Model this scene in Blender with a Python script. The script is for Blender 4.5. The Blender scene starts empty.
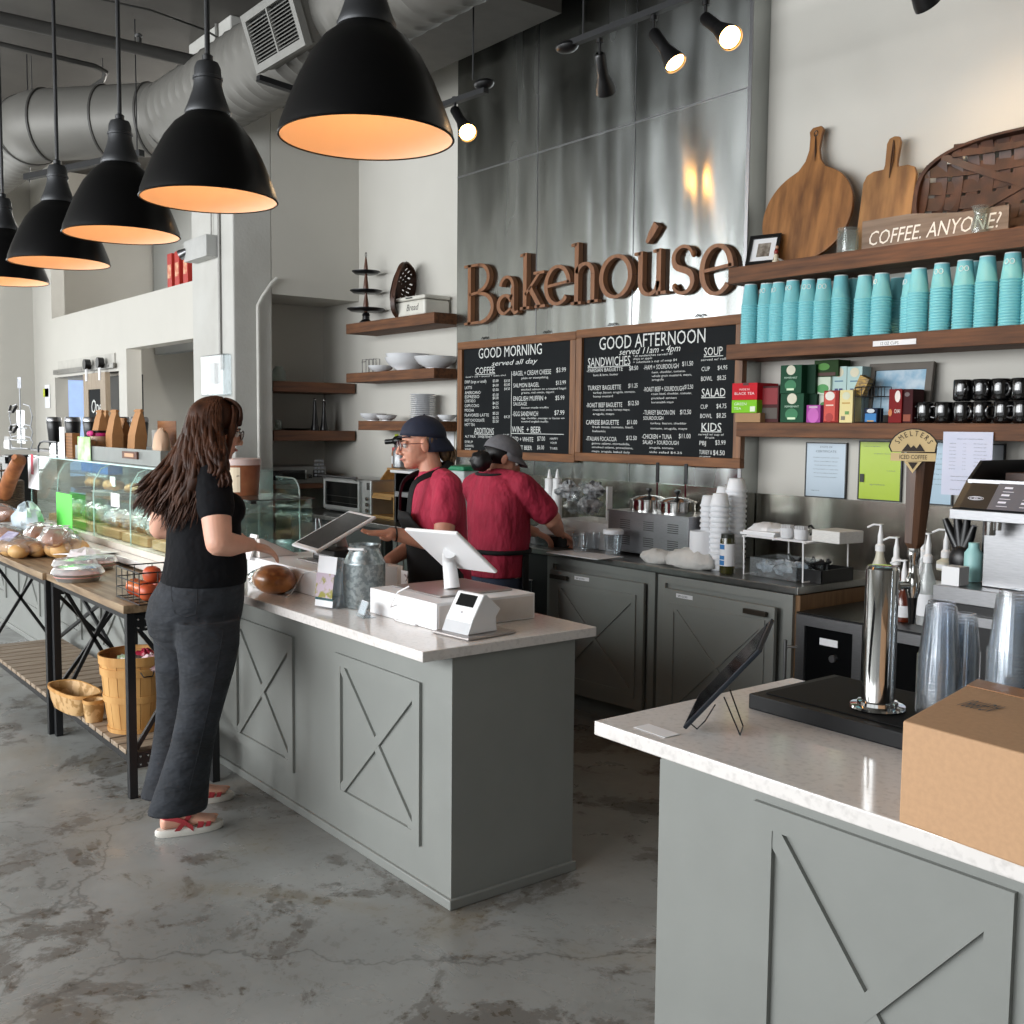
import bpy, bmesh, math, random
from mathutils import Vector as V, Matrix, Euler
random.seed(7)
C = bpy.context.scene.collection
PI = math.pi
# ---------------------------------------------------------------- camera frame
FPX = 1064.06; PT = math.radians(4.6179); RO = math.radians(.5633); YW = math.radians(52.131)
CAM = V((0, 0, 1.60))
_d = V((-math.sin(YW)*math.cos(PT), math.cos(YW)*math.cos(PT), -math.sin(PT)))
_r = V((math.cos(YW), math.sin(YW), 0)); _u = _r.cross(_d)
CR = _r*math.cos(RO) + _u*math.sin(RO); CU = _u*math.cos(RO) - _r*math.sin(RO)
def P(px, py, **k):
    """the point of a known plane (x=, y= or z=) or at a known distance (d=) seen at a place of the photograph"""
    d = _d + CR*((px-512)/FPX) - CU*((py-512)/FPX)
    a, v = list(k.items())[0]
    if a == 'd': return CAM + d*v
    i = 'xyz'.index(a)
    return CAM + d*((v-CAM[i])/d[i])
cam = bpy.data.objects.new('camera', bpy.data.cameras.new('camera')); C.objects.link(cam)
m = Matrix((CR, CU, -_d)).transposed().to_4x4(); m.translation = CAM; cam.matrix_world = m
cam.data.sensor_width = 36; cam.data.lens = 36*FPX/1024; cam.data.clip_start = .02
bpy.context.scene.camera = cam
# ---------------------------------------------------------------- materials
def lin(h):
    h = h.lstrip('#'); o = []
    for i in (0, 2, 4):
        c = int(h[i:i+2], 16)/255; o.append(c/12.92 if c <= .04045 else ((c+.055)/1.055)**2.4)
    return (*o, 1)
MATS = {}
def mat(name, col='#808080', rough=.6, metal=0, var=.06, scale=8, bump=0, col2=None, emit=None, estr=0, spec=.5, trans=0, alpha=1,
        stretch=(1, 1, 1), coat=0, sheen=0, lo=.35, hi=.65, detail=4, aniso=0, bscale=None, sss=0, bd=.01):
    if name in MATS: return MATS[name]
    mt = bpy.data.materials.new(name); MATS[name] = mt; mt.use_nodes = True
    nt = mt.node_tree; N = nt.nodes; L = nt.links; b = N['Principled BSDF']
    tc = N.new('ShaderNodeTexCoord'); mp = N.new('ShaderNodeMapping'); mp.inputs['Scale'].default_value = stretch
    L.new(tc.outputs['Object'], mp.inputs['Vector'])
    no = N.new('ShaderNodeTexNoise'); no.inputs['Scale'].default_value = scale; no.inputs['Detail'].default_value = detail
    L.new(mp.outputs['Vector'], no.inputs['Vector'])
    c1 = lin(col)
    c2 = lin(col2) if col2 else (c1[0]*(1-var*2), c1[1]*(1-var*2), c1[2]*(1-var*2), 1)
    rp = N.new('ShaderNodeValToRGB'); rp.color_ramp.elements[0].position = lo; rp.color_ramp.elements[1].position = hi
    rp.color_ramp.elements[0].color = c2; rp.color_ramp.elements[1].color = c1
    L.new(no.outputs['Fac'], rp.inputs['Fac']); L.new(rp.outputs['Color'], b.inputs['Base Color'])
    b.inputs['Roughness'].default_value = rough; b.inputs['Metallic'].default_value = metal
    b.inputs['Specular IOR Level'].default_value = spec
    if coat: b.inputs['Coat Weight'].default_value = coat
    if sheen: b.inputs['Sheen Weight'].default_value = sheen
    if aniso: b.inputs['Anisotropic'].default_value = aniso
    if sss: b.inputs['Subsurface Weight'].default_value = sss; b.inputs['Subsurface Radius'].default_value = (.02, .008, .005); b.inputs['Subsurface Scale'].default_value = .3
    if trans: b.inputs['Transmission Weight'].default_value = trans
    if alpha < 1: b.inputs['Alpha'].default_value = alpha
    if emit: b.inputs['Emission Color'].default_value = lin(emit); b.inputs['Emission Strength'].default_value = estr
    if bump:
        bn = N.new('ShaderNodeBump'); bn.inputs['Strength'].default_value = bump; bn.inputs['Distance'].default_value = bd
        src = no
        if bscale:
            src = N.new('ShaderNodeTexNoise'); src.inputs['Scale'].default_value = bscale; src.inputs['Detail'].default_value = 3
            L.new(mp.outputs['Vector'], src.inputs['Vector'])
        L.new(src.outputs['Fac'], bn.inputs['Height']); L.new(bn.outputs['Normal'], b.inputs['Normal'])
    return mt
def glass(name, tint='#e8f4f2', white=0.0, refl=1.0, rough=.02):
    """thin clear sheet: see-through with Fresnel reflection and a little milky body"""
    if name in MATS: return MATS[name]
    mt = bpy.data.materials.new(name); MATS[name] = mt; mt.use_nodes = True
    nt = mt.node_tree; N = nt.nodes; L = nt.links; N.clear()
    out = N.new('ShaderNodeOutputMaterial'); tr = N.new('ShaderNodeBsdfTransparent'); tr.inputs['Color'].default_value = lin(tint)
    gl = N.new('ShaderNodeBsdfGlossy'); gl.inputs['Roughness'].default_value = rough
    ge = N.new('ShaderNodeNewGeometry'); dt_ = N.new('ShaderNodeVectorMath'); dt_.operation = 'DOT_PRODUCT'
    L.new(ge.outputs['Incoming'], dt_.inputs[0]); L.new(ge.outputs['Normal'], dt_.inputs[1])
    def mth(op, a, b_=None):
        n = N.new('ShaderNodeMath'); n.operation = op; n.use_clamp = op == 'SUBTRACT'
        for i, v in enumerate((a, b_)):
            if v is None: continue
            if isinstance(v, (int, float)): n.inputs[i].default_value = v
            else: L.new(v, n.inputs[i])
        return n.outputs[0]
    k = mth('POWER', mth('SUBTRACT', 1.0, mth('ABSOLUTE', dt_.outputs['Value'])), 5.0)
    mo = mth('MULTIPLY', mth('ADD', mth('MULTIPLY', k, .96), .04), refl)
    mx = N.new('ShaderNodeMixShader'); L.new(mo, mx.inputs[0]); L.new(tr.outputs[0], mx.inputs[1]); L.new(gl.outputs[0], mx.inputs[2])
    last = mx
    if white:
        no = N.new('ShaderNodeTexNoise'); no.inputs['Scale'].default_value = 14
        tc = N.new('ShaderNodeTexCoord'); L.new(tc.outputs['Object'], no.inputs['Vector'])
        m2 = N.new('ShaderNodeMath'); m2.operation = 'MULTIPLY'; m2.inputs[1].default_value = white*2; L.new(no.outputs['Fac'], m2.inputs[0])
        df = N.new('ShaderNodeBsdfDiffuse'); df.inputs['Color'].default_value = (.85, .87, .88, 1)
        mz = N.new('ShaderNodeMixShader'); L.new(m2.outputs[0], mz.inputs[0]); L.new(mx.outputs[0], mz.inputs[1]); L.new(df.outputs[0], mz.inputs[2]); last = mz
    L.new(last.outputs[0], out.inputs['Surface'])
    return mt
def wood(name, c1, c2, axis=0, rough=.5, sc=3.0, rings=14):
    """grain running along one object axis"""
    if name in MATS: return MATS[name]
    st = [rings, rings, rings]; st[axis] = 1.2
    mt = mat(name, c1, rough, 0, col2=c2, scale=sc, stretch=tuple(st), bump=.15, lo=.3, hi=.7, detail=6)
    return mt
# ---------------------------------------------------------------- mesh builder
class MB:
    def __init__(s): s.v = []; s.f = []; s.mi = []; s.cur = 0
    def add(s, vs, fs):
        n = len(s.v); s.v += [V(v) for v in vs]; s.f += [tuple(n+i for i in f) for f in fs]; s.mi += [s.cur]*len(fs); return s
    def box(s, c, sz, rot=None):
        h = [x/2 for x in sz]; R = Euler(rot).to_matrix() if rot is not None and not isinstance(rot, Matrix) else (rot or Matrix.Identity(3))
        vs = [V(c) + R @ V((sx*h[0], sy*h[1], sz_*h[2])) for sx in (-1, 1) for sy in (-1, 1) for sz_ in (-1, 1)]
        return s.add(vs, [(0, 1, 3, 2), (4, 6, 7, 5), (0, 4, 5, 1), (2, 3, 7, 6), (0, 2, 6, 4), (1, 5, 7, 3)])
    def bb(s, a, b):
        return s.box([(x+y)/2 for x, y in zip(a, b)], [abs(y-x) for x, y in zip(a, b)])
    def beam(s, a, b, w, h, up=(0, 0, 1)):
        a = V(a); b = V(b); z = (b-a).normalized(); x = V(up).cross(z)
        if x.length < 1e-4: x = V((1, 0, 0)).cross(z)
        x.normalize(); y = z.cross(x); R = Matrix((x, y, z)).transposed()
        return s.box((a+b)/2, (w, h, (b-a).length), R)
    def loft(s, secs, cap=True, close=False):
        """secs: rings of equal length"""
        n = len(secs[0]); base = len(s.v); vs = [v for r in secs for v in r]; fs = []
        m_ = len(secs)
        for i in range(m_ - (0 if close else 1)):
            for j in range(n):
                a = i*n+j; b = i*n+(j+1) % n; c = ((i+1) % m_)*n+(j+1) % n; d = ((i+1) % m_)*n+j
                fs.append((a, b, c, d))
        if cap and not close:
            fs.append(tuple(range(n-1, -1, -1))); fs.append(tuple((m_-1)*n+j for j in range(n)))
        return s.add(vs, fs)
    def tube(s, pts, r, n=8, cap=True, flat=1.0):
        pts = [V(p) for p in pts]; secs = []; up = None
        rs = r if isinstance(r, (list, tuple)) else [r]*len(pts)
        for i, p in enumerate(pts):
            t = (pts[min(i+1, len(pts)-1)] - pts[max(i-1, 0)]).normalized()
            if up is None:
                up = V((0, 0, 1)) if abs(t.z) < .9 else V((1, 0, 0))
            x = up.cross(t)
            if x.length < 1e-5: x = V((0, 1, 0)).cross(t)
            x.normalize(); y = t.cross(x); up = y
            secs.append([p + x*math.cos(2*PI*k/n)*rs[i] + y*math.sin(2*PI*k/n)*rs[i]*flat for k in range(n)])
        return s.loft(secs, cap)
    def lathe(s, prof, c=(0, 0, 0), n=24, cap=True, sx=1, sy=1):
        c = V(c); secs = [[c + V((r*sx*math.cos(2*PI*k/n), r*sy*math.sin(2*PI*k/n), z)) for k in range(n)] for r, z in prof]
        return s.loft(secs, cap)
    def cyl(s, a, b, r, r2=None, n=16): return s.tube([a, b], [r, r if r2 is None else r2], n)
    def ball(s, c, r, n=12, m_=8, rot=None):
        r = r if isinstance(r, (list, tuple)) else (r, r, r); R = Euler(rot).to_matrix() if rot else Matrix.Identity(3); c = V(c); secs = []
        for i in range(m_+1):
            t = PI*i/m_; q = max(math.sin(t), .02)
            secs.append([c + R @ V((r[0]*q*math.cos(2*PI*k/n), r[1]*q*math.sin(2*PI*k/n), -r[2]*math.cos(t))) for k in range(n)])
        return s.loft(secs, True)
    def prism(s, poly, M_, th):
        """poly in 2-D put on the plane of matrix M_ (x, y axes), thickness along its z"""
        n = len(poly); a = [M_ @ V((p[0], p[1], 0)) for p in poly]; b = [M_ @ V((p[0], p[1], th)) for p in poly]
        return s.add(a+b, [tuple(range(n-1, -1, -1)), tuple(range(n, 2*n))] + [(i, (i+1) % n, n+(i+1) % n, n+i) for i in range(n)])
    def band(s, outer, inner, M_, th):
        """closed ring strip between two outlines of equal length"""
        n = len(outer); pts = [M_ @ V((p[0], p[1], z)) for z in (0, th) for q in (outer, inner) for p in q]
        fs = []
        for i in range(n):
            j = (i+1) % n
            fs += [(i, n+i, n+j, j), (2*n+i, 2*n+j, 3*n+j, 3*n+i), (i, j, 2*n+j, 2*n+i), (n+i, 3*n+i, 3*n+j, n+j)]
        return s.add(pts, fs)
    def grid(s, fn, nu, nv, th=0):
        vs = [V(fn(i/nu, j/nv)) for i in range(nu+1) for j in range(nv+1)]
        fs = [(i*(nv+1)+j, (i+1)*(nv+1)+j, (i+1)*(nv+1)+j+1, i*(nv+1)+j+1) for i in range(nu) for j in range(nv)]
        return s.add(vs, fs)
    def use(s, i): s.cur = i; return s
    def mesh(s, name, mats):
        me = bpy.data.meshes.new(name); me.from_pydata([tuple(v) for v in s.v], [], s.f); me.update()
        bm = bmesh.new(); bm.from_mesh(me); bmesh.ops.recalc_face_normals(bm, faces=bm.faces); bm.to_mesh(me); bm.free()
        for mt in (mats if isinstance(mats, (list, tuple)) else [mats]): me.materials.append(mt)
        if any(s.mi): me.polygons.foreach_set('material_index', s.mi)
        return me
    def build(s, name, mats, parent=None, smooth=35, bevel=0, loc=None, rz=0, solid=0, sub=0, seg=2):
        me = s.mesh(name, mats)
        if smooth: 
            me.shade_smooth(); me.set_sharp_from_angle(angle=math.radians(smooth))
        o = bpy.data.objects.new(name, me); C.objects.link(o)
        if parent: o.parent = parent
        if loc is not None: o.location = loc
        o.rotation_euler = (0, 0, rz)
        if solid: md = o.modifiers.new('solid', 'SOLIDIFY'); md.thickness = solid; md.offset = 0
        if sub: md = o.modifiers.new('sub', 'SUBSURF'); md.levels = sub; md.render_levels = sub
        if bevel: md = o.modifiers.new('bevel', 'BEVEL'); md.width = bevel; md.segments = seg; md.limit_method = 'ANGLE'
        return o
def thing(name, label, cat, loc=(0, 0, 0), rz=0, group=None):
    o = bpy.data.objects.new(name, None); C.objects.link(o); o.location = loc; o.rotation_euler = (0, 0, rz); o.empty_display_size = .05
    return tag(o, label, cat, group)
def tag(o, label, cat, group=None):
    o['label'] = label; o['category'] = cat
    if group: o['group'] = group
    return o
def struct(o): o['kind'] = 'structure'; return o
def copy_tree(o, loc=None, rz=None, label=None, group=None, parent=None):
    c = o.copy(); C.objects.link(c)
    if parent: c.parent = parent
    if loc is not None: c.location = loc
    if rz is not None: c.rotation_euler = (0, 0, rz)
    if label: c['label'] = label
    if group: c['group'] = group
    for ch in [x for x in ALL_CH(o)]: copy_tree(ch, parent=c)
    return c
def ALL_CH(o): return [x for x in bpy.data.objects if x.parent == o]
def text_mesh(lines, M_, th=.001):
    """lines: (string, x, y, height, x-stretch[, shear]); lettering laid on the plane of M_ ; returns (verts, faces)"""
    mb = MB()
    for ln in lines:
        st, x, y, h, sx = ln[:5]; sh = ln[5] if len(ln) > 5 else 0; al = ln[6] if len(ln) > 6 else 'LEFT'
        cu = bpy.data.curves.new('t', 'FONT'); cu.body = st; cu.size = h*1.38; cu.shear = sh; cu.align_x = al; cu.resolution_u = 2; cu.extrude = 0
        cu.offset = -.004*0
        ob = bpy.data.objects.new('t', cu); me = bpy.data.meshes.new_from_object(ob)
        vs = [M_ @ V((x + v.co.x*sx, y + v.co.y, th)) for v in me.vertices]
        mb.add(vs, [tuple(p.vertices) for p in me.polygons])
        bpy.data.objects.remove(ob); bpy.data.curves.remove(cu); bpy.data.meshes.remove(me)
    return mb
def frame(o, x, y):
    """matrix with origin o, x axis, y axis"""
    x = V(x).normalized(); y = V(y).normalized(); z = x.cross(y).normalized(); y = z.cross(x)
    m_ = Matrix((x, y, z)).transposed().to_4x4(); m_.translation = V(o); return m_
def WALLM(x, y, z): return frame((x, y, z), (1, 0, 0), (0, 0, 1))       # plane facing -Y
# ================================================================ materials of the place
M = {}
M['wall'] = mat('white_wall_paint', '#c3c0b8', .7, var=.015, scale=3, bump=.05, bscale=120)
M['greywall'] = mat('grey_wall_paint', '#a9aaa6', .7, var=.015, scale=3)
M['conc'] = mat('painted_concrete', '#bebdb8', .75, col2='#b3b1ab', scale=3, bump=.2, bscale=40, lo=.3, hi=.7)
M['ceil'] = mat('concrete_ceiling', '#57544f', .85, col2='#4a4743', scale=1.5, bump=.1)
M['cab'] = mat('grey_cabinet_paint', '#858783', .42, var=.03, scale=5, bump=.03, bscale=60)
M['quartz'] = mat('white_quartz', '#dad5d1', .12, col2='#cac5c1', scale=60, lo=.3, hi=.5, detail=6, spec=.6)
M['shelf'] = wood('stained_shelf_wood', '#74492a', '#472b18', 0, .7)
M['shelfy'] = wood('stained_shelf_wood_cross', '#6b4228', '#43281a', 1, .5)
M['top'] = wood('worn_table_wood', '#a48d70', '#6d5740', 0, .45, 2.5)
M['slat'] = wood('weathered_slat_wood', '#a1907c', '#7c6a58', 1, .6)
M['black'] = mat('black_powder_coat', '#141518', .42, var=.1)
M['blackp'] = mat('black_plastic', '#0e0e10', .35, var=.1)
M['steel'] = mat('brushed_steel', '#98989a', .34, 1, var=.06, scale=30, stretch=(1, 1, 12))
M['steelh'] = mat('brushed_steel_top', '#9a9a97', .3, 1, var=.08, scale=24, stretch=(1, 12, 1))
M['chrome'] = mat('polished_steel', '#d0d0ce', .08, 1, var=.03)
M['duct'] = mat('galvanised_duct', '#716f6a', .55, .25, var=.06, scale=3)
M['white'] = mat('white_plastic', '#e9e9ea', .35, var=.01)
M['paper'] = mat('white_paper', '#e6e7ea', .8, var=.02)
M['glass'] = glass('clear_glass', '#f5fbfa')
M['blackglass'] = mat('black_glass', '#0a0b0d', .08, var=.05, spec=.7)
# floor: stained polished concrete
fl = mat('stained_concrete_floor', '#929390', .35, col2='#70706c', scale=1.3, lo=.35, hi=.62, detail=8)
nt = fl.node_tree; N = nt.nodes; L = nt.links; b = N['Principled BSDF']
base = b.inputs['Base Color'].links[0].from_socket
tc = N.new('ShaderNodeTexCoord')
def nz(sc, det, dist=0, rgh=.6):
    n = N.new('ShaderNodeTexNoise'); n.inputs['Scale'].default_value = sc; n.inputs['Detail'].default_value = det; n.inputs['Distortion'].default_value = dist; n.inputs['Roughness'].default_value = rgh
    L.new(tc.outputs['Object'], n.inputs['Vector']); return n
def ramp(src, a, b_, ca=(0, 0, 0, 1), cb=(1, 1, 1, 1)):
    r = N.new('ShaderNodeValToRGB'); r.color_ramp.elements[0].position = a; r.color_ramp.elements[1].position = b_
    r.color_ramp.elements[0].color = ca; r.color_ramp.elements[1].color = cb; L.new(src, r.inputs['Fac']); return r
def mixc(fac, a, c, mode='MIX'):
    x = N.new('ShaderNodeMix'); x.data_type = 'RGBA'; x.blend_type = mode; L.new(fac, x.inputs[0])
    L.new(a, x.inputs[6])
    if isinstance(c, tuple): x.inputs[7].default_value = c
    else: L.new(c, x.inputs[7])
    return x.outputs[2]
s1 = ramp(nz(2.1, 12, .4, .72).outputs['Fac'], .515, .55); c = mixc(s1.outputs[0], base, lin('#544e46'))
s2 = ramp(nz(.9, 6, 1.2).outputs['Fac'], .55, .68); s2b = N.new('ShaderNodeMath'); s2b.operation = 'MULTIPLY'; s2b.inputs[1].default_value = .55; L.new(s2.outputs[0], s2b.inputs[0])
c = mixc(s2b.outputs[0], c, lin('#7a6f58'))
s3 = ramp(nz(26, 4, 0).outputs['Fac'], .42, .36); s3b = N.new('ShaderNodeMath'); s3b.operation = 'MULTIPLY'; s3b.inputs[1].default_value = .3; L.new(s3.outputs[0], s3b.inputs[0])
c = mixc(s3b.outputs[0], c, lin('#8f9190'))
vo = N.new('ShaderNodeTexVoronoi'); vo.feature = 'DISTANCE_TO_EDGE'; vo.inputs['Scale'].default_value = .45
wv = nz(2.2, 5, 0); vm = N.new('ShaderNodeVectorMath'); vm.operation = 'ADD'; L.new(tc.outputs['Object'], vm.inputs[0])
vs_ = N.new('ShaderNodeVectorMath'); vs_.operation = 'SCALE'; vs_.inputs['Scale'].default_value = .5; L.new(wv.outputs['Color'], vs_.inputs[0]); L.new(vs_.outputs[0], vm.inputs[1]); L.new(vm.outputs[0], vo.inputs['Vector'])
s4 = ramp(vo.outputs['Distance'], .0015, .004, (1, 1, 1, 1), (0, 0, 0, 1)); s4b = N.new('ShaderNodeMath'); s4b.operation = 'MULTIPLY'; s4b.inputs[1].default_value = .5; L.new(s4.outputs[0], s4b.inputs[0])
c = mixc(s4b.outputs[0], c, lin('#3a3733')); L.new(c, b.inputs['Base Color'])
rr = ramp(nz(3, 8, .5).outputs['Fac'], .35, .7, (.22, .22, .22, 1), (.5, .5, .5, 1)); L.new(rr.outputs[0], b.inputs['Roughness'])
# metal wall: galvanised sheets, streaky
mw = mat('galvanised_sheet_wall', '#b4b7b5', .3, 1, col2='#9ea19f', scale=2.2, stretch=(3, 1, .7), lo=.3, hi=.7, aniso=.88)
nt = mw.node_tree; N = nt.nodes; L = nt.links; b = N['Principled BSDF']; tc = N.new('ShaderNodeTexCoord')
mpn = N.new('ShaderNodeMapping'); mpn.inputs['Scale'].default_value = (3.2, 1, .55); L.new(tc.outputs['Object'], mpn.inputs['Vector'])
n1 = N.new('ShaderNodeTexNoise'); n1.inputs['Scale'].default_value = 1.6; n1.inputs['Detail'].default_value = 1; L.new(mpn.outputs[0], n1.inputs['Vector'])
bp = N.new('ShaderNodeBump'); bp.inputs['Strength'].default_value = .13; bp.inputs['Distance'].default_value = .06; L.new(n1.outputs['Fac'], bp.inputs['Height']); L.new(bp.outputs[0], b.inputs['Normal'])
tg = N.new('ShaderNodeTangent'); tg.direction_type = 'RADIAL'; tg.axis = 'Y'
cx = N.new('ShaderNodeCombineXYZ'); cx.inputs[2].default_value = 1; L.new(cx.outputs[0], b.inputs['Tangent'])
rn = ramp(n1.outputs['Fac'], .3, .7, (.13, .13, .13, 1), (.28, .28, .28, 1)); L.new(rn.outputs[0], b.inputs['Roughness'])
M['mwall'] = mw
# ================================================================ the room
def S(name, a, b_, mt, **k):
    return struct(MB().bb(a, b_).build(name, mt, smooth=0, **k))
S('floor', (-17, -5.2, -.1), (4, 7.5, 0), fl)
S('ceiling', (-17, -5.2, 4.75), (4, 7.5, 4.9), M['ceil'])
S('wall_back', (-8.71, 4.6, 0), (4, 4.75, 4.75), M['wall'])
S('wall_center', (-6.41, 4.46, 0), (-3.742, 4.6, 4.75), mw)
tr_ = MB()
for x in (-3.746,): tr_.bb((x-.014, 4.452, 0), (x+.008, 4.46, 4.75))
tr_.bb((-6.41, 4.455, 3.366), (-3.76, 4.46, 3.374))
for x in (-5.5, -4.6): tr_.bb((x-.002, 4.457, 0), (x+.002, 4.46, 4.75))
struct(tr_.build('trim_1', M['steel'], smooth=0))
# side wall of the bay with the alcove
wl = MB(); wl.bb((-8.85, 3.8, 2.645), (-8.07, 4.6, 4.75)).bb((-8.85, 3.8, 0), (-8.71, 4.6, 2.645))
struct(wl.build('wall_alcove', M['wall'], smooth=0))
S('trim_2', (-8.93, 3.47, 0), (-8.07, 3.8, 4.75), M['conc'], bevel=.012)          # concrete column
# half wall with two openings, full-height piece at its left end
hw = MB()
def HW(x0, x1, z0, z1): hw.bb((x0, 3.52, z0), (x1, 3.67, z1))
HW(-14.34, -13.49, 0, 4.75); HW(-13.49, -8.93, 2.33, 2.82); HW(-11.06, -10.82, 0, 2.33); HW(-13.49, -13.42, 0, 2.33)
HW(-13.42, -11.06, 2.12, 2.33)
struct(hw.build('wall_left', M['wall'], smooth=0))
S('wall_far', (-14.5, -5.2, 0), (-14.34, 7.5, 4.75), M['wall'])
S('wall_passage', (-14.34, 5.6, 0), (-8.85, 5.75, 4.75), M['greywall'])
st_ = MB(); st_.bb((-9.0, 3.68, 0), (-8.86, 5.6, 2.6)); st_.bb((-14.2, 5.0, 2.5), (-8.86, 5.14, 4.75))
struct(st_.build('wall_partition', M['greywall'], smooth=0))
struct(MB().bb((-11.9, 4.94, 2.6), (-11.86, 5.0, 4.75)).bb((-9.9, 4.9, 2.82), (-9.84, 5.0, 4.75)).build('trim_3', mat('dark_brown_post', '#3a2b25'), smooth=0))
# blue-lit back doorway behind the sliding door: window with daylight film
struct(MB().bb((-14.335, 3.72, .9), (-14.30, 4.5, 2.13)).build('window_1', mat('pale_blue_blind', '#9fc0ee', .7, emit='#b4cdf5', estr=.7), smooth=0))
# storefront wall with tall windows (daylight side, behind the photographer)
fw = MB()
def FW(x0, x1, z0, z1): fw.bb((x0, -5.2, z0), (x1, -5.05, z1))
FW(-17, 4, 0, .35); FW(-17, 4, 4.1, 4.75)
xs = [-17, -14.2, -11.2, -8.2, -5.2, -2.2, .8, 4]
for x in xs: FW(x-.12, x+.12, .35, 4.1)
struct(fw.build('wall_front', M['wall'], smooth=0))
S('wall_right', (3.9, -5.2, 0), (4.05, 7.5, 4.75), mat('taupe_wall_paint', '#6f6a62', .8))
# baseboard moulding of the alcove-side wall
# ---------------------------------------------------------------- light
w = bpy.data.worlds.new('sky'); bpy.context.scene.world = w; w.use_nodes = True
bg = w.node_tree.nodes['Background']; bg.inputs['Color'].default_value = (.93, .97, 1, 1); bg.inputs['Strength'].default_value = 1.0
def area(name, loc, rot, sx, sy, e, col=(1, 1, 1)):
    l = bpy.data.lights.new(name, 'AREA'); l.shape = 'RECTANGLE'; l.size = sx; l.size_y = sy; l.energy = e; l.color = col
    o = bpy.data.objects.new(name, l); C.objects.link(o); o.location = loc; o.rotation_euler = rot; return o
for i in range(6):
    xc = (xs[i]+xs[i+1])/2
    if xc < -15: continue
    area('daylight_window', (xc, -4.98, 2.75), (math.radians(86), 0, 0), 2.6, 2.5, (90, 130, 215, 260, 265, 120)[i], (.95, .98, 1))
area('daylight_window', (-14.2, 1.2, 1.9), (0, math.radians(-90), 0), 2.6, 2.2, 70, (.96, .99, 1))
def pl(loc, e, col, r=.15):
    l = bpy.data.lights.new('ceiling_bulb', 'POINT'); l.energy = e; l.color = col; l.shadow_soft_size = r
    o = bpy.data.objects.new('ceiling_bulb', l); C.objects.link(o); o.location = loc
pl((-11.5, 4.4, 4.2), 60, (1, .95, .88)); pl((-10.5, 4.6, 2.2), 40, (1, .95, .88))  # fill lights added to brighten the passage, no fitting there
sc = bpy.context.scene
sc.view_settings.view_transform = 'Standard'; sc.view_settings.look = 'None'; sc.view_settings.gamma = 1; sc.view_settings.exposure = .18; sc.view_settings.use_curve_mapping = False
sc.cycles.transparent_max_bounces = 32
# ================================================================ counters
def xpanel(parent, corners_x, z0, z1, y, fw=.045, th=.012, name='panel_moulding'):
    """raised frame with a cross, on a face looking to -Y ; local to parent"""
    x0, x1 = corners_x; mb = MB(); yc = y-th/2
    mb.box(((x0+x1)/2, yc, z1-fw/2), (x1-x0, th, fw)).box(((x0+x1)/2, yc, z0+fw/2), (x1-x0, th, fw))
    mb.box((x0+fw/2, yc, (z0+z1)/2), (fw, th, z1-z0-2*fw)).box((x1-fw/2, yc, (z0+z1)/2), (fw, th, z1-z0-2*fw))
    i = fw*.55
    for (u0, v0, u1, v1), tt in (((x0+i, z0+i, x1-i, z1-i), th*.9), ((x1-i, z0+i, x0+i, z1-i), th*.86)):
        mb.beam((u0, y-tt/2+.0002, v0), (u1, y-tt/2+.0002, v1), fw*.8, tt, (0, 1, 0))
    return mb.build(name, M['cab'], parent, smooth=0)
# left service counter
ct = thing('service_counter', 'long grey painted counter cabinet with crossed panels, the customer standing at it', 'counter', (-2.81, 1.945, 0))
MB().bb((-11, 0, 0), (0, .53, .848)).build('body', M['cab'], ct, smooth=0)
MB().bb((-11, -.012, 0), (.012, .542, .035)).build('base_trim', M['cab'], ct, smooth=0, bevel=.004)
zb = .175; zt = .80
def lx(px, py): return P(px, py, y=1.945)[0]+2.81
xpanel(ct, (lx(337, 700), lx(422, 720)), P(337, 797, y=1.945)[2], P(337, 652, y=1.945)[2], 0)
xpanel(ct, (lx(235, 700), lx(295, 720)), P(337, 797, y=1.945)[2], P(337, 652, y=1.945)[2], 0)
w_ = .64
x_ = lx(235, 700)
for k in range(6):
    x_ -= .36; xpanel(ct, (x_-w_, x_), zb+.05, .80, 0); x_ -= w_
tag(MB().bb((-11, 1.817, .85), (-2.79, 2.56, .885)).build('countertop', M['quartz'], smooth=0, bevel=.003), 'white speckled stone countertop under the two checkout tablets', 'countertop')
# right bar counter
rc = thing('bar_counter', 'grey painted bar cabinet with a large crossed panel in the right foreground', 'counter', (-1.675, 1.745, 0))
MB().bb((0, 0, 0), (2.6, .62, .848)).build('body', M['cab'], rc, smooth=0)
xpanel(rc, (P(757, 800, y=1.745)[0]+1.675, P(1018, 895, y=1.745)[0]+1.675), .17, P(757, 799, y=1.745)[2], 0, fw=.05)
xpanel(rc, (P(1018, 895, y=1.745)[0]+1.675+.09, 2.4), .17, P(757, 799, y=1.745)[2], 0, fw=.05)
MB().box((-.002, .3, .42), (.004, .6, .84)).build('end_panel', M['cab'], rc, smooth=0)
tag(MB().bb((-1.886, 1.727, .85), (1.0, 2.495, .885)).build('countertop', M['quartz'], smooth=0, bevel=.003), 'white stone bar top carrying the tap tower and cardboard box', 'countertop')
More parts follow.
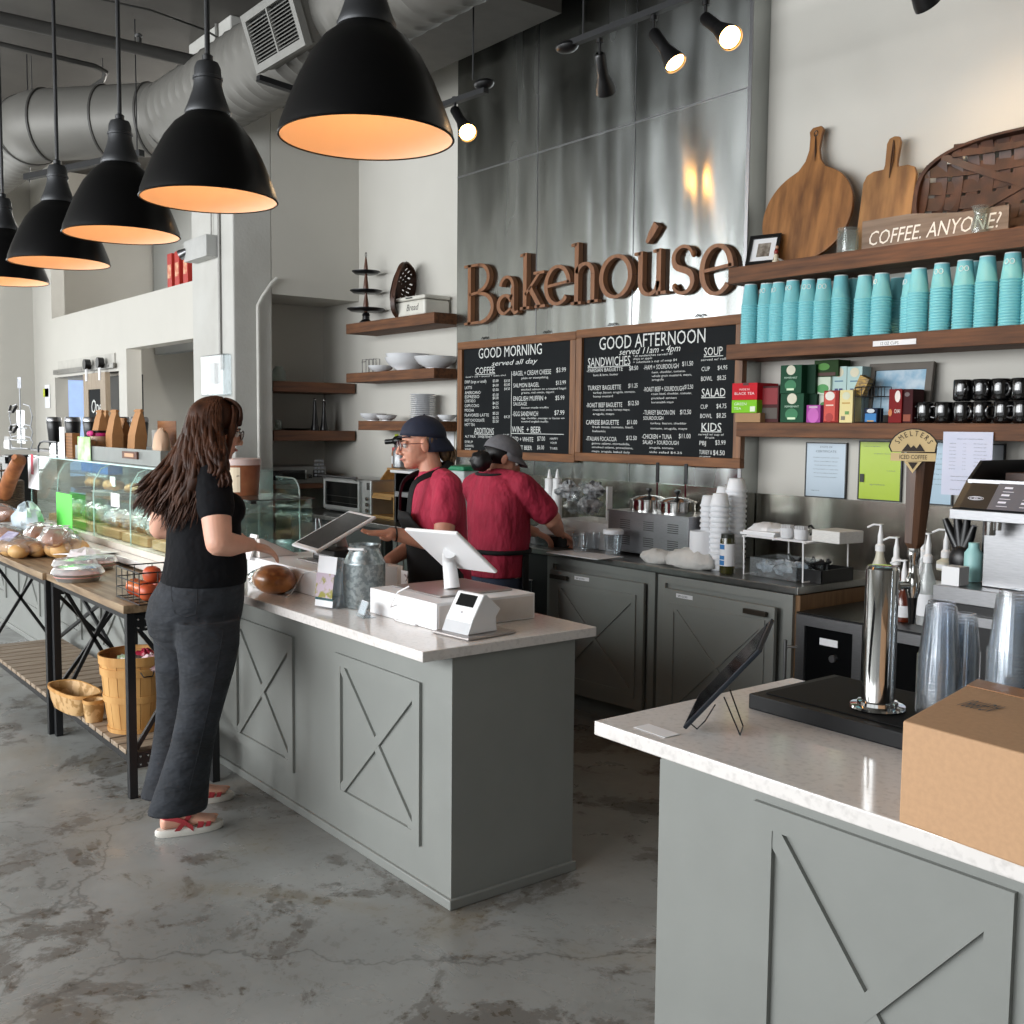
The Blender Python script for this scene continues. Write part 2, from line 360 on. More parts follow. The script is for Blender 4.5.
# back counters: three cabinets below one steel top
YB = 3.885
def back_cab(x0, x1, yf, label, door, lab_x, yb=4.45):
    t = thing('base_cabinet', label, 'cabinet', (x0, yf, 0))
    w0 = x1-x0; mb = MB()
    mb.bb((0, .02, .1), (w0, yb-yf, .862)).bb((0, .06, 0), (w0, .5, .1))
    mb.bb((0, 0, .1), (.05, .02, .862)).bb((w0-.05, 0, .1), (w0, .02, .862)).bb((.05, 0, .822), (w0-.05, .02, .862))
    mb.build('body', M['cab'], t, smooth=0)
    dx0, dx1, ang, side = door
    dw = dx1-dx0
    # door hinged at its right (side 1) or left (side 0) edge
    d = MB(); 
    ox = -dw if side else 0
    d.bb((ox, -.02, .13), (ox+dw, 0, .80))
    do = d.build('door', M['cab'], t, smooth=0, bevel=.002, loc=(dx1 if side else dx0, -.002, 0), rz=ang)
    xm = xpanel(do, (ox+.05, ox+dw-.05), .19, .735, -.02, fw=.03, th=.008)
    hx = ox+.03 if side else ox+dw-.16
    MB().bb((hx, -.05, .755), (hx+.13, -.032, .778)).bb((hx+.005, -.034, .76), (hx+.02, -.02, .773)).bb((hx+.11, -.034, .76), (hx+.125, -.02, .773)).build('handle', mat('dark_bronze_handle', '#4b443c', .4, .7), do, smooth=0, bevel=.002)
    lb = MB().bb((ox+lab_x, -.0215, .765), (ox+lab_x+.11, -.0202, .785)); lb.use(1)
    tm = text_mesh([('DRY GOODS', ox+lab_x+.012, .770, .009, .9)], WALLM(0, -.0216, 0)); lb.add(tm.v, tm.f)
    lb.build('label_strip', [M['paper'], M['blackp']], do, smooth=0)
    return t
back_cab(-4.66, -3.80, YB, 'grey base cabinet whose crossed door stands slightly ajar below the food warmer', (.10, .80, -.07*-1, 1), .20)
back_cab(-3.76, -2.93, YB-.02, 'grey crossed-door base cabinet at the right end of the steel counter', (.06, .76, -.02, 0), .09, 4.452)
back_cab(-6.35, -5.35, YB, 'grey base cabinet behind the two staff members', (.10, .86, 0, 1), .2)
wp = MB().bb((-2.93, YB, .0), (-2.905, 4.585, .862)); tag(wp.build('end_panel', wood('raw_plywood', '#8a6947', '#6f5236', 2, .6), smooth=0), 'bare brown wooden end panel closing the steel counter', 'panel')
bt = MB().bb((-8.05, 3.86, .866), (-2.90, 4.442, .9)).bb((-8.05, 4.442, .866), (-6.42, 4.59, .9)).bb((-3.735, 4.442, .866), (-2.9, 4.584, .9))
tag(bt.build('steel_worktop', M['steelh'], smooth=0, bevel=.004), 'long brushed steel worktop along the back wall', 'countertop')
# stainless splashback sheets
M['splash'] = mat('wavy_stainless', '#b9b4aa', .2, 1, col2='#989389', scale=2, stretch=(3, 3, .6), bump=.5, bscale=1.6)
tag(MB().bb((-3.735, 4.586, .902), (1.4, 4.5985, 1.25)).build('splashback', M['splash'], smooth=0), 'stainless splashback sheet on the white wall behind the coffee station', 'splashback')
tag(MB().bb((-6.40, 4.444, .902), (-3.75, 4.458, 1.275)).build('splashback', M['splash'], smooth=0), 'stainless splashback sheet under the menu boards', 'splashback')
# open gap with dark fridge left of ajar cabinet
uf = thing('undercounter_unit', 'black undercounter unit with red light and wire shelving beside the ajar cabinet', 'appliance', (-5.3, 3.9, 0))
MB().bb((0, 0.02, .02), (.6, .54, .86)).build('body', M['blackp'], uf, smooth=0, bevel=.004)
g = MB()
for k in range(9): g.cyl((.25+k*.03, -.01, .35), (.25+k*.03, -.01, .7), .003, n=6)
g.cyl((.24, -.01, .7), (.5, -.01, .7), .004, n=6).cyl((.24, -.01, .35), (.5, -.01, .35), .004, n=6).cyl((.24, -.01, .5), (.24, .02, .5), .004, n=6)
g.build('wire_guard', M['steel'], uf)
MB().ball((.17, .012, .74), .012).build('indicator_light', mat('red_light', '#ff2a20', .4, emit='#ff2a20', estr=2), uf)
# back counter parts on the left (alcove worktop + shelf under the microwave)
tag(MB().bb((-8.70, 3.81, 1.06), (-8.10, 4.59, 1.10)).build('shelf_board', M['shelfy'], smooth=0), 'dark wooden shelf under the microwave in the alcove', 'shelf')
dc = thing('base_cabinet', 'dark grey base cabinet below the toaster oven', 'cabinet', (-8.06, 3.95, 0))
MB().bb((0, 0, 0), (1.5, .62, .86)).build('body', mat('dark_grey_unit', '#4a4b4a', .4), dc, smooth=0)
for k in range(2): MB().bb((.04+k*.73, -.018, .1), (.74+k*.73, 0, .82)).build('door', mat('grey_drawer_front', '#6d6f6e', .35), dc, smooth=0, bevel=.003)
# ================================================================ merchandise tables (two butted together)
def table(xr, w0, d0, label, yoff=0, wz=0):
    """right-front corner at xr"""
    t = thing('display_table', label, 'table', (xr, 1.435+yoff, 0))
    MB().bb((-w0, -.02, .803+wz), (.02, d0+.02, .838+wz)).build('tabletop', M['top'], t, smooth=0, bevel=.003)
    L_ = .035
    for (x, y) in ((-L_, 0), (-w0+.0, 0), (-L_, d0-L_), (-w0+0, d0-L_)):
        MB().bb((x, y, 0), (x+L_, y+L_, .80+wz)).build('leg', M['black'], t, smooth=0, bevel=.002)
    for z in (.772, .155):
        for a, b_ in (((-w0+L_, 0.003, z), (-L_, .028, z+.028)), ((-w0+L_, d0-.028, z), (-L_, d0-.003, z+.028)), ((-L_+.004, L_, z), (-L_+.03, d0-L_, z+.028)), ((-w0+.004, L_, z), (-w0+.03, d0-L_, z+.028))):
            MB().bb(a, b_).build('rail', M['black'], t, smooth=0)
    # diagonal braces: front, back and the two ends
    for (a, b_) in (((-L_, d0-.014, .77), (-w0+L_, d0-.014, .2)), ((-w0+L_, d0-.02, .77), (-L_, d0-.02, .2)),
                    ((-L_+.015, L_, .75), (-L_+.015, d0-L_, .3)) , ((-L_+.015, L_, .21), (-L_+.015, d0-L_, .72))):
        MB().beam(a, b_, .018, .018).build('brace', M['black'], t, smooth=0)
    if w0 > 1: 
        for (a, b_) in (((-w0+.02, .05, .77), (-w0+.02, d0-.05, .2)), ((-w0+.02, .05, .2), (-w0+.02, d0-.05, .77))): MB().beam(a, b_, .018, .018).build('brace', M['black'], t, smooth=0)
    # lower shelf slats run front to back
    n = int((w0-.07)/.105)
    for k in range(n):
        x = -w0+L_+.004+k*(w0-2*L_-.008)/n
        MB().bb((x+.009, .0, .185), (x+(w0-2*L_-.008)/n-.009, d0, .205)).build('shelf_slat', M['slat'], t, smooth=0, bevel=.002)
    for (x, y) in ((-L_, L_), (-L_, d0-L_-.06)):
        for z in (.13, .72):
            rv = MB(); rv.bb((x+.027, y, z), (x+.0352, y+.06, z+.07)); rv.use(1)
            for yy in (.012, .045):
                for zz in (.015, .05): rv.ball((x+.036, y+yy, z+zz), .005, 8, 5)
            rv.build('gusset_plate', [M['black'], M['chrome']], t)
    return t
tableA = table(-4.47, 1.17, .40, 'wood-topped black metal table next to the customer, basket of apples on top')
# front X braces of the tables
for a, b_ in (((-.05, .016, .77), (-1.12, .016, .21)), ((-1.12, .012, .77), (-.05, .012, .21))):
    pass
tableB = table(-5.66, 1.55, .46, 'wood-topped black metal table loaded with bagged bread loaves', -.02)
for a, b_ in (((-.06, .38+.1, .77), (-1.45, .48, .21)),): pass
# ================================================================ lettering on the metal wall
def ribbon(mb, pts, ws, M_, th):
    n = len(pts); secs = []
    for i in range(n):
        p = V((pts[i][0], pts[i][1], 0)); a = V((*pts[max(i-1, 0)], 0)); b_ = V((*pts[min(i+1, n-1)], 0)); t = (b_-a).normalized(); nn = V((-t.y, t.x, 0))
        w0 = ws[i] if isinstance(ws, (list, tuple)) else ws
        secs.append([M_ @ (p+nn*w0/2), M_ @ (p+nn*w0/2+V((0, 0, th))), M_ @ (p-nn*w0/2+V((0, 0, th))), M_ @ (p-nn*w0/2)])
    return mb.loft(secs)
def arc(cx, cy, rx, ry, a0, a1, n=18): return [(cx+rx*math.cos(math.radians(a0+(a1-a0)*i/n)), cy+ry*math.sin(math.radians(a0+(a1-a0)*i/n))) for i in range(n+1)]
def thick(pts_n, lo, hi, ph=0):  # contrast: heavy where the stroke runs upright
    return [lo+(hi-lo)*abs(math.cos(math.radians(ph+k))) for k in pts_n]
def ang(a0, a1, n=18): return [a0+(a1-a0)*i/n for i in range(n+1)]
M['sign'] = wood('walnut_sign_wood', '#8f5d36', '#6b4223', 2, .5)
def letter(ch, w_, h, M_):
    mb = MB(); T = .037; S_ = .036; t = .018
    R_ = lambda p, ws: ribbon(mb, p, ws, M_, T)
    if ch == 'B':
        R_([(.16*w_, 0), (.16*w_, h)], S_); R_([(-.02*w_, .01), (.5*w_, .012)], t); R_([(-.02*w_, h-.01), (.5*w_, h-.012)], t); R_([(.16*w_, .5*h), (.5*w_, .52*h)], t)
        R_(arc(.48*w_, .26*h, .46*w_, .26*h-t/2, -90, 90), thick(ang(-90, 90), t, S_)); R_(arc(.46*w_, .755*h, .34*w_, .235*h-t/2, -90, 90), thick(ang(-90, 90), t, S_*.9))
    if ch == 'a':
        R_([(.74*w_, .68*h), (.74*w_, .12*h), (.84*w_, .02*h), (1.0*w_, .06*h)], [S_, S_, .024, .014]); R_(arc(.46*w_, .68*h, .30*w_, .30*h, 0, 165), thick(ang(0, 165), t, S_*.8))
        R_(arc(.38*w_, .27*h, .30*w_, .27*h-t/2, 20, 270), thick(ang(20, 270), t, S_)); R_([(.38*w_, t/2), (.74*w_, .2*h)], t); R_([(.62*w_, .40*h), (.74*w_, .5*h)], t)
    if ch == 'k':
        R_([(.2*w_, 0), (.2*w_, h)], S_); R_([(0, h-.012), (.2*w_, h-.01)], t); R_([(0, .01), (.4*w_, .01)], t)
        R_([(.22*w_, .26*h), (.78*w_, .6*h)], t*1.1); R_([(.56*w_, .615*h), (1.0*w_, .615*h)], t); R_([(.40*w_, .38*h), (.82*w_, .02*h)], S_); R_([(.62*w_, .01), (1.05*w_, .01)], t)
    if ch == 'e':
        R_(arc(.5*w_, .5*h, .42*w_, .5*h-t/2, 2, 320, 30), thick(ang(2, 320, 30), t, S_)); R_([(.14*w_, .5*h), (.93*w_, .56*h)], t)
    if ch == 'h':
        R_([(.2*w_, 0), (.2*w_, h)], S_); R_([(0, h-.012), (.2*w_, h-.01)], t); R_([(0, .01), (.38*w_, .01)], t)
        R_(arc(.5*w_, .46*h, .3*w_, .18*h, 165, 0), thick(ang(165, 0), t, S_)); R_([(.8*w_, .47*h), (.8*w_, 0)], S_); R_([(.62*w_, .01), (1.0*w_, .01)], t)
    if ch == 'o': R_(arc(.5*w_, .5*h, .5*w_-S_/2, .5*h-t/2, 0, 360, 36), thick(ang(0, 360, 36), t, S_))
    if ch == 'u':
        R_([(.2*w_, h), (.2*w_, .3*h)], S_); R_([(0, h-.01), (.2*w_, h-.01)], t); R_(arc(.48*w_, .3*h, .28*w_, .3*h-t/2, 180, 360), thick(ang(180, 360), t, S_*.9)); R_([(.78*w_, h), (.78*w_, 0)], S_); R_([(.6*w_, h-.01), (.78*w_, h-.01)], t); R_([(.78*w_, .01), (1.02*w_, .01)], t)
    if ch == 's':
        p = arc(.5*w_, .74*h, .36*w_, .26*h-t/2, 20, 235, 14)+arc(.5*w_, .26*h, .38*w_, .26*h-t/2, 60, -160, 14)
        R_(p, [t+(S_-t)*max(0, math.sin(PI*(i-6)/18)) if 6 < i < 24 else t for i in range(len(p))]); mb.ball(M_ @ V((.84*w_, .80*h, T/2)), (.016, T/2, .02), 10, 6); mb.ball(M_ @ V((.14*w_, .18*h, T/2)), (.018, T/2, .022), 10, 6)
    return mb
YM = 4.421
word = [('B', 464.6, 494, 262, 324), ('a', 496.5, 518, 276, 315), ('k', 520, 544, 251.6, 309), ('e', 543.5, 570.7, 265, 305.5), ('h', 571, 598, 241, 304), ('o', 599, 632, 254.5, 298.5), ('u', 634, 665.5, 250, 296), ('s', 669.5, 695.5, 244.6, 295), ('e', 699, 733.6, 243.7, 295.5)]
names = {'B': 'capital B', 'a': 'letter a', 'k': 'letter k', 'h': 'tall letter h', 'o': 'round letter o', 'u': 'letter u with an accent above it', 's': 'letter s'}
for i, (ch, x0, x1, y0, y1) in enumerate(word):
    xm = (x0+x1)/2; a = P(x0, (y0+y1)/2, y=YM); b_ = P(x1, (y0+y1)/2, y=YM); zt_ = P(xm, y0, y=YM)[2]; z0_ = P(xm, y1-.3, y=YM)[2]
    if ch == 'B': z0_ = P(478, 324, y=YM)[2]; zt_ = P(478, 263, y=YM)[2]
    w_ = b_[0]-a[0]; h = zt_-z0_
    mb = letter(ch, w_, h, WALLM(0, 0, 0))
    if ch == 'u': ribbon(mb, [(.38*w_, h+.045), (.52*w_, h+.09), (.68*w_, h+.14)], [.02, .045, .05], WALLM(0, 0, 0), .037)
    lab = names.get(ch) or ('letter e in the middle of the word, after the k' if i == 3 else 'last letter e, ending the word next to the shelf')
    tag(mb.build('sign_letter', M['sign'], loc=(a[0], 4.4585, z0_)), 'carved brown wooden sign '+lab+(' on the metal wall' if i not in (3, 8) else ''), 'letter', 'wooden letters on the metal wall')
# ================================================================ chalkboards
M['chalkboard'] = mat('chalkboard_black', '#17191b', .8, col2='#1d2022', scale=3, spec=.15)
M['chalk'] = mat('white_chalk', '#d9dbd8', .9, var=.05, scale=50)
M['bframe'] = wood('oak_board_frame', '#84552f', '#5a381e', 0, .65)
def chalkboard(px0, px1, yt, yb, label, rows, rules):
    yf = 4.418
    A = P(px0, yt[0], y=yf); B = P(px1, yb[1], y=yf); T2 = P(px1, yt[1], y=yf); B1 = P(px0, yb[0], y=yf)
    x0, x1 = A[0], B[0]; z1 = (A[2]+T2[2])/2; z0 = (B[2]+B1[2])/2; ox = (x0+x1)/2; oz = z0
    t = thing('menu_board', label, 'menu board', (ox, 4.457, oz)); L = lambda x, z: (x-ox, z-oz)
    w_ = x1-x0; h = z1-z0; fw = .052; MB().bb((-w_/2+fw*.5, -.018, fw*.5), (w_/2-fw*.5, 0, h-fw*.5)).build('slate', M['chalkboard'], t, smooth=0)
    for a, b_ in (((-w_/2, 0), (w_/2, fw)), ((-w_/2, h-fw), (w_/2, h)), ((-w_/2, fw), (-w_/2+fw, h-fw)), ((w_/2-fw, fw), (w_/2, h-fw))):
        MB().bb((a[0], -.038, a[1]), (b_[0], 0, b_[1])).build('frame_rail', M['bframe'] if b_[0]-a[0] > .2 else wood('oak_frame_stile', '#8a5c36', '#5d3b21', 2, .5), t, smooth=0, bevel=.003)
    mb = MB()
    for (s_, xa, yb_, hh, xb, *opt) in rows:
        p = P(xa, yb_, y=4.438); q = P(xb, yb_, y=4.438); tp = P(xa, yb_-hh, y=4.438)
        cu = text_mesh([(s_, 0, 0, 1, 1, opt[0] if opt else 0)], Matrix.Identity(4), 0)
        mx = max(v.x for v in cu.v); wd = q[0]-p[0]; H = tp[2]-p[2]
        mb.add([V((p[0]-ox+v.x/mx*wd, -.0188, p[2]-oz+v.y*H)) for v in cu.v], cu.f)
    for (xa, ya, xb, yb_) in rules:
        p = P(xa, ya, y=4.438); q = P(xb, yb_, y=4.438)
        if abs(xa-xb) > 2: mb.bb((p[0]-ox, -.0189, p[2]-oz-.002), (q[0]-ox, -.0183, p[2]-oz+.002))
        else: mb.bb((p[0]-ox-.002, -.0189, p[2]-oz), (p[0]-ox+.002, -.0183, q[2]-oz))
    mb.build('chalk_writing', M['chalk'], t, smooth=0)
    for u in (-.28, .25):
        MB().tube([(u*w_-.04, -.004, h+.012), (u*w_-.02, -.006, h+.025), (u*w_, -.006, h+.01), (u*w_+.02, -.006, h+.025), (u*w_+.04, -.004, h+.012)], .003, 6).build('hanging_hook', M['black'], t)
    return t
k = .127; X = lambda x: 450+x*k; Y = lambda y: 320+y*k
def row(s_, x, y, h, x2, *o): return (s_, X(x), Y(y), h*k, X(x2), *o)
R1 = [row('GOOD MORNING', 222, 305, 84, 722), row('served all day', 325, 362, 40, 690, .3), row('COFFEE', 198, 425, 52, 352), row('decaf + oat + almond + extra shot', 120, 456, 13, 440)]
for s_, y, x2 in (('DRIP (large or small)', 500, 285), ('LATTE', 545, 172), ('AMERICANO', 585, 240), ('ESPRESSO', 617, 230), ('CORTADO', 650, 200), ('CAPPUCCINO', 687, 228), ('MOCHA', 722, 188), ('FLAVORED LATTE', 760, 305), ('HOT CHOCOLATE', 800, 270), ('HOT TEA', 834, 195)): R1.append(row(s_, 115, y, 24, x2))
for s_, y in (('$3.00', 490), ('$4.00', 525), ('$3.50', 560), ('$3.00', 600), ('$4.00', 625), ('$4.25', 665), ('$4.75', 698), ('$5.25', 745), ('$3.75', 780), ('$3.50', 808)): R1.append(row(s_, 335, y, 22, 382))
for s_, y in (('$3.50', 490), ('$5.00', 520), ('$4.50', 553), ('$4.25', 772)): R1.append(row(s_, 425, y, 22, 472))
R1 += [row('ADDITIONS', 190, 893, 46, 345), row('ALT MILK   SWEETENER', 117, 925, 20, 335), row('$0.75', 415, 918, 22, 465), row('SYRUP', 115, 968, 20, 180), row('CARAMEL', 117, 998, 18, 188), row('WHIP', 117, 1024, 16, 165),
  row('-BAGEL + CREAM CHEESE', 490, 440, 38, 795), row('$3.99', 835, 412, 38, 912), row('plain or everything', 560, 467, 18, 772),
  row('SALMON BAGEL', 497, 532, 34, 702), row('$13.99', 832, 510, 34, 912), row('smoked salmon on a toasted bagel', 560, 556, 17, 912), row('greens, red onion, capers', 560, 581, 17, 820),
  row('ENGLISH MUFFIN +', 497, 638, 38, 760), row('$5.99', 828, 630, 36, 900), row('SAUSAGE', 497, 674, 28, 605), row('house made muffin', 560, 698, 16, 775),
  row('-EGG SANDWICH', 492, 757, 38, 692), row('$7.99', 820, 747, 38, 900), row('egg, cheddar, sausage or bacon on', 560, 780, 16, 900), row('toasted english muffin', 560, 806, 16, 772),
  row('WINE  + BEER', 487, 885, 50, 715), row('RED + WHITE', 490, 955, 38, 655), row('$7.00', 685, 950, 36, 748), row('HAPPY', 785, 942, 18, 850), row('HOUR', 790, 975, 18, 840), row('CRAFT BEER', 490, 1018, 34, 645), row('$6.00', 685, 1018, 34, 740), row('TUES', 785, 1018, 18, 845)]
chalkboard(457.3, 573.7, (343.5, 330.3), (458, 461.4), 'framed chalkboard menu headed GOOD MORNING', R1, [(X(485), Y(405), X(485), Y(1024)), (X(480), Y(893), X(895), Y(893)), (X(198), Y(432), X(355), Y(432)), (X(190), Y(898), X(345), Y(898))])
k2 = .1709
def row(s_, x, y, h, x2, *o): return (s_, 570+x*k2, 310+y*k2, h*k2, 570+x2*k2, *o)
R2 = [row('GOOD AFTERNOON', 168, 235, 78, 790), row('served 11am - 4pm', 285, 264, 38, 645, .3), row('SANDWICHES', 103, 334, 54, 352), row('*all sandwiches served w/', 368, 276, 13, 600), row('chips or apple', 368, 293, 13, 480), row('+ substitute a cup of soup $4', 368, 312, 13, 625),
  row('-PARISIAN BAGUETTE', 97, 366, 24, 308), row('$8.50', 345, 353, 26, 398), row('ham & brie, butter', 135, 388, 13, 282),
  row('TURKEY BAGUETTE', 103, 470, 28, 298), row('$11.25', 340, 455, 26, 395), row('turkey, bacon, arugula, tomato,', 135, 490, 13, 382), row('honey mustard', 135, 512, 13, 250),
  row('-ROAST BEEF BAGUETTE', 95, 570, 28, 305), row('$12.50', 338, 558, 28, 402), row('roast beef, swiss, horsey mayo,', 133, 590, 13, 350), row('arugula, mayo', 133, 614, 13, 258),
  row('CAPRESE BAGUETTE', 93, 670, 28, 285), row('$11.00', 332, 668, 26, 392), row('fresh mozz, tomato, basil,', 130, 690, 13, 370), row('balsamic', 130, 714, 13, 208),
  row('-ITALIAN FOCACCIA', 93, 764, 26, 272), row('$12.50', 328, 760, 26, 390), row('genoa salami, mortadella,', 127, 785, 13, 350), row('smoked salami, provolone,', 127, 807, 13, 368), row('mayo, arugula, baked daily', 127, 831, 13, 350),
  row('-HAM + SOURDOUGH', 430, 350, 28, 635), row('$11.50', 655, 328, 28, 720), row('ham, cheddar, tomato,', 478, 371, 13, 675), row('whole grain mustard, mayo,', 478, 393, 13, 712), row('arugula', 478, 414, 13, 548),
  row('-ROAST BEEF + SOURDOUGH', 430, 478, 28, 665), row('$12.50', 668, 462, 26, 720), row('roast beef, cheddar, tomato,', 475, 497, 13, 712), row('pickled onion', 475, 522, 13, 622), row('horseradish mayo', 475, 546, 13, 605),
  row('-TURKEY BACON ON', 428, 613, 28, 612), row('$12.50', 642, 610, 28, 708), row('SOURDOUGH', 428, 643, 22, 545), row('turkey, bacon, cheddar', 470, 668, 13, 682), row('tomato, arugula, mayo', 470, 698, 13, 685),
  row('-CHICKEN + TUNA', 420, 752, 28, 595), row('$11.00', 635, 750, 28, 705), row('SALAD + SOURDOUGH', 425, 784, 24, 635), row('arugula, tomato', 463, 810, 13, 605), row('side salad $4.25', 463, 836, 13, 655),
  row('SOUP', 782, 268, 50, 892), row('served w/ roll', 765, 299, 14, 912), row('CUP', 768, 358, 26, 818), row('$4.95', 862, 350, 26, 920), row('BOWL', 765, 416, 28, 832), row('$8.25', 860, 410, 28, 912),
  row('SALAD', 768, 508, 50, 908), row('CUP', 762, 578, 26, 805), row('$4.75', 855, 575, 28, 915), row('BOWL', 760, 632, 26, 830), row('$8.25', 855, 630, 28, 912),
  row('KIDS', 765, 708, 50, 885), row('served w/ cup of', 750, 733, 13, 900), row('fruit', 790, 752, 13, 845), row('PBJ', 755, 790, 26, 795), row('$3.99', 848, 788, 28, 910), row('TURKEY &', 755, 843, 26, 830), row('$4.50', 835, 848, 30, 905), row('CHEESE', 755, 874, 22, 822)]
g = lambda x, y: (570+x*k2, 310+y*k2)
chalkboard(576, 739.5, (330.7, 313.2), (460.5, 469), 'larger framed chalkboard menu headed GOOD AFTERNOON', R2, [(*g(103, 338), *g(352, 338)), (*g(782, 274), *g(895, 274)), (*g(768, 514), *g(908, 514)), (*g(765, 712), *g(885, 712))])
# ================================================================ wall shelves
def shelf(x0, x1, y0, y1, z1, th, label, m_='shelf'):
    return tag(MB().bb((0, 0, 0), (x1-x0, y1-y0, th)).build('wall_shelf', M[m_], smooth=0, bevel=.003, loc=(x0, y0, z1-th)), label, 'shelf')
ZT, ZC, ZG = 2.426, 2.032, 1.631
shelf(-3.738, .9, 4.31, 4.598, ZT, .083, 'thick brown wood shelf carrying the cutting boards and coffee sign')
shelf(-3.738, .9, 4.31, 4.598, ZC, .076, 'thick brown wood shelf lined with stacks of teal paper cups')
shelf(-3.738, .9, 4.405, 4.598, ZG, .074, 'thick brown wood shelf with tea boxes and black mugs')
tag(MB().bb((P(873, 343, y=4.308)[0], 4.3075, P(873, 343, y=4.308)[2]-.016), (P(916, 343, y=4.308)[0], 4.3095, P(873, 343, y=4.308)[2]+.008)).build('shelf_label', M['paper'], smooth=0), 'white label strip reading 12 OZ CUPS on the cup shelf edge', 'label')
lb = text_mesh([('12 OZ CUPS', 0, 0, .014, .9)], WALLM(P(880, 343, y=4.308)[0], 4.3074, P(880, 343, y=4.308)[2]-.010), 0); lo_ = bpy.data.objects['shelf_label']
lb.build('lettering', M['blackp'], lo_, smooth=0)
shelf(-7.776, -6.48, 4.31, 4.598, 2.415, .08, 'upper brown wood shelf left of the menu, bread box on it')
shelf(-7.776, -6.48, 4.31, 4.598, 2.016, .075, 'middle brown wood shelf left of the menu with large white bowls')
shelf(-7.58, -6.48, 4.31, 4.598, 1.630, .074, 'lower brown wood shelf left of the menu with stacked plates')
for z, th, lab in ((1.95, .085, 'upper dark wood shelf inside the left alcove'), (1.545, .085, 'lower dark wood shelf inside the left alcove, holding black bottles')):
    tag(MB().bb((0, 0, 0), (.6, .76, th)).build('wall_shelf', M['shelfy'], smooth=0, bevel=.003, loc=(-8.705, 3.82, z-th)), lab, 'shelf')
# ================================================================ pendant lamps
M['shade'] = mat('black_enamel', '#0b0b0c', .3, var=.1, spec=.25)
M['shadein'] = mat('white_enamel_inside', '#e9d9c6', .6, var=.01)
def bulb_light(name, loc, e, col, r=.05):
    l = bpy.data.lights.new(name, 'POINT'); l.energy = e; l.color = col; l.shadow_soft_size = r
    o = bpy.data.objects.new(name, l); C.objects.link(o); o.location = loc; return o
def lamp():
    t = thing('pendant_lamp', 'x', 'pendant lamp', (0, 0, 0))
    R_ = .226
    pr = [(R_, 0), (R_*.985, .022), (R_*.90, .075), (R_*.78, .14), (R_*.64, .20), (R_*.49, .245), (R_*.34, .272), (.07, .285)]
    MB().lathe(pr, n=48, cap=False).build('shade', M['shade'], t, smooth=60)
    MB().lathe([(r-.003, z-.001) for r, z in pr]+[(.005, .283)], n=48, cap=False).build('shade_lining', M['shadein'], t, smooth=60)
    MB().lathe([(R_, -.002), (R_+.002, 0), (R_, .003), (R_-.004, .001), (R_-.004, -.002)], n=48, cap=False).build('rim', M['shade'], t)
    MB().lathe([(.074, .277), (.077, .285), (.066, .31), (.052, .35), (.046, .375), (.046, .39), (.049, .392), (.049, .40), (.045, .402), (.043, .43), (.036, .447), (.02, .45)], n=28).build('neck', mat('dark_grey_cast_metal', '#3b3c3e', .45, .6), t, smooth=50)
    MB().cyl((0, 0, .445), (0, 0, 2.39), .009, n=10).build('stem', M['black'], t)
    MB().lathe([(.012, .448), (.018, .455), (.018, .47), (.011, .475)], n=12).build('coupling', M['black'], t)
    MB().lathe([(.06, 2.37), (.06, 2.39), (.02, 2.365)], n=20).build('ceiling_canopy', M['black'], t)
    MB().lathe([(.014, .25), (.02, .235), (.036, .19), (.04, .165), (.034, .14), (.015, .125), (.002, .122)], n=20).build('bulb', mat('warm_bulb', '#ffd9a0', .4, emit='#ffb066', estr=1.2), t)
    return t
lxs = (-2.468, -3.515, -4.42, -5.325, -6.40)
lmp = lamp()
lab = ['nearest and largest black dome pendant lamp, by the metal wall', 'black dome pendant lamp, second nearest of the row', 'middle black dome pendant lamp of the row of five', 'black dome pendant lamp, fourth from the front of the row', 'farthest black dome pendant lamp, cut by the left picture edge']
for i, x in enumerate(lxs):
    o = lmp if i == 0 else copy_tree(lmp)
    o.location = (x, 1.43, (2.339, 2.348, 2.352, 2.343, 2.365)[i]); o['label'] = lab[i]; o['group'] = 'black pendant lamps over the counter'
    bulb_light('lamp_glow', (x, 1.43, 2.44), 1.5, (1, .47, .17), .07)
# ================================================================ spiral duct, pipes, air box
dt = thing('ventilation_duct', 'large round grey spiral duct running along the ceiling', 'duct', (-7, 3.3, 4.1))
Rd = .29
path = [(4, 0, 0), (1.5, 0, 0), (-1.75, 0, 0)]
def duct_seg(name, pts, pitch=.0):
    mb = MB(); fine = []; pts = [V(p) for p in pts]
    for i in range(len(pts)-1):
        L_ = (pts[i+1]-pts[i]).length; n = max(1, int(L_/.03))
        for j in range(n): fine.append(pts[i].lerp(pts[i+1], j/n))
    fine.append(pts[-1]); n = 40; secs = []
    dlen = 0
    for i, p in enumerate(fine):
        if i: dlen += (fine[i]-fine[i-1]).length
        t = (fine[min(i+1, len(fine)-1)]-fine[max(i-1, 0)]).normalized(); x = V((0, 0, 1)); y = t.cross(x).normalized()
        ring = []
        for q in range(n):
            a = 2*PI*q/n; r = Rd
            if pitch:
                ph = (dlen/pitch + q/n) % 1
                r += .012 if ph < .14 else 0
            ring.append(p+(x*math.cos(a)+y*math.sin(a))*r)
        secs.append(ring)
    mb.loft(secs); return mb.build(name, M['duct'], dt, smooth=30)
duct_seg('spiral_run', path, .15)
duct_seg('offset_section', [(-1.74, 0, 0), (-1.92, -.05, 0), (-2.02, -.14, 0), (-2.68, -.72, 0), (-2.8, -.80, 0), (-2.97, -.83, 0)])
duct_seg('far_spiral_run', [(-2.95, -.83, 0), (-7.5, -.83, 0)], .15)
b_ = MB()
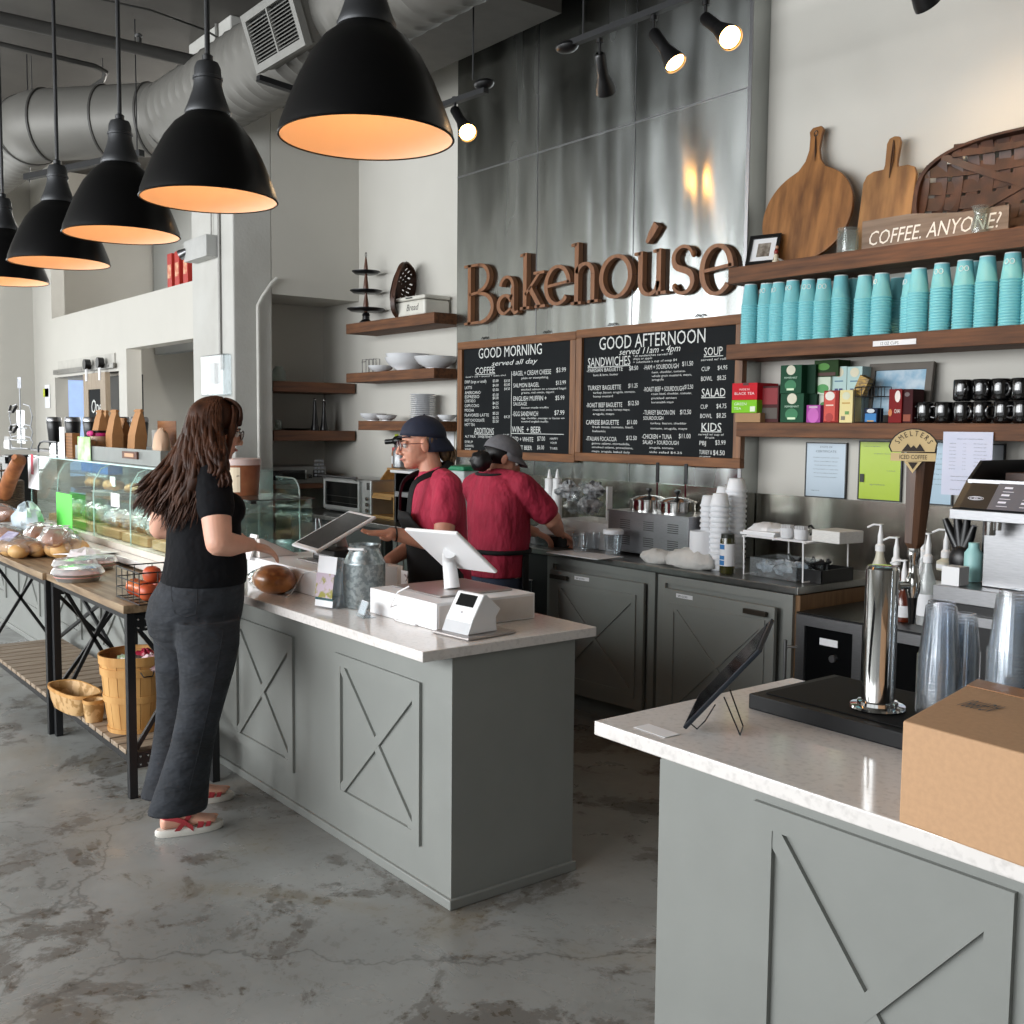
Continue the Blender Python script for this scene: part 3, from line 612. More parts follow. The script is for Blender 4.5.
for p, tdir in (((-1.76, 0, 0), (1, 0, 0)), ((-2.0, -.12, 0), (.75, .66, 0)), ((-2.3, -.385, 0), (.75, .66, 0)), ((-2.72, -.755, 0), (.75, .66, 0)), ((-2.97, -.83, 0), (1, 0, 0))):
    p = V(p); tt = V(tdir).normalized()
    x = V((0, 0, 1)); y = tt.cross(x)
    b_.loft([[p+tt*dz+(x*math.cos(2*PI*q/36)+y*math.sin(2*PI*q/36))*(Rd+rr_) for q in range(36)] for dz, rr_ in ((-.012, .002), (-.008, .010), (.008, .010), (.012, .002))])
b_.build('joint_collar', mat('dark_seam', '#3d3b38', .6), dt)
# hangers under the duct
hg = thing('duct_hanger', 'dark steel strut hanging on thin rods below the duct offset', 'hanger', (-9.55, 2.6, 3.72))
MB().beam((-.55, -.15, 0), (.95, .35, 0), .05, .05).build('strut', M['black'], hg, smooth=0)
for p in ((-.5, -.13), (.9, .33)): MB().cyl((p[0], p[1], -.05), (p[0], p[1], 1.03), .005, n=6).build('rod', M['black'], hg)
# air register box on the duct
A1 = P(257, 72, y=2.98); A0 = P(241, 18, x=A1[0]); u = (V(A1)-V(A0)); ulen = u.length; u.normalize()
ur = V((1, 0, 0)); wd = (P(304, 38, y=2.98)-A1).length
Bm = frame(A1, ur, -u)   # x right, y up the face, z towards the room
if Bm.to_3x3().col[2].y > 0: Bm = frame(A1, ur, -u) @ Matrix.Scale(1, 4)
nz_ = Bm.to_3x3().col[2]
ab = thing('air_register', 'louvred grey air outlet box mounted on the round duct', 'air vent', A1)
def loc2(m_): m2 = m_.copy(); m2.translation = V((0, 0, 0)); return m2
Bl = loc2(Bm); sgn = -1 if nz_.y > 0 else 1
mb = MB()
def fb(x0, y0, z0, x1, y1, z1):
    vs = [Bl @ V((x, y, z*sgn)) for x in (x0, x1) for y in (y0, y1) for z in (z0, z1)]
    return vs, [(0, 1, 3, 2), (4, 6, 7, 5), (0, 4, 5, 1), (2, 3, 7, 6), (0, 2, 6, 4), (1, 5, 7, 3)]
H_ = ulen
mb.add(*fb(0, 0, -.45, wd, H_, -.04)); mb.build('box', M['duct'], ab, smooth=0)
mb = MB()
for a in ((-.01, -.01, -.05, wd+.01, .035, 0), (-.01, H_-.035, -.05, wd+.01, H_+.01, 0), (-.01, .035, -.05, .035, H_-.035, 0), (wd-.035, .035, -.05, wd+.01, H_-.035, 0), (wd/2-.008, .035, -.03, wd/2+.008, H_-.035, -.002)): mb.add(*fb(*a))
mb.build('face_frame', mat('pale_grey_metal', '#84837f', .5, .2), ab, smooth=0)
mb = MB()
nl = 12
for k_ in range(nl):
    y = .045+(H_-.09)*k_/nl; vs = [Bl @ V((x, yy, z*sgn)) for x in (.036, wd-.036) for yy, z in ((y, -.006), (y+.012, -.03), (y+.015, -.028), (y+.003, -.004))]
    mb.add(vs, [(0, 1, 2, 3), (7, 6, 5, 4), (0, 4, 5, 1), (1, 5, 6, 2), (2, 6, 7, 3), (3, 7, 4, 0)])
mb.build('louvre', mat('pale_grey_metal'), ab, smooth=0)
mb = MB(); mb.add(*fb(.03, .03, -.042, wd-.03, H_-.03, -.0395)); mb.build('dark_back', M['blackp'], ab, smooth=0)
# bracket strut below the box
s0 = P(258, 78, y=2.95); s1 = P(315, 97, y=3.35)
MB().beam(V(s0)-V(A1), V(s1)-V(A1), .05, .035).build('support_strut', M['black'], ab, smooth=0)
# rectangular ceiling duct by the metal wall
tag(MB().bb((0, 0, 0), (2.9, .6, .45)).build('rectangular_duct', mat('grey_flat_duct', '#6b6863', .7), smooth=0, loc=(-8.05, 3.75, 4.12)), 'boxy grey duct tucked along the ceiling above the left shelves', 'duct')
# pipes
def pipe(name, pts, r, lab_, m_=None, cat='pipe'):
    o = V(pts[0]); return tag(MB().tube([V(p)-o for p in pts], r, 12).build(name, m_ or M['black'], loc=o), lab_, cat)
M['pipe'] = mat('grey_painted_pipe', '#4b4a48', .5, .3)
a = P(-20, 8, y=2.2); b2 = P(190, 60, z=4.5)
pipe('ceiling_pipe', [(P(0, 18, z=4.3)+(P(0, 18, z=4.3)-P(190, 60, z=4.3))*.5), P(190, 60, z=4.3), P(235, 70, z=4.3)], .045, 'thick dark pipe crossing under the ceiling above the lamps', M['pipe'])
pipe('ceiling_conduit', [P(-8, 42, z=4.55), P(95, 66, z=4.55), P(106, 72, z=4.55), P(103, 80, z=4.55), P(85, 92, z=4.55)], .02, 'thinner bent conduit pipe behind the thick ceiling pipe', M['pipe'])
pipe('ceiling_cable', [P(90, -3, z=4.6), P(150, 10, z=4.6), P(205, 30, z=4.6), P(222, 40, z=4.6)], .008, 'thin cable sagging under the ceiling', M['pipe'])
sp = thing('sprinkler_head', 'small sprinkler head on top of the thick ceiling pipe', 'sprinkler', P(139, 45, z=4.36))
MB().cyl((0, 0, -.03), (0, 0, .05), .02, n=10).build('body', M['pipe'], sp); MB().lathe([(.012, .05), (.03, .06), (.03, .07), (.008, .085)], n=12).build('deflector', M['steel'], sp)
for p in ((34, 'left'), (41, 'right')): pass
for px, y0, y1, l_ in ((33.5, -5, 155, 'thin hanger rod left of the fourth lamp stem'), (103, 5, 90, 'thin hanger rod right of the fourth lamp stem')):
    a = P(px, y1, y=2.5 if px < 50 else 3.0); pipe('hanger_rod', [a, (a[0], a[1], 4.74)], .005, l_, M['pipe'], 'rod')
# ================================================================ track lights
M['spotin'] = mat('lit_spot_lens', '#fff0d8', .3, emit='#ffb45e', estr=40)
M['spotdim'] = mat('dim_spot_lens', '#fff0d8', .3, emit='#ffbe70', estr=22)
def track(p, q, label, heads, rods, cano):
    p = V(p); q = V(q)
    t = thing('track_light', label, 'track light', p); d = q-p
    MB().beam((0, 0, 0), d, .035, .03).build('track', M['black'], t, smooth=0)
    MB().ball(cano-p, (.07, .05, .028), 20, 8).build('feed_canopy', M['blackp'], t)
    for r_ in rods: MB().cyl(V(r_)-p, (r_[0]-p.x, r_[1]-p.y, 4.74-p.z), .005, n=6).build('hanger_rod', M['black'], t)
    for (hp, he, lens) in heads:      # joint on the track, mouth of the lamp
        hp = V(hp)-p; he = V(he)-p; hp2 = hp-V((0, 0, .07)); dr = (he-hp2).normalized()
        h = MB().cyl(hp, hp2, .008, n=8).cyl(hp+V((0, 0, .005)), hp-V((0, 0, .015)), .018, n=10)
        L_ = (he-hp2).length
        h.tube([hp2-dr*.01, hp2, hp2+dr*L_*.5, hp2+dr*L_*.62, he-dr*.02, he], [.018, .028, .028, .034, .05, .052], 20, cap=False)
        ho = h.build('spot_head', M['blackp'], t, smooth=50)
        MB().tube([he-dr*.012, he-dr*.010], [.046, .046], 20).build('lens', lens, ho)
    return t
YT_ = 3.6
h1 = [(P(600, 40, y=3.6), P(606, 92, y=3.72), M['blackp']), (P(654, 17, y=3.6), P(676, 64, y=3.62), M['spotdim']), (P(706, 2, y=3.6), P(731, 38, y=3.53), M['spotin'])]
track(P(572, 43, y=3.6), P(760, -30, y=3.6), 'black ceiling track with three spotlights in front of the metal wall', h1, [P(583, 38, y=3.6)], P(567, 47, y=3.6))
h2 = [(P(455, 98, y=3.6), P(468, 133, y=3.53), M['spotin'])]
track(P(486, 90, y=3.6), P(395, 122, y=3.6), 'black ceiling track with one lit spotlight left of the metal wall', h2, [P(473, 80, y=3.6)], P(484, 84, y=3.6))
h3 = [(V((x, 3.6, 3.44)), V((x+.02, 3.78, 3.20)), M['spotin']) for x in (-2.35, -1.5, -.65)]
track((-2.6, 3.6, 3.46), (-.4, 3.6, 3.46), 'black ceiling track washing the white wall above the cutting boards', h3, [V((-1.5, 3.6, 3.46))], V((-2.62, 3.6, 3.46)))
def spot(loc, to, e, ang_, col=(1, .74, .45), r=.04, blend=.6):
    l = bpy.data.lights.new('spotlight', 'SPOT'); l.energy = e; l.spot_size = math.radians(ang_); l.spot_blend = blend; l.color = col; l.shadow_soft_size = r
    o = bpy.data.objects.new('spotlight', l); C.objects.link(o); o.location = loc; o.rotation_euler = (V(to)-V(loc)).to_track_quat('-Z', 'Y').to_euler(); return o
for (hp, he, m_), e in zip(h1+h2+h3, (0, 8, 14, 10, 16, 16, 16)):
    if e: dr = (V(he)-(V(hp)-V((0, 0, .07)))).normalized(); spot(V(he)+dr*.01, V(he)+dr, e, 110, blend=1)
# ================================================================ right wall shelf contents
def ell(cx, cy, rx, ry, n=32, a0=0, a1=360): return [(cx+rx*math.cos(math.radians(a0+(a1-a0)*i/n)), cy+ry*math.sin(math.radians(a0+(a1-a0)*i/n))) for i in range(n)]
M['board1'] = wood('acacia_board_wood', '#a06d3c', '#5f3b1c', 2, .4, 2.2, 9)
M['board2'] = wood('oak_board_wood', '#a97a48', '#6e4a28', 2, .45, 2.2, 7)
def wx(px, py, y): return P(px, py, y=y)[0]
# round cutting board with handle, leaning
yb_ = 4.50
x0, x1 = wx(766, 210, yb_), wx(856, 190, yb_); cx = (x0+x1)/2; r = (x1-x0)/2
ztop = P(823, 128, y=4.56)[2]-ZT; lean = math.radians(-9)
cb = thing('cutting_board', 'large round wooden serving board with a long handle, leaning on the wall', 'cutting board', (cx, 4.455, ZT+.006))
hh = ztop/math.cos(lean); ry = (hh*.70)/2
out = []
for i in range(60):
    a = 360*i/60-90; x = r*math.cos(math.radians(a)); z = ry+ry*math.sin(math.radians(a)); out.append((x, z))
# handle grows from the top
body = [p for p in out if not (abs(p[0]) < r*.34 and p[1] > ry)]
st = [i for i, p in enumerate(body) if p[0] > 0 and p[1] > ry][-1]
hp = [(r*.30, ry*2*.985), (.045, ry*2+.035), (.030, ry*2+.09), (.034, hh-.05), (.042, hh-.02), (.025, hh), (-.025, hh), (-.042, hh-.02), (-.034, hh-.05), (-.030, ry*2+.09), (-.045, ry*2+.035), (-r*.30, ry*2*.985)]
poly = body[:st+1]+hp+body[st+1:]
Lm = Matrix.Rotation(lean, 4, 'X') @ frame((0, 0, 0), (1, 0, 0), (0, 0, 1))
MB().prism(poly, Lm, .018).build('board', M['board1'], cb, smooth=0, bevel=.003)
MB().tube([Lm @ V((math.cos(a)*.011, hh-.035+math.sin(a)*.014, .0183)) for a in [2*PI*i/14 for i in range(15)]], .0025, 6).build('hole_rim', M['blackp'], cb)
MB().tube([Lm @ V(p) for p in ((0, hh-.04, .02), (.006, hh-.08, .024), (.012, hh-.13, .024), (.018, hh-.18, .024), (.016, hh-.13, .022), (.002, hh-.05, .02))], .0025, 6).build('leather_loop', mat('dark_leather', '#4a2f1d'), cb)
# rectangular board
x0, x1 = wx(863, 200, yb_), wx(916, 190, yb_); cx = (x0+x1)/2; w_ = x1-x0
hh = (P(895, 140, y=4.56)[2]-ZT)/math.cos(lean); zb_ = (P(890, 171, y=4.54)[2]-ZT)
cb = thing('cutting_board', 'rectangular wooden board with a short handle, leaning between the round board and the basket', 'cutting board', (cx, 4.46, ZT+.006))
poly = [(-w_/2, 0), (w_/2, 0), (w_/2, zb_-.05), (w_/2-.015, zb_-.015), (w_/2-.05, zb_), (.036, zb_), (.032, zb_+.02), (.036, hh-.03), (.025, hh-.006), (0, hh), (-.025, hh-.006), (-.036, hh-.03), (-.032, zb_+.02), (-.036, zb_), (-w_/2+.05, zb_), (-w_/2+.015, zb_-.015), (-w_/2, zb_-.05)]
MB().prism(poly, Lm, .018).build('board', M['board2'], cb, smooth=0, bevel=.003)
MB().tube([Lm @ V(p) for p in ((0, hh-.02, .02), (.01, hh-.06, .024), (.014, hh-.12, .024), (.005, hh-.2, .024), (.001, hh-.12, .022), (0, hh-.03, .02))], .003, 6).build('leather_loop', mat('dark_leather'), cb)
# big oval splint basket
M['splint'] = mat('dark_splint_wood', '#4e2f1f', .5, col2='#2f1b12', scale=12)
def tobacco(name, lab, loc, W, H, leanr, n=9, rz=0, dish=.07):
    t = thing(name, lab, 'basket', loc, rz); Lx = Matrix.Rotation(leanr, 4, 'X') @ frame((0, 0, 0), (1, 0, 0), (0, 0, 1))
    sq = lambda a: (W/2*math.copysign(abs(math.cos(a))**.72, math.cos(a)), H/2+H/2*math.copysign(abs(math.sin(a))**.72, math.sin(a)))
    pts = [sq(2*PI*i/64) for i in range(64)]; inn = [(p[0]*.955, H/2+(p[1]-H/2)*.945) for p in pts]
    MB().band(pts, inn, Lx, .035).build('rim', M['splint'], t, smooth=40)
    def inside(u, v): return (abs(u)/(W/2))**2.75+(abs(v-H/2)/(H/2))**2.75 < .995
    def dp(u, v): 
        q = (abs(u)/(W/2))**2.4+(abs(v-H/2)/(H/2))**2.4; return .02-dish*max(0, 1-q**1.5)
    def strip(a, b_, wd, off, nm):
        mb = MB(); N_ = 24; rows = []
        a = V(a); b_ = V(b_); dr = (b_-a).normalized(); nn = V((-dr.y, dr.x))
        ts = [i/N_ for i in range(N_+1) if inside(*(a.lerp(b_, i/N_)))]
        if len(ts) < 2: return
        for tt in ts:
            p = a.lerp(b_, tt); z = dp(p.x, p.y)+off
            rows.append([Lx @ V((*(p+nn*wd/2), z)), Lx @ V((*(p+nn*wd/2), z+.003)), Lx @ V((*(p-nn*wd/2), z+.003)), Lx @ V((*(p-nn*wd/2), z))])
        mb.loft(rows).build(nm, M['splint'], t, smooth=40)
    for i in range(n):
        x = -W/2+W*(i+.5)/n; strip((x, 0), (x, H), W/n*.8, 0 if i % 2 else .004, 'splint')
    m_ = max(4, int(n*H/W))
    for i in range(m_):
        y = H*(i+.5)/m_; strip((-W/2, y), (W/2, y), H/m_*.8, .002 if i % 2 else .005, 'splint')
    strip((-W*.45, H*.06), (W*.45, H*.94), .03, .012, 'cross_brace'); strip((W*.45, H*.06), (-W*.45, H*.94), .03, .016, 'cross_brace')
    return t
bx0 = wx(919, 200, 4.5); Hb = P(1015, 136, y=4.57)[2]-ZT
tobacco('tobacco_basket', 'big oval dark splint basket leaning on the wall behind the coffee sign', ((bx0+bx0+.95)/2, 4.44, ZT+.004), .95, Hb/math.cos(.2), -.2, 14)
# coffee sign
sx0, sx1 = wx(862, 240, 4.36), wx(1009, 215, 4.36); z1_ = P(862, 222, y=4.36)[2]-ZT; z2_ = P(1009, 204, y=4.36)[2]-ZT
cs = thing('wooden_sign', 'long narrow wooden sign painted COFFEE. ANYONE?', 'sign', (sx0, 4.37, ZT+.001))
wS = sx1-sx0
MB().prism([(0, 0), (wS, 0), (wS, z2_-.003), (wS*.7, z2_-.004), (wS*.35, z1_+.0), (0, z1_)], WALLM(0, 0, 0), .012).build('board', wood('grey_brown_plank', '#85705f', '#65513f', 0, .6), cs, smooth=0)
tm = text_mesh([('COFFEE. ANYONE?', 0, 0, 1, 1, .25)], Matrix.Identity(4), 0); mx = max(v.x for v in tm.v)
hz_ = min(z1_, z2_)*.62
MB().add([V((.03+v.x/mx*(wS-.06), -.0125, min(z1_, z2_)*.17+v.y*hz_)) for v in tm.v], tm.f).build('lettering', mat('white_sign_paint', '#e6e0d6', .7), cs, smooth=0)
# glass jar, small carafe
M['cglass'] = glass('clear_jar_glass', '#eef4f2', .08, 1.3)
gx = wx(848, 235, 4.36)
j = tag(MB().lathe([(.045, .004), (.05, .0), (.05, .09), (.042, .1), (.042, .104), (.05, .108), (.05, .113), (.047, .113), (.046, .01)], n=24, cap=False).build('glass_jar', M['cglass'], loc=(gx, 4.36, ZT+.001)), 'small clear glass jar between the round board and the sign', 'jar')
gx = wx(980, 215, 4.335)
tag(MB().lathe([(.03, 0), (.034, .03), (.026, .06), (.022, .075), (.03, .1), (.036, .112), (.034, .112), (.02, .078), (.03, .01)], n=24, cap=False).build('glass_carafe', M['cglass'], loc=(gx, 4.335, ZT+.001)), 'little waisted clear glass in front of the painted sign', 'glass')
# picture frame + figurine
x0, x1 = wx(745, 240, 4.38), wx(782, 240, 4.38); hF = (P(765, 222, y=4.42)[2]-ZT)
pf = thing('picture_frame', 'small black picture frame leaning at the left end of the top shelf', 'picture frame', ((x0+x1)/2, 4.37, ZT+.003), math.radians(14))
Lf = Matrix.Rotation(-.35, 4, 'X') @ frame((0, 0, 0), (1, 0, 0), (0, 0, 1)); w_ = .17; h = .165
o4 = [(-w_/2, 0), (w_/2, 0), (w_/2, h), (-w_/2, h)]; i4 = [(-w_/2+.018, .018), (w_/2-.018, .018), (w_/2-.018, h-.018), (-w_/2+.018, h-.018)]
MB().band(o4, i4, Lf, .014).build('frame', M['blackp'], pf, smooth=0)
MB().prism(i4, Lf, .005).build('mat_card', M['paper'], pf, smooth=0)
MB().prism([(-.035, .045), (.035, .045), (.035, .12), (-.035, .12)], Lf, .0062).build('photo', mat('pale_photo_print', '#9c948a', .6, col2='#5d5248', scale=30), pf, smooth=0)
fg = thing('figurine', 'tiny figurine in red and white standing before the picture frame', 'figurine', (wx(776, 258, 4.335), 4.335, ZT+.001))
MB().lathe([(.018, 0), (.019, .006), (.011, .012), (.012, .03), (.008, .04)], n=14).build('base', mat('cream_ceramic', '#d9cfb8', .3), fg)
MB().ball((0, 0, .05), (.012, .01, .014), 12, 8).build('torso', mat('red_ceramic', '#8f2a22', .3), fg); MB().ball((.004, 0, .072), .009, 12, 8).build('head', mat('skin_ceramic', '#c79c7e', .3), fg)
# teal paper cups: every cup in each stack
M['cup'] = mat('teal_paper_cup', '#86d0d8', .45, var=.02); M['cupw'] = mat('white_cup_bottom', '#dfe6e6', .6); M['logo'] = mat('white_cup_print', '#e8f4f4', .6)
def cup_proto(h, rt, rb):
    t = thing('paper_cup', 'x', 'paper cup', (0, 0, 0))
    # inverted: rim down
    MB().lathe([(rt, 0), (rt+.002, .002), (rt+.002, .006), (rt-.001, .008), (rb, h), (rb-.004, h), (rb-.004, h-.004)], n=20).build('wall', M['cup'], t, smooth=50)
    MB().lathe([(rb+.0006, h-.004), (rb+.0003, h+.001), (rb-.004, h+.001), (rb-.0045, h-.0025), (.001, h-.0025)], n=20, cap=False).build('base_disc', M['cupw'], t)
    return t
cp = cup_proto(.112, .045, .031); cp_small = cup_proto(.108, .041, .029)
def logo_cup(o, ang0):
    mb = MB()
    for s_ in (-1, 1):
        pts = []
        for i in range(13):
            a = 2*PI*i/12; da = s_*.30+.24*math.cos(a); z = .075+.011*math.sin(a); r_ = .045-(.014)*(z/.112)+.0012
            pts.append((r_*math.cos(ang0+da), r_*math.sin(ang0+da), z))
        mb.tube(pts, .0018, 5, cap=False)
    mb.build('printed_logo', M['logo'], o, smooth=30)
# stack: left px, right px of rim, top y, y depth row, small?, label piece
stacks = [(741, 758.5, 284, 0), (758, 774, 283, 0), (770.5, 785.5, 282, 0), (784, 799.5, 280, 0), (798.5, 816, 279, 0), (814, 831, 278.5, 0), (829, 850, 275, 1), (855, 871.5, 275, 0), (870.5, 890, 273, 0), (902, 918, 273, 1), (907, 927, 268, 0), (926.5, 952.5, 263, 0), (952, 973, 260, 0), (973, 996, 256, 0), (998, 1021, 252.5, 0), (1021, 1043, 252, 0)]
desc = ['leftmost teal stack', 'second teal stack from the left', 'third teal stack from the left', 'fourth teal stack from the left', 'fifth teal stack from the left', 'sixth teal stack from the left', 'teal stack behind the single short stack', 'eighth front stack from the left', 'ninth stack, beside the shaded gap', 'narrow stack set back mid shelf', 'first stack right of the shaded gap', 'fifth front stack from the right end', 'fourth front stack from the right end', 'third stack from the right end', 'tall second stack from the right edge', 'teal stack cut by the right picture edge']
def stack(cx, yc, zt_, n_label, first=[True], proto=None, logo=None):
    ztop = zt_; n = max(1, round((ztop-ZC-.112)/.0125)+1); pitch = (ztop-ZC-.001-.112)/max(1, n-1)
    for i in range(n):
        src = cp
        o = copy_tree(src, loc=(cx, yc, ZC+.001+pitch*i), rz=0)
        o['label'] = 'teal cup '+('atop the ' if i == n-1 else 'in the ')+n_label; o['group'] = 'cups in the '+n_label if i < n-1 else 'teal paper cups on the shelf'
        if i == n-1 and logo is not None: logo_cup(o, logo)
cfirst = True
for (a, b2, ty, back), ds in zip(stacks, desc):
    yc = 4.365 if not back else 4.40
    xm = (a+b2)/2; p = P(xm, 330, y=yc); zt_ = P(xm, ty+1, y=yc)[2]
    stack(p[0], yc, zt_, ds, logo={2: -1.2, 4: -1.2, 6: -1.0}.get(0, None) if False else (-2.2+.5*((int(xm)*7) % 5)/2 if (int(a) % 2 == 0) else None))
p = P(841, 345, y=4.33); # single short stack in front
# rear shaded stacks
for (a, b2, ty, ds) in ((848, 858, 279, 'shaded rear stack left of the middle'), (889, 903, 278, 'shaded rear stack in the gap'), (966, 980, 262, 'shaded rear stack near the right')):
    p = P((a+b2)/2, 330, y=4.50); stack(p[0], 4.50, P((a+b2)/2, ty, y=4.50)[2], ds)
for ch in ALL_CH(cp): bpy.data.objects.remove(ch)
bpy.data.objects.remove(cp)
for ch in ALL_CH(cp_small): bpy.data.objects.remove(ch)
bpy.data.objects.remove(cp_small)
# ---------------------------------------------------------------- tea shelf (top at ZG)
def pbox(name, px0, px1, pyt, pyb, y, dep, col, label, cat='box', zbase=None, rz=0, parts=(), w_add=0, top=None):
    """carton with its front face at y ; photograph columns give its width"""
    z0_ = ZG+.001 if zbase is None else zbase
    x0 = wx(px0, pyb, y); x1 = wx(px1, pyb, y); w_ = x1-x0; h = P((px0+px1)/2, pyt, y=y)[2]-z0_
    t = thing(name, label, cat, ((x0+x1)/2, y+dep/2, z0_), rz)
    MB().box((0, 0, h/2), (w_, dep, h)).build('carton', mat(name+'_'+col[1:], col, .6, var=.03, spec=.15), t, smooth=0, bevel=.0015)
    for ip, (kind, u, v, a, b2, c2) in enumerate(parts):
        mb = MB(); fm = frame((-w_/2, -dep/2-.0006-.0005*ip, 0), (1, 0, 0), (0, 0, 1))
        if kind == 'oval': mb.prism(ell(u*w_, v*h, a*w_/2, b2*w_/2, 20), fm, .0006)
        elif kind == 'rect': mb.prism([((u-a/2)*w_, (v-b2/2)*h), ((u+a/2)*w_, (v-b2/2)*h), ((u+a/2)*w_, (v+b2/2)*h), ((u-a/2)*w_, (v+b2/2)*h)], fm, .0006)
        else:
            tm = text_mesh([(kind, 0, 0, 1, 1)], Matrix.Identity(4), 0); mx = max(v_.x for v_ in tm.v)
            mb.add([fm @ V(((u-a/2)*w_+v_.x/mx*a*w_, (v-b2/2)*h+v_.y*b2*h, .0008)) for v_ in tm.v], tm.f)
        mb.build('print' if kind in ('oval', 'rect') else 'lettering', mat('print_'+c2[1:], c2, .6), t, smooth=0)
    return t, h, z0_, (x0, x1)
t, h, z0, _x = pbox('cardboard_box', 735, 760, 413, 422.5, 4.40, .16, '#a3815f', 'flat brown cardboard box under the lime green carton')
ztop = z0+h+.001
t, h, z0, _x = pbox('tea_box', 731.5, 756.5, 400, 411, 4.395, .17, '#7fc22c', 'lime green carton under the red carton at the shelf end', zbase=ztop, parts=(('GREEN', .35, .7, .5, .22, '#e8f5d8'), ('TEA', .25, .35, .3, .22, '#e8f5d8'), ('rect', .85, .3, .2, .4, '#dfe8cf')))
ztop = z0+h+.001
pbox('tea_box', 732, 757, 383, 399.6, 4.395, .17, '#c41f2c', 'red open carton topmost at the left end of the tea shelf', zbase=ztop, parts=(('MADE IN', .5, .62, .4, .12, '#f0dede'), ('BLACK TEA', .5, .38, .8, .16, '#f0dede'), ('rect', .55, .93, .22, .16, '#5c1318')))
pbox('wire_bin', 758, 778, 386, 422, 4.44, .14, '#4b2a2a', 'dark open bin behind the red carton', 'bin', parts=(('rect', .5, .72, .9, .45, '#8d1f27'), ('rect', .5, .25, .9, .3, '#514842')))
G = '#1e4a34'
gp = (('oval', .5, .82, .42, .38, '#d9d6c0'), ('PEPPERMINT', .5, .55, .62, .07, '#bfe0c8'), ('oval', .5, .28, .55, .42, '#2c7a4e'), ('rect', .5, .14, .34, .07, '#d4e8c6'))
t, h, z0, xx = pbox('tea_box', 780, 803, 393.5, 422, 4.395, .13, G, 'dark green tea carton, lower one of the two at the front', parts=gp)
pbox('tea_box', 780, 801, 365, 392.6, 4.395, .13, G, 'dark green tea carton stacked on another of the same green', zbase=z0+h+.001, parts=gp)
t, h, z0, xx = pbox('tea_box', 803.5, 816, 394, 422, 4.44, .13, '#143524', 'dark green carton at the back of the row, lower one')
pbox('tea_box', 803.5, 815, 364.5, 393, 4.44, .13, '#143524', 'dark green carton at the back of the row, upper one', zbase=z0+h+.001)
t, h, z0, xx = pbox('tea_box', 816, 830, 395, 422, 4.46, .1, '#d6dccb', 'white and green tea carton behind the purple packet', parts=(('oval', .5, .6, .5, .5, '#4a8a4a'),))
t, h2, z02, xx = pbox('tea_box', 815, 830, 377, 394, 4.46, .1, '#cfdcc8', 'white carton with green leaves on the upper level', zbase=z0+h+.001, parts=(('oval', .5, .35, .8, .5, '#4f9a55'),))
pbox('tea_box', 814, 838, 360, 376, 4.46, .1, '#27401f', 'dark green and brown carton on the very top of the pile', zbase=z02+h2+.001, parts=(('oval', .4, .6, .5, .25, '#4c8a33'), ('rect', .5, .15, .8, .2, '#4a2a20')))
bl = (('oval', .5, .8, .6, .55, '#e4dcc0'), ('rect', .5, .5, .55, .04, '#55809a'), ('rect', .35, .2, .22, .1, '#3b3f72'), ('rect', .65, .2, .22, .1, '#3b3f72'))
for a, b2, w1 in ((831, 846, 'left'), (846.5, 861.5, 'right')):
    t, h, z0, xx = pbox('tea_box', a, b2, 396, 422, 4.475, .09, '#9fb0ac', 'grey-green carton hidden low behind the '+('red' if a < 840 else 'cream')+' packet')
    pbox('tea_box', a, b2, 366.5, 395, 4.475, .09, '#b9d3d0', 'pale blue tea carton with cream oval, '+w1+' one of the pair', zbase=z0+h+.001, parts=bl)
pbox('tea_packet', 806, 820, 405, 422, 4.41, .05, '#a34a9b', 'small purple tea packet in front of the green cartons', 'packet', parts=(('oval', .5, .4, .8, .9, '#c561b8'), ('rect', .5, .88, .6, .12, '#cfb0c8')))
pbox('tea_box', 823, 838, 390.5, 422, 4.40, .07, '#8e2b26', 'red-orange tea packet with white oval logo', parts=(('rect', .42, .5, .72, .9, '#cf4a3c'), ('oval', .42, .83, .62, .5, '#ece6dc'), ('rect', .42, .54, .5, .04, '#f0d8c8'), ('oval', .42, .16, .5, .5, '#a82f2a')))
pbox('tea_box', 839, 852, 390, 422, 4.40, .07, '#e3d59c', 'cream yellow tea packet right of the red-orange one', parts=(('oval', .5, .82, .6, .5, '#d9dcc0'), ('rect', .5, .6, .6, .04, '#c39a4a'), ('rect', .3, .14, .3, .12, '#7a7666'), ('rect', .6, .3, .3, .1, '#6b9a55')))
wr = thing('wire_rack', 'small black wire rack holding a tilted yellow packet', 'rack', (wx(870, 410, 4.43), 4.44, ZG+.001))
mb = MB()
for z in (.0, .12, .165):
    for a, b2 in (((-.07, -.03, z), (.07, -.03, z)), ((.07, -.03, z), (.07, .05, z)), ((.07, .05, z), (-.07, .05, z)), ((-.07, .05, z), (-.07, -.03, z))): mb.cyl(V(a)+V((0, 0, .003)), V(b2)+V((0, 0, .003)), .0022, n=6)
for x in (-.07, -.035, 0, .035, .07):
    for y in (-.03, .05): mb.cyl((x, y, .003 if abs(x) > .05 else .12), (x, y, .168), .0018, n=6)
mb.build('frame', M['black'], wr)
tag(MB().box((0, 0, 0), (.055, .04, .085), (0, .45, 0)).build('tea_packet', mat('yellow_striped_packet', '#c79a2f', .5, col2='#4a3a22', scale=40, stretch=(1, 1, 4)), smooth=0, loc=(wx(863, 392, 4.45), 4.452, ZG+.178)), 'tilted yellow striped packet lying in the wire rack', 'packet')
pbox('tea_packet', 864, 877, 408, 422, 4.40, .05, '#16233d', 'dark blue tea packet with bright blue base under the rack', 'packet', parts=(('rect', .5, .35, .85, .55, '#2477b8'), ('oval', .5, .8, .6, .28, '#cfd6dc'), ('rect', .5, .12, .5, .08, '#c79a4a')))
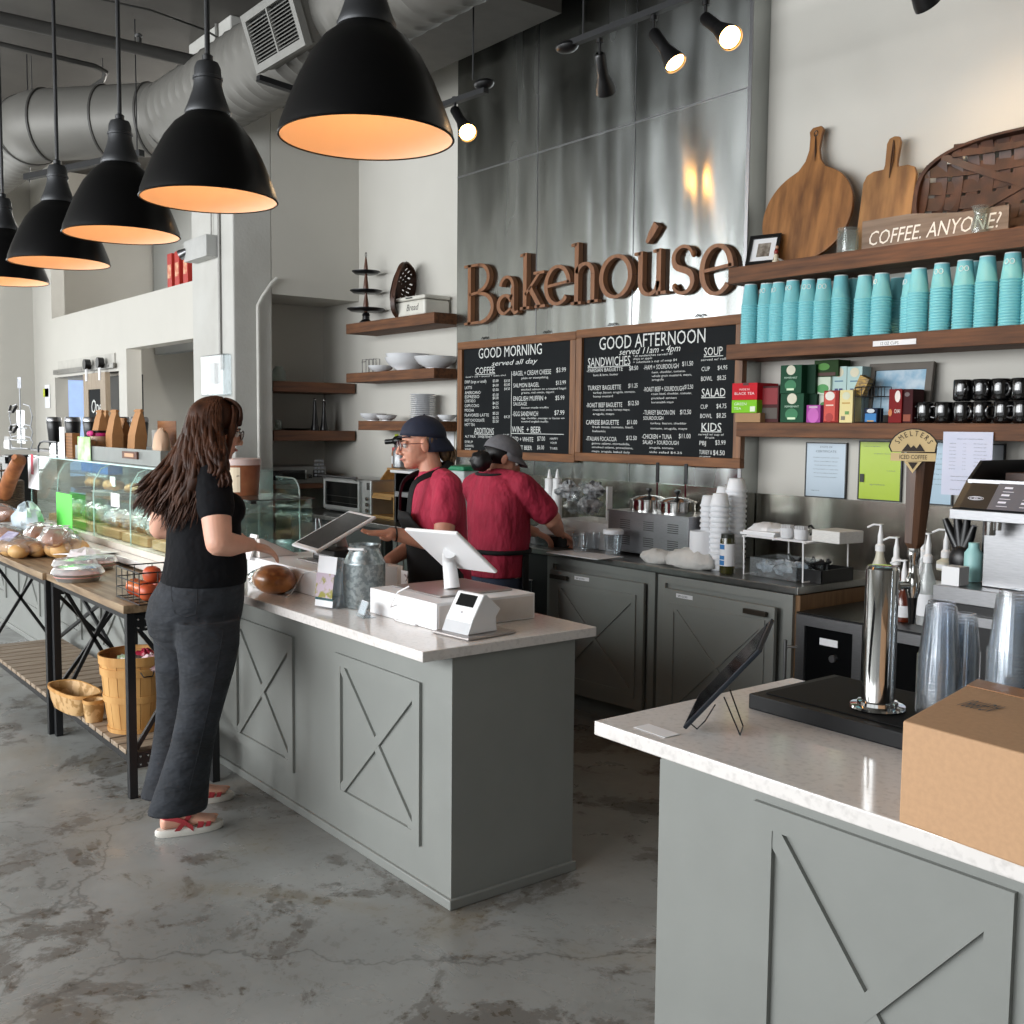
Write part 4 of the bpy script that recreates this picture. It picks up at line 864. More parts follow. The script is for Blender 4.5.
pbox('tea_box', 888, 901, 389, 422, 4.40, .09, '#7a1a1c', 'tall dark red chai tea carton next to the framed picture', rz=0, parts=(('oval', .68, .78, .42, .8, '#efe4de'), ('CHAI', .68, .35, .45, .12, '#f2e8e0'), ('oval', .15, .3, .3, .5, '#c8743a')))
pbox('tea_box', 901.5, 912, 389, 422, 4.41, .09, '#3d1216', 'near black carton pressed against the dark red chai carton', parts=(('oval', .45, .84, .5, .38, '#6d5c5c'), ('rect', .5, .15, .7, .2, '#8a3c1c')))
# framed picture
x0, x1 = wx(868, 380, 4.54), wx(932, 375, 4.54); hP = P(900, 363.5, y=4.56)[2]-ZG
fp = thing('framed_picture', 'grey wood framed picture leaning behind the wire rack', 'picture frame', ((x0+x1)/2, 4.535, ZG+.003))
Lf = Matrix.Rotation(-.12, 4, 'X') @ frame((0, 0, 0), (1, 0, 0), (0, 0, 1)); w_ = x1-x0; h = hP; q = .033
o4 = [(-w_/2, 0), (w_/2, 0), (w_/2, h), (-w_/2, h)]; i4 = [(-w_/2+q, q), (w_/2-q, q), (w_/2-q, h-q), (-w_/2+q, h-q)]
MB().band(o4, i4, Lf, .018).build('frame', mat('grey_wood_frame', '#5f5850', .6), fp, smooth=0)
MB().prism(i4, Lf, .006).build('print', mat('pale_blue_print', '#b9cbd6', .25, col2='#7fa9c4', scale=14, coat=.6), fp, smooth=0)
# black mugs
M['mug'] = mat('gloss_black_mug', '#0b0b0c', .08, var=.02, spec=.7, coat=.5)
mg = thing('mug', 'x', 'mug', (0, 0, 0))
MB().lathe([(.030, 0), (.0385, .004), (.041, .012), (.041, .086), (.039, .093), (.034, .095), (.0, .094)], n=32).build('body', M['mug'], mg, smooth=50)
MB().tube([(-.038, 0, .075), (-.058, 0, .073), (-.066, 0, .06), (-.066, 0, .04), (-.058, 0, .027), (-.038, 0, .022)], [.006]*6, 10, flat=1.4).build('handle', M['mug'], mg, smooth=60)
mgx = [916+.0, 937, 955, 974, 997, 1016, 1035]
first = True
lows = [(925.3, 'first'), (944, 'second'), (963, 'third'), (982, 'fourth'), (1003.5, 'fifth'), (1022.5, 'sixth')]
for i, (px, wd_) in enumerate(lows):
    p = P(px, 410, y=4.455); o = mg if first else copy_tree(mg); first = False
    o.location = (p[0], 4.455, ZG+.001); o.rotation_euler = (0, 0, (.5, .2, 2.6, .3, .6, .4)[i]); o['label'] = 'black upturned mug in the bottom row, '+wd_+' from the left'; o['group'] = 'black mugs on the shelf'
ups = [(963, 'first'), (982, 'second'), (1001, 'third'), (1021, 'fourth')]
for i, (px, wd_) in enumerate(ups):
    p = P(px, 383, y=4.46); o = copy_tree(mg); o.location = (p[0]+.002, 4.46, ZG+.0975); o.rotation_euler = (0, 0, 2.2+.2*i); o['label'] = 'black upturned mug in the upper row, '+wd_+' from the left'; o['group'] = 'black mugs on the shelf'
# ---------------------------------------------------------------- certificates under the shelf
def cert(px0, px1, py0, py1, label, col, fr=True, y=4.583, txt=(), cat='certificate'):
    x0 = wx(px0, (py0+py1)/2, y); x1 = wx(px1, (py0+py1)/2, y); z1 = P(px0, py0, y=y)[2]; z0 = P((px0+px1)/2, py1, y=y)[2]; w_ = x1-x0; h = z1-z0
    t = thing('certificate' if fr else 'paper_notice', label, cat, ((x0+x1)/2, 4.597, z0))
    yy = y-4.597
    if fr: MB().band([(-w_/2, 0), (w_/2, 0), (w_/2, h), (-w_/2, h)], [(-w_/2+.006, .006), (w_/2-.006, .006), (w_/2-.006, h-.006), (-w_/2+.006, h-.006)], WALLM(0, -.002, 0), -yy-.002).build('frame', M['blackp'], t, smooth=0)
    MB().bb((-w_/2+.005, yy+.003, .005), (w_/2-.005, -.002, h-.005)).build('sheet', mat('sheet_'+col[1:], col, .3 if fr else .7, var=.015), t, smooth=0)
    mb = MB()
    rnd = random.Random(int(px0))
    for r_ in txt:
        if len(r_) == 5:
            s_, u, v, a, b2 = r_; tm = text_mesh([(s_, 0, 0, 1, 1)], Matrix.Identity(4), 0); mx = max(v_.x for v_ in tm.v)
            mb.add([V((-w_/2+(u-a/2)*w_+v_.x/mx*a*w_, yy+.0025, v*h+v_.y*b2*h)) for v_ in tm.v], tm.f)
    if txt: mb.build('print', mat('grey_print_ink', '#5c6670', .7), t, smooth=0)
    return t, w_, h
lorem = ['health services permit', 'this certifies that', 'food service operation', 'is licensed to operate', 'as provided by law', 'county department of health', 'date of issue', 'not transferable']
cert(805, 846, 442, 498, 'white framed certificate left of the lime green one', '#b4c3cf', txt=[('STATE OF', .5, .9, .3, .035), ('CERTIFICATE', .5, .82, .5, .04)]+[(lorem[i], .5, .72-.07*i, .62-.04*(i % 3), .018) for i in range(6)]+[('signed', .25, .12, .2, .02)])
t, w_, h = cert(858, 901.5, 440.5, 501, 'lime green framed certificate', '#aac32e', txt=[('certificate of registration', .3, .9, .4, .018), ('organic handling', .6, .78, .5, .02), ('valid', .75, .5, .2, .018), ('agriculture', .45, .26, .35, .025)])
MB().bb((-w_/2+.012, -.0155, .30*h), (-w_/2+.035, -.0145, .44*h)).build('dark_square_logo', mat('dark_logo', '#30322c'), t, smooth=0)
cert(915, 953, 441, 505, 'bluish framed certificate partly behind the hanging list and tap handle', '#a9c2d2', txt=[(lorem[i], .45, .8-.08*i, .7, .018) for i in range(7)])
cert(950, 1004, 443, 495, 'dark framed certificate behind the espresso machine', '#aeb4b8', txt=[('PERMIT', .5, .85, .3, .03)])
t, w_, h = cert(941, 993, 430.5, 497, 'white printed list sheet taped over the shelf edge', '#c9cde0', fr=False, y=4.395, cat='notice', txt=[('allergen and recipe list for baristas', .55, .87, .5, .014)]+[(a, .22, .80-.055*i, .13, .012) for i, a in enumerate(('drink', 'latte', 'mocha', 'chai', 'matcha', 'cocoa', 'cold brew', 'tea'))]+[('2 oz', .45, .80-.055*i, .06, .012) for i in range(8)]+[('milk, soy, oat, sugar', .75, .80-.055*i, .26-.02*(i % 3), .012) for i in range(8)]+[('please wash hands before handling', .45, .3, .5, .014), ('report any allergies to the manager', .5, .24, .6, .014), ('thank you', .3, .1, .2, .014)])
for ch in ALL_CH(t):
    for v_ in ch.data.vertices:
        v_.co.y = -.2025 if ch.name.startswith('print') else (-.2003 if v_.co.y > -.1 else -.2013)
# ================================================================ left shelves contents
def wl_(px, py, y=4.44): return P(px, py, y=y)[0]
tr = thing('tiered_stand', 'three-tier dark tray stand with turned wood post', 'tiered stand', (wl_(366, 318), 4.44, 2.416))
tr.scale = (1, 1, 1.28)
MB().lathe([(.055, 0), (.055, .012), (.03, .03), (.028, .05), (.034, .06), (.02, .075)], n=20).build('foot', M['blackp'], tr)
tw = mat('turned_walnut', '#5a3421', .4)
MB().lathe([(.012, .075), (.022, .10), (.022, .13), (.010, .19), (.012, .20)], n=14).lathe([(.012, .2), (.022, .225), (.02, .25), (.009, .32)], n=14).lathe([(.012, .32), (.02, .34), (.013, .38), (.006, .42)], n=14).build('post', tw, tr)
for z, r_ in ((.085, .15), (.20, .125), (.32, .11)):
    MB().lathe([(.004, z), (r_*.8, z), (r_, z+.012), (r_+.004, z+.014), (r_+.004, z+.01), (r_*.82, z-.004), (.004, z-.004)], n=36, cap=False).build('tray', mat('dark_pewter', '#38383a', .35, .7), tr)
MB().tube([(.012*math.cos(a), 0, .435+.016*math.sin(a)) for a in [2*PI*i/12 for i in range(13)]], .003, 6).build('ring_handle', M['black'], tr)
# leaning splint basket, seen edge-on
x_ = wl_(400, 310, 4.39)
tb = tobacco('tobacco_basket', 'narrow dark splint basket leaning on its side behind the bread box', (x_, 4.35, 2.419), .28, .46, 0, 8)
tb.rotation_euler = (math.radians(0), math.radians(24), math.radians(118))
# bread box
x0, x1 = wl_(395, 305, 4.345), wl_(424, 300, 4.345)
bb_ = thing('bread_box', 'cream enamel bread box lettered Bread', 'bread box', ((x0+x1)/2, 4.45, 2.416))
w_ = x1-x0; h = P(410, 296, y=4.345)[2]-2.416
MB().bb((-w_/2, -.1, 0), (w_/2, .13, h*.78)).build('body', mat('cream_enamel', '#d8d5cb', .35), bb_, smooth=0, bevel=.02, seg=4)
MB().bb((-w_/2-.003, -.103, h*.8), (w_/2+.003, .133, h)).build('lid', mat('cream_enamel'), bb_, smooth=0, bevel=.012, seg=3)
MB().tube([(-.04, -.104, h*.9), (-.035, -.112, h*.9), (.035, -.112, h*.9), (.04, -.104, h*.9)], .004, 8).build('lid_handle', M['black'], bb_)
text_mesh([('Bread', -.05, .04, .05, 1.0, .3)], WALLM(0, -.1008, 0), 0).build('lettering', M['blackp'], bb_, smooth=0)
# bowls and racks, middle shelf
M['china'] = mat('white_china', '#dcdde0', .2, var=.01)
def bowl(cx, y, z, r_, h, lab_, n=40, foot=.45, tilt=None):
    pr = [(r_*foot, 0), (r_*foot, .006), (r_*.8, h*.42), (r_*.95, h*.8), (r_, h), (r_-.004, h), (r_*.93, h*.8), (r_*.76, h*.45), (.004, .012)]
    o = MB().lathe(pr, n=n, cap=False).build('bowl', M['china'], smooth=60, loc=(cx, y, z))
    if tilt: o.rotation_euler = tilt
    return tag(o, lab_, 'bowl')
zm = 2.017
def rad(px0, px1, py, y): return abs((P(px1, py, y=y)-P(px0, py, y=y)).dot(CR))/2
bowl(wl_(381, 365, 4.42), 4.42, zm, rad(370, 392, 362, 4.42), .052, 'small white bowl at the left, beside the wire rack')
r_ = rad(388, 427, 350, 4.45); bowl(wl_(407, 360, 4.45), 4.45, zm, r_, .10, 'large white bowl, lower of the nested pair')
bowl(wl_(407, 360, 4.45)+.005, 4.45, zm+.030, r_*.98, .10, 'large white bowl nested tilted in another')
bowl(wl_(436, 360, 4.43), 4.43, zm, rad(416, 456, 356, 4.43), .09, 'wide shallow white bowl at the right end of the middle shelf')
wr = thing('plate_rack', 'small black wire plate rack behind the small bowl', 'rack', (wl_(371, 362, 4.5), 4.5, zm))
mb = MB()
for x in (-.09, -.03, .03, .09):
    mb.tube([(x, -.03, .003), (x, -.03, .12), (x, .03, .12), (x, .03, .003)], .003, 6)
mb.cyl((-.1, -.03, .003), (.1, -.03, .003), .003, n=6).cyl((-.1, .03, .003), (.1, .03, .003), .003, n=6).cyl((-.1, -.03, .1), (-.03, -.03, .1), .003, n=6)
mb.build('wire_frame', M['black'], wr)
zl = 1.631
bowl(wl_(373, 419, 4.45), 4.45, zl, rad(361, 383, 410, 4.45), .06, 'white bowl at the left end of the lower shelf')
bowl(wl_(386.5, 418, 4.40), 4.40, zl, rad(379, 397, 414, 4.40), .045, 'small white footed bowl beside the larger one')
bowl(wl_(431, 418, 4.40), 4.40, zl, rad(425, 440, 414, 4.40), .04, 'small white dish right of the plate stack')
bowl(wl_(447, 418, 4.40), 4.40, zl, rad(438, 456, 414, 4.40), .045, 'white dish at the right end of the lower shelf', 32)
pl = MB().lathe([(.05, 0), (.055, .003), (.085, .007), (.098, .013), (.1, .014), (.099, .0115), (.085, .005), (.004, .004)], n=36, cap=False).build('plate', M['china'], smooth=60)
r_ = rad(411, 434, 405, 4.46)
hp = P(423, 392, y=4.46)[2]-zl; n = 14
for i in range(n):
    o = pl if i == 0 else pl.copy()
    if i: C.objects.link(o)
    o.scale = (r_/.1,)*2+(1,); o.location = (wl_(422.5, 405, 4.46), 4.46, zl+.001+(hp-.016)/n*i)
    tag(o, 'white round plate '+('topmost' if i == n-1 else 'inside')+' of the plate stack', 'plate', 'plates stacked on the lower left shelf')
# alcove contents
for px, top, lab_ in ((315, 400, 'tall black bottle on the left'), (324, 401, 'tall black bottle on the right')):
    p = P(px, 430, x=-8.3); z0 = 1.546; h = P(px, top, x=-8.3)[2]-z0
    t = thing('pepper_mill', lab_+' of the pair in the alcove', 'bottle', (-8.3, p[1], z0))
    MB().lathe([(.035, 0), (.036, .02), (.028, h*.2), (.018, h*.55), (.013, h*.85), (.014, h*.9), (.010, h)], n=18).build('body', M['blackp'], t, smooth=60)
    MB().ball((0, 0, h+.006), .012, 12, 8).build('cap', M['chrome'], t)
p = P(310, 429, x=-8.3); tag(MB().lathe([(.004, 0), (.08, 0), (.15, .014), (.152, .012), (.08, -.001), (.004, -.001)], n=30, cap=False).build('dark_plate', M['blackp'], loc=(-8.42, p[1]-.08, 1.548)), 'dark flat plate behind the black bottles', 'plate')
p = P(276, 428, x=-8.3); tag(MB().lathe([(.03, 0), (.032, .01), (.03, .085), (.028, .085), (.028, .01)], n=20, cap=False).build('drinking_glass', M['cglass'], loc=(-8.3, p[1]+.02, 1.547)), 'small clear glass on the lower alcove shelf', 'glass')
p = P(278, 380, x=-8.3); tag(MB().lathe([(.05, 0), (.06, .02), (.06, .09), (.03, .12), (.03, .13), (.027, .13), (.055, .085), (.05, .01)], n=24, cap=False).build('glass_jug', M['cglass'], loc=(-8.35, p[1]+.03, 1.952)), 'clear glass jug on the upper alcove shelf', 'jug')
# microwave on the alcove shelf
mv = thing('microwave_oven', 'stainless microwave oven with black glass door in the left alcove', 'microwave', (-8.12, 4.2, 1.1015))
zt_ = P(330, 466, x=-8.12)[2]-1.1015; y0, y1 = P(272, 500, x=-8.12)[1]-4.2-.03, P(326, 500, x=-8.12)[1]-4.2
MB().bb((-.4, y0, 0), (0, y1, zt_)).build('body', mat('dull_steel', '#7d7c79', .35, .8), mv, smooth=0, bevel=.004)
MB().bb((0, y0+.01, .035), (.012, y1-.19, zt_-.03)).build('door', M['blackglass'], mv, smooth=0, bevel=.002)
MB().tube([(.012, y1-.16, .05), (.035, y1-.155, .07), (.035, y1-.155, zt_-.09), (.012, y1-.16, zt_-.07)], .009, 10).build('handle', M['blackp'], mv)
MB().bb((0, y1-.2, .03), (.013, y1-.188, zt_-.03)).build('door_trim', M['chrome'], mv, smooth=0)
MB().bb((0, y1-.12, .05), (.006, y1-.015, zt_-.03)).build('control_panel', M['blackglass'], mv, smooth=0)
mb = MB()
for i in range(5):
    for j_ in range(3): mb.bb((.006, y1-.11+j_*.032, .06+i*.03), (.0075, y1-.088+j_*.032, .078+i*.03))
mb.build('keypad', mat('grey_key_print', '#8e9096', .5), mv, smooth=0)
# toaster oven
xo0, xo1 = P(325, 500, y=4.08)[0], P(371, 500, y=4.08)[0]
to = thing('toaster_oven', 'brushed steel toaster oven on the dark back counter', 'toaster oven', ((xo0+xo1)/2, 4.08, .9015))
w_ = xo1-xo0; z1 = P(345, 478, y=4.08)[2]-.9015; z0 = P(345, 512, y=4.08)[2]-.9015
MB().bb((-w_/2, 0, z0), (w_/2, .34, z1)).build('body', mat('bright_steel', '#c6c6c4', .42, .8), to, smooth=0, bevel=.012)
gw = w_*.80
MB().band([(-w_/2+.01, z0+.015), (-w_/2+gw, z0+.015), (-w_/2+gw, z1-.015), (-w_/2+.01, z1-.015)], [(-w_/2+.035, z0+.045), (-w_/2+gw-.025, z0+.045), (-w_/2+gw-.025, z1-.035), (-w_/2+.035, z1-.035)], WALLM(0, .002, 0), .022).build('door_frame', mat('bright_steel'), to, smooth=0, bevel=.003)
MB().bb((-w_/2+.03, -.010, z0+.04), (-w_/2+gw-.02, -.002, z1-.03)).build('door_glass', M['blackglass'], to, smooth=0)
MB().cyl((-w_/2-.02, -.05, z1+.01), (-w_/2+gw+.02, -.05, z1+.01), .009).cyl((-w_/2+.04, -.05, z1+.01), (-w_/2+.04, -.01, z1-.02), .006).cyl((-w_/2+gw-.04, -.05, z1+.01), (-w_/2+gw-.04, -.01, z1-.02), .006).build('handle', M['steel'], to)
for i in range(3): MB().cyl((w_/2-.04, -.02, z0+.035+i*.045), (w_/2-.04, .0, z0+.035+i*.045), .016, n=20).build('knob', M['chrome'], to)
MB().bb((w_/2-.06, -.004, z1-.075), (w_/2-.02, .0, z1-.02)).build('display', M['blackglass'], to, smooth=0)
mb = MB()
for k_ in range(2): mb.bb((-w_/2+.05, -.0125, z0+.07+k_*.05), (-w_/2+gw-.04, -.0105, z0+.073+k_*.05))
mb.build('oven_rack_line', M['chrome'], to, smooth=0)
MB().bb((-w_/2+.03, .03, 0), (w_/2-.03, .3, z0)).build('base', M['blackp'], to, smooth=0)
# ================================================================ steel counter contents (counter top z=.90)
ZK = .9015
M['foam'] = mat('white_foam', '#e4e6ea', .6, var=.01)
M['clearp'] = glass('clear_plastic', '#f2f6f8', .08, 1.3, .08)
M['cloth'] = mat('white_cloth', '#d6d5d2', .9, var=.05, scale=20, bump=.3, bscale=60)
# bamboo drawer/bread box and black shelf behind the cashier
p = P(385, 512, y=4.2)
bo = thing('bamboo_organizer', 'open bamboo two-level bread organizer beside the toaster oven', 'organizer', (P(371, 515, y=4.10)[0], 4.10, ZK))
w_ = P(394, 515, y=4.10)[0]-P(371, 515, y=4.10)[0]; z2 = P(371, 495, y=4.1)[2]-ZK; z3 = P(371, 470, y=4.1)[2]-ZK
bam = wood('bamboo', '#c79a5c', '#a97b42', 0, .5)
MB().bb((0, 0, 0), (w_, .3, .02)).bb((0, 0, .02), (.012, .3, z2)).bb((w_-.012, 0, .02), (w_, .3, z2)).bb((0, 0, z2), (w_, .3, z2+.02)).bb((0, .285, .02), (w_, .3, z3)).build('case', bam, bo, smooth=0)
mb = MB()
for x in (0, w_-.012):
    mb.prism([(0, z2+.02), (.3, z2+.02), (.3, z3), (.14, z3)], frame((x, 0, 0), (0, 1, 0), (0, 0, 1)), .012)
mb.bb((0, .14, z3), (w_, .3, z3+.015)); mb.build('sloped_hood', bam, bo, smooth=0)
MB().bb((.02, -.012, z2-.02), (w_-.02, 0, z2+.0)).build('front_rail', bam, bo, smooth=0)
bs = thing('black_shelf_unit', 'black metal shelf unit topped by a white board behind the cashier', 'shelf unit', (P(394, 515, y=4.05)[0]+.005, 4.05, ZK))
zt_ = P(400, 473, y=4.05)[2]-ZK
MB().bb((0, 0, 0), (.02, .36, zt_)).bb((.44, 0, 0), (.46, .36, zt_)).bb((.02, .34, 0), (.44, .36, zt_)).build('frame', M['blackp'], bs, smooth=0)
MB().bb((-.03, -.02, zt_), (.48, .36, zt_+.02)).build('top_board', M['white'], bs, smooth=0, bevel=.004)
MB().bb((.021, -.01, zt_*.52), (.439, .33, zt_*.62)).build('drawer', M['steel'], bs, smooth=0)
zs = ZK+zt_+.0215
pj_ = lambda px, y: P(px, 470, y=y)[0]
jr = thing('spice_jar', 'glass jar of brown spice with red lid and white label', 'jar', (P(386.5, 470, y=4.18)[0]-.02, 4.28, ZK+z3+.017))
MB().lathe([(.03, 0), (.037, .006), (.037, .11), (.03, .13)], n=20).build('body', mat('brown_spice', '#9a6232', .3), jr); MB().lathe([(.033, .13), (.033, .155), (.002, .156)], n=20).build('lid', mat('red_lid', '#b3262a', .4), jr); MB().lathe([(.0375, .03), (.0375, .09)], n=20, cap=False).build('label', M['paper'], jr)
tag(MB().lathe([(.05, 0), (.062, .01), (.062, .12), (.04, .16), (.002, .165)], n=24).build('grey_canister', mat('brushed_canister', '#97989a', .35, .6), loc=(P(401, 470, y=4.22)[0], 4.22, zs)), 'grey metal canister behind the spice jar', 'canister')
mx_ = thing('coffee_grinder', 'black appliance head with side handle above the spice jar', 'appliance', (P(397, 470, y=4.36)[0]-.04, 4.38, zs-.022))
MB().cyl((0, 0, .0), (0, 0, .17), .03).ball((0, 0, .20), (.055, .045, .04), 16, 10).cyl((0, 0, .2), (-.1, -.05, .19), .02).build('body', M['blackp'], mx_)
mx_.location = (P(396, 470, y=4.36)[0]+.03, 4.36, zs)
# notes pinned on the wall
tag(MB().bb((0, 0, 0), (.055, .002, .065)).build('sticky_note', mat('yellow_note', '#c3d62e', .8), smooth=0, loc=(P(394, 440, y=4.59)[0], 4.596, P(394, 442, y=4.59)[2])), 'yellow sticky note on the wall under the plate shelf', 'note')
tag(MB().bb((0, 0, 0), (.2, .002, .26)).build('paper_notice', M['paper'], smooth=0, loc=(P(440, 460, y=4.59)[0]-.02, 4.594, P(440, 462, y=4.59)[2])), 'white notice paper on the wall beside the menu board', 'notice')
tag(MB().bb((0, 0, 0), (.2, .002, .26)).build('paper_notice', mat('pale_blue_paper', '#b9c9d8', .8), smooth=0, loc=(P(400, 470, y=4.59)[0], 4.594, P(400, 472, y=4.59)[2])), 'pale blue notice on the wall behind the cashier', 'notice')
# green-lidded tub between the two staff
tb_ = thing('food_tub', 'translucent white food tub with green lid between the two staff', 'tub', (P(463, 470, y=4.2)[0], 4.2, ZK+.20))
tb_.location.z = ZK
zz = P(463, 470, y=4.2)[2]-ZK
MB().bb((-.15, -.1, 0), (.15, .15, zz-.0)).build('body', mat('milky_plastic', '#c9d0cf', .4), tb_, smooth=0, bevel=.01)
MB().bb((-.16, -.11, zz), (.16, .16, zz+.03)).build('lid', mat('green_lid', '#1f8a5f', .4), tb_, smooth=0, bevel=.008)
# wall-side prep items behind worker two: bottles, bag pile, dividers
def sbottle(px, lab_):
    p = P(px, 505, y=4.36); t = thing('squeeze_bottle', lab_, 'bottle', (p[0], 4.36, ZK)); h = P(px, 481, y=4.36)[2]-ZK
    MB().lathe([(.03, 0), (.033, .006), (.033, h*.8), (.028, h*.88), (.028, h)], n=20).build('body', M['white'], t); MB().lathe([(.029, h), (.029, h+.015), (.014, h+.02), (.004, h+.075), (.002, h+.076)], n=16).build('nozzle_cap', M['white'], t)
sbottle(549, 'white squeeze bottle, left of the pair by the menu wall'); sbottle(557, 'white squeeze bottle, right of the pair by the menu wall')
def crumple(seed, r, sq=(1, 1, 1), n=14, m_=10, amp=.28, flatz=False):
    rnd = random.Random(seed); mb = MB(); secs = []
    for i in range(m_+1):
        t = PI*i/m_; ring = []
        for k_ in range(n):
            a = 2*PI*k_/n; q = r*(1+amp*(rnd.random()-.5)*2)
            z = -math.cos(t)*q*sq[2]
            if flatz: z = max(z, -r*sq[2]*.5)
            ring.append(V((q*sq[0]*max(math.sin(t), .03)*math.cos(a), q*sq[1]*max(math.sin(t), .03)*math.sin(a), z)))
        secs.append(ring)
    return mb.loft(secs)
zz0 = P(580, 510, y=4.2)[2]
tag(MB().bb((-.25, -.14, 0), (.25, .14, P(590, 522, y=4.1)[2]-ZK)).build('prep_riser', M['white'], smooth=0, loc=(P(590, 522, y=4.15)[0], 4.24, ZK), bevel=.004), 'white raised prep board in front of the splash sheet', 'board')
zr = ZK+P(590, 522, y=4.1)[2]-ZK+.001
for i, (px, py, r_, sd) in enumerate(((568, 490, .07, 1), (582, 492, .075, 2), (594, 489, .06, 3), (575, 503, .08, 4), (590, 505, .065, 5))):
    p = P(px, py, y=4.24+.02*(i % 2)); o = crumple(sd, r_, (1.1, .8, .7), 16, 10, .35).build('bagged_cutlery', M['clearp'] if i % 2 else mat('crinkled_bag', '#c9cbcd', .3, col2='#6c6f73', scale=30), smooth=20, loc=(p[0], p[1], max(zr+r_*.75, p[2])))
    tag(o, ('crinkled bag, '+['left top', 'middle top', 'right top', 'left bottom', 'right bottom'][i]+' of the pile behind the clear cups'), 'bag', 'crinkled bags on the back counter')
tag(MB().bb((-.006, -.02, 0), (.006, .02, P(605, 487, y=4.2)[2]-zr)).build('steel_divider', M['white'], smooth=0, loc=(P(605, 515, y=4.2)[0]-.02, 4.25, zr)), 'upright white divider board right of the bag pile', 'divider')
gl_ = tag(MB().bb((0, 0, 0), (.32, .055, .17)).build('pickle_tray', M['clearp'], smooth=0, loc=(P(606, 510, y=4.2)[0]-.1, 4.385, ZK+.07)), 'clear tray of green pickles left of the food warmer', 'tray')
gl_.location.z = ZK
crumple(11, .09, (1.4, .25, .7), 16, 8, .3).build('pickles', mat('green_pickles', '#7c8030', .4, col2='#4a4f1c', scale=30), gl_, loc=(.15, .027, .10))
# black perforated basket + parchment by worker two
p = P(545, 535, y=4.0)
bk = thing('prep_basket', 'black basket lined with parchment in front of the second worker', 'basket', (p[0], 4.08, ZK))
MB().band(ell(0, 0, .19, .13, 28), ell(0, 0, .18, .12, 28), Matrix.Identity(4), .06).build('wall', M['blackp'], bk); MB().prism(ell(0, 0, .185, .125, 28), Matrix.Identity(4), .006).build('bottom', M['blackp'], bk)
crumple(21, .14, (1.15, .75, .42), 18, 8, .2, True).build('parchment', M['paper'], bk, smooth=20, loc=(0, 0, .07))
# paper sheet + clear cups
tag(MB().bb((-.2, -.1, 0), (.2, .1, .003)).build('placemat', M['paper'], smooth=0, loc=(P(580, 555, z=.903)[0], P(580, 555, z=.903)[1]+.03, ZK), rz=.05), 'white sheet lying under the clear plastic cups', 'sheet')
M['clearcup'] = glass('clear_cup_plastic', '#f4f7f9', .06, 1.6, .06)
def deli(px, py, h, r_, lab_, lid=False, z0=None):
    p = P(px, py, z=ZK+.004); t = thing('plastic_cup', lab_, 'cup', (p[0], p[1], ZK+.004 if z0 is None else z0))
    MB().lathe([(r_*.75, 0), (r_*.77, .003), (r_*.98, h-.006), (r_*1.03, h-.005), (r_*1.03, h), (r_*.97, h), (r_*.75, .005)], n=24, cap=False).build('cup_wall', M['clearcup'], t)
    if lid: MB().lathe([(r_*1.06, h+.001), (r_*1.06, h+.022), (r_*.96, h+.026), (.003, h+.026)], n=24, cap=False).build('lid', M['foam'], t)
deli(586, 536, .15, .05, 'tall clear cup at the back of the counter'); deli(580, 552, .10, .048, 'clear tumbler nearest the second worker'); deli(592, 550, .10, .048, 'clear tumbler in the middle of the group'); deli(601, 546, .10, .046, 'clear tumbler in front of the blue tub'); deli(613, 555, .115, .052, 'clear deli cup with flat white lid', True)
tag(MB().lathe([(.045, 0), (.05, .07), (.047, .07), (.04, .005)], n=20, cap=False).build('blue_tub', mat('blue_plastic', '#2d7fb8', .4), loc=(P(605, 545, z=ZK)[0], P(605, 545, z=ZK)[1]+.05, ZK)), 'small bright blue plastic tub among the clear cups', 'tub')
# food warmer with two soup wells
wx0, wx1 = P(608, 530, y=4.08)[0], P(688, 545, y=4.08)[0]; zt_ = P(686, 518, y=4.08)[2]-ZK
fw_ = thing('food_warmer', 'stainless countertop soup warmer with louvred sides', 'food warmer', (wx0, 4.08, ZK))
W_ = wx1-wx0
MB().bb((0, 0, .012), (W_, .30, zt_)).build('housing', M['steel'], fw_, smooth=0, bevel=.003)
for x in (.03, W_-.05):
    for y in (.03, .26): MB().cyl((x+.01, y, 0), (x+.01, y, .012), .01, n=10).build('foot', M['blackp'], fw_)
mb = MB()
for cx in (.10, .28, .46):
    for z in (zt_-.045, .10):
        for k_ in range(5): mb.bb((cx, -.003, z-k_*.011), (cx+.075, 0, z-k_*.011+.004))
mb.build('louvre_slots', mat('dark_slot', '#3b3a38', .5, .5), fw_, smooth=0)
MB().bb((-.004, -.004, zt_), (W_+.004, .304, zt_+.006)).build('top_rim', M['steel'], fw_, smooth=0)
for i, px in enumerate((649, 677)):
    p = P(px, 513, y=4.23); t = thing('soup_pot', 'shiny soup pot with black knob in the '+('left' if i == 0 else 'right')+' well of the warmer', 'pot', (p[0], 4.23, ZK+zt_+.0065))
    R_ = .105
    MB().lathe([(R_, 0), (R_, .055), (R_+.006, .058), (R_+.006, .062), (R_-.005, .064), (R_*.6, .078), (.01, .085)], n=36).build('pot_body', M['chrome'], t, smooth=50)
    MB().lathe([(.006, .085), (.008, .1), (.018, .112), (.016, .122), (.002, .124)], n=16).build('knob', M['blackp'], t)
    ld = thing('soup_ladle', 'ladle with black handle standing in the '+('left' if i == 0 else 'right')+' soup pot', 'ladle', (p[0]+.05, 4.24, ZK+zt_+.088))
    MB().box((0, 0, .05), (.012, .003, .09)).build('shank', M['chrome'], ld, smooth=0); MB().box((.0, 0, .13), (.022, .012, .11)).build('handle', M['blackp'], ld, smooth=0, bevel=.004)
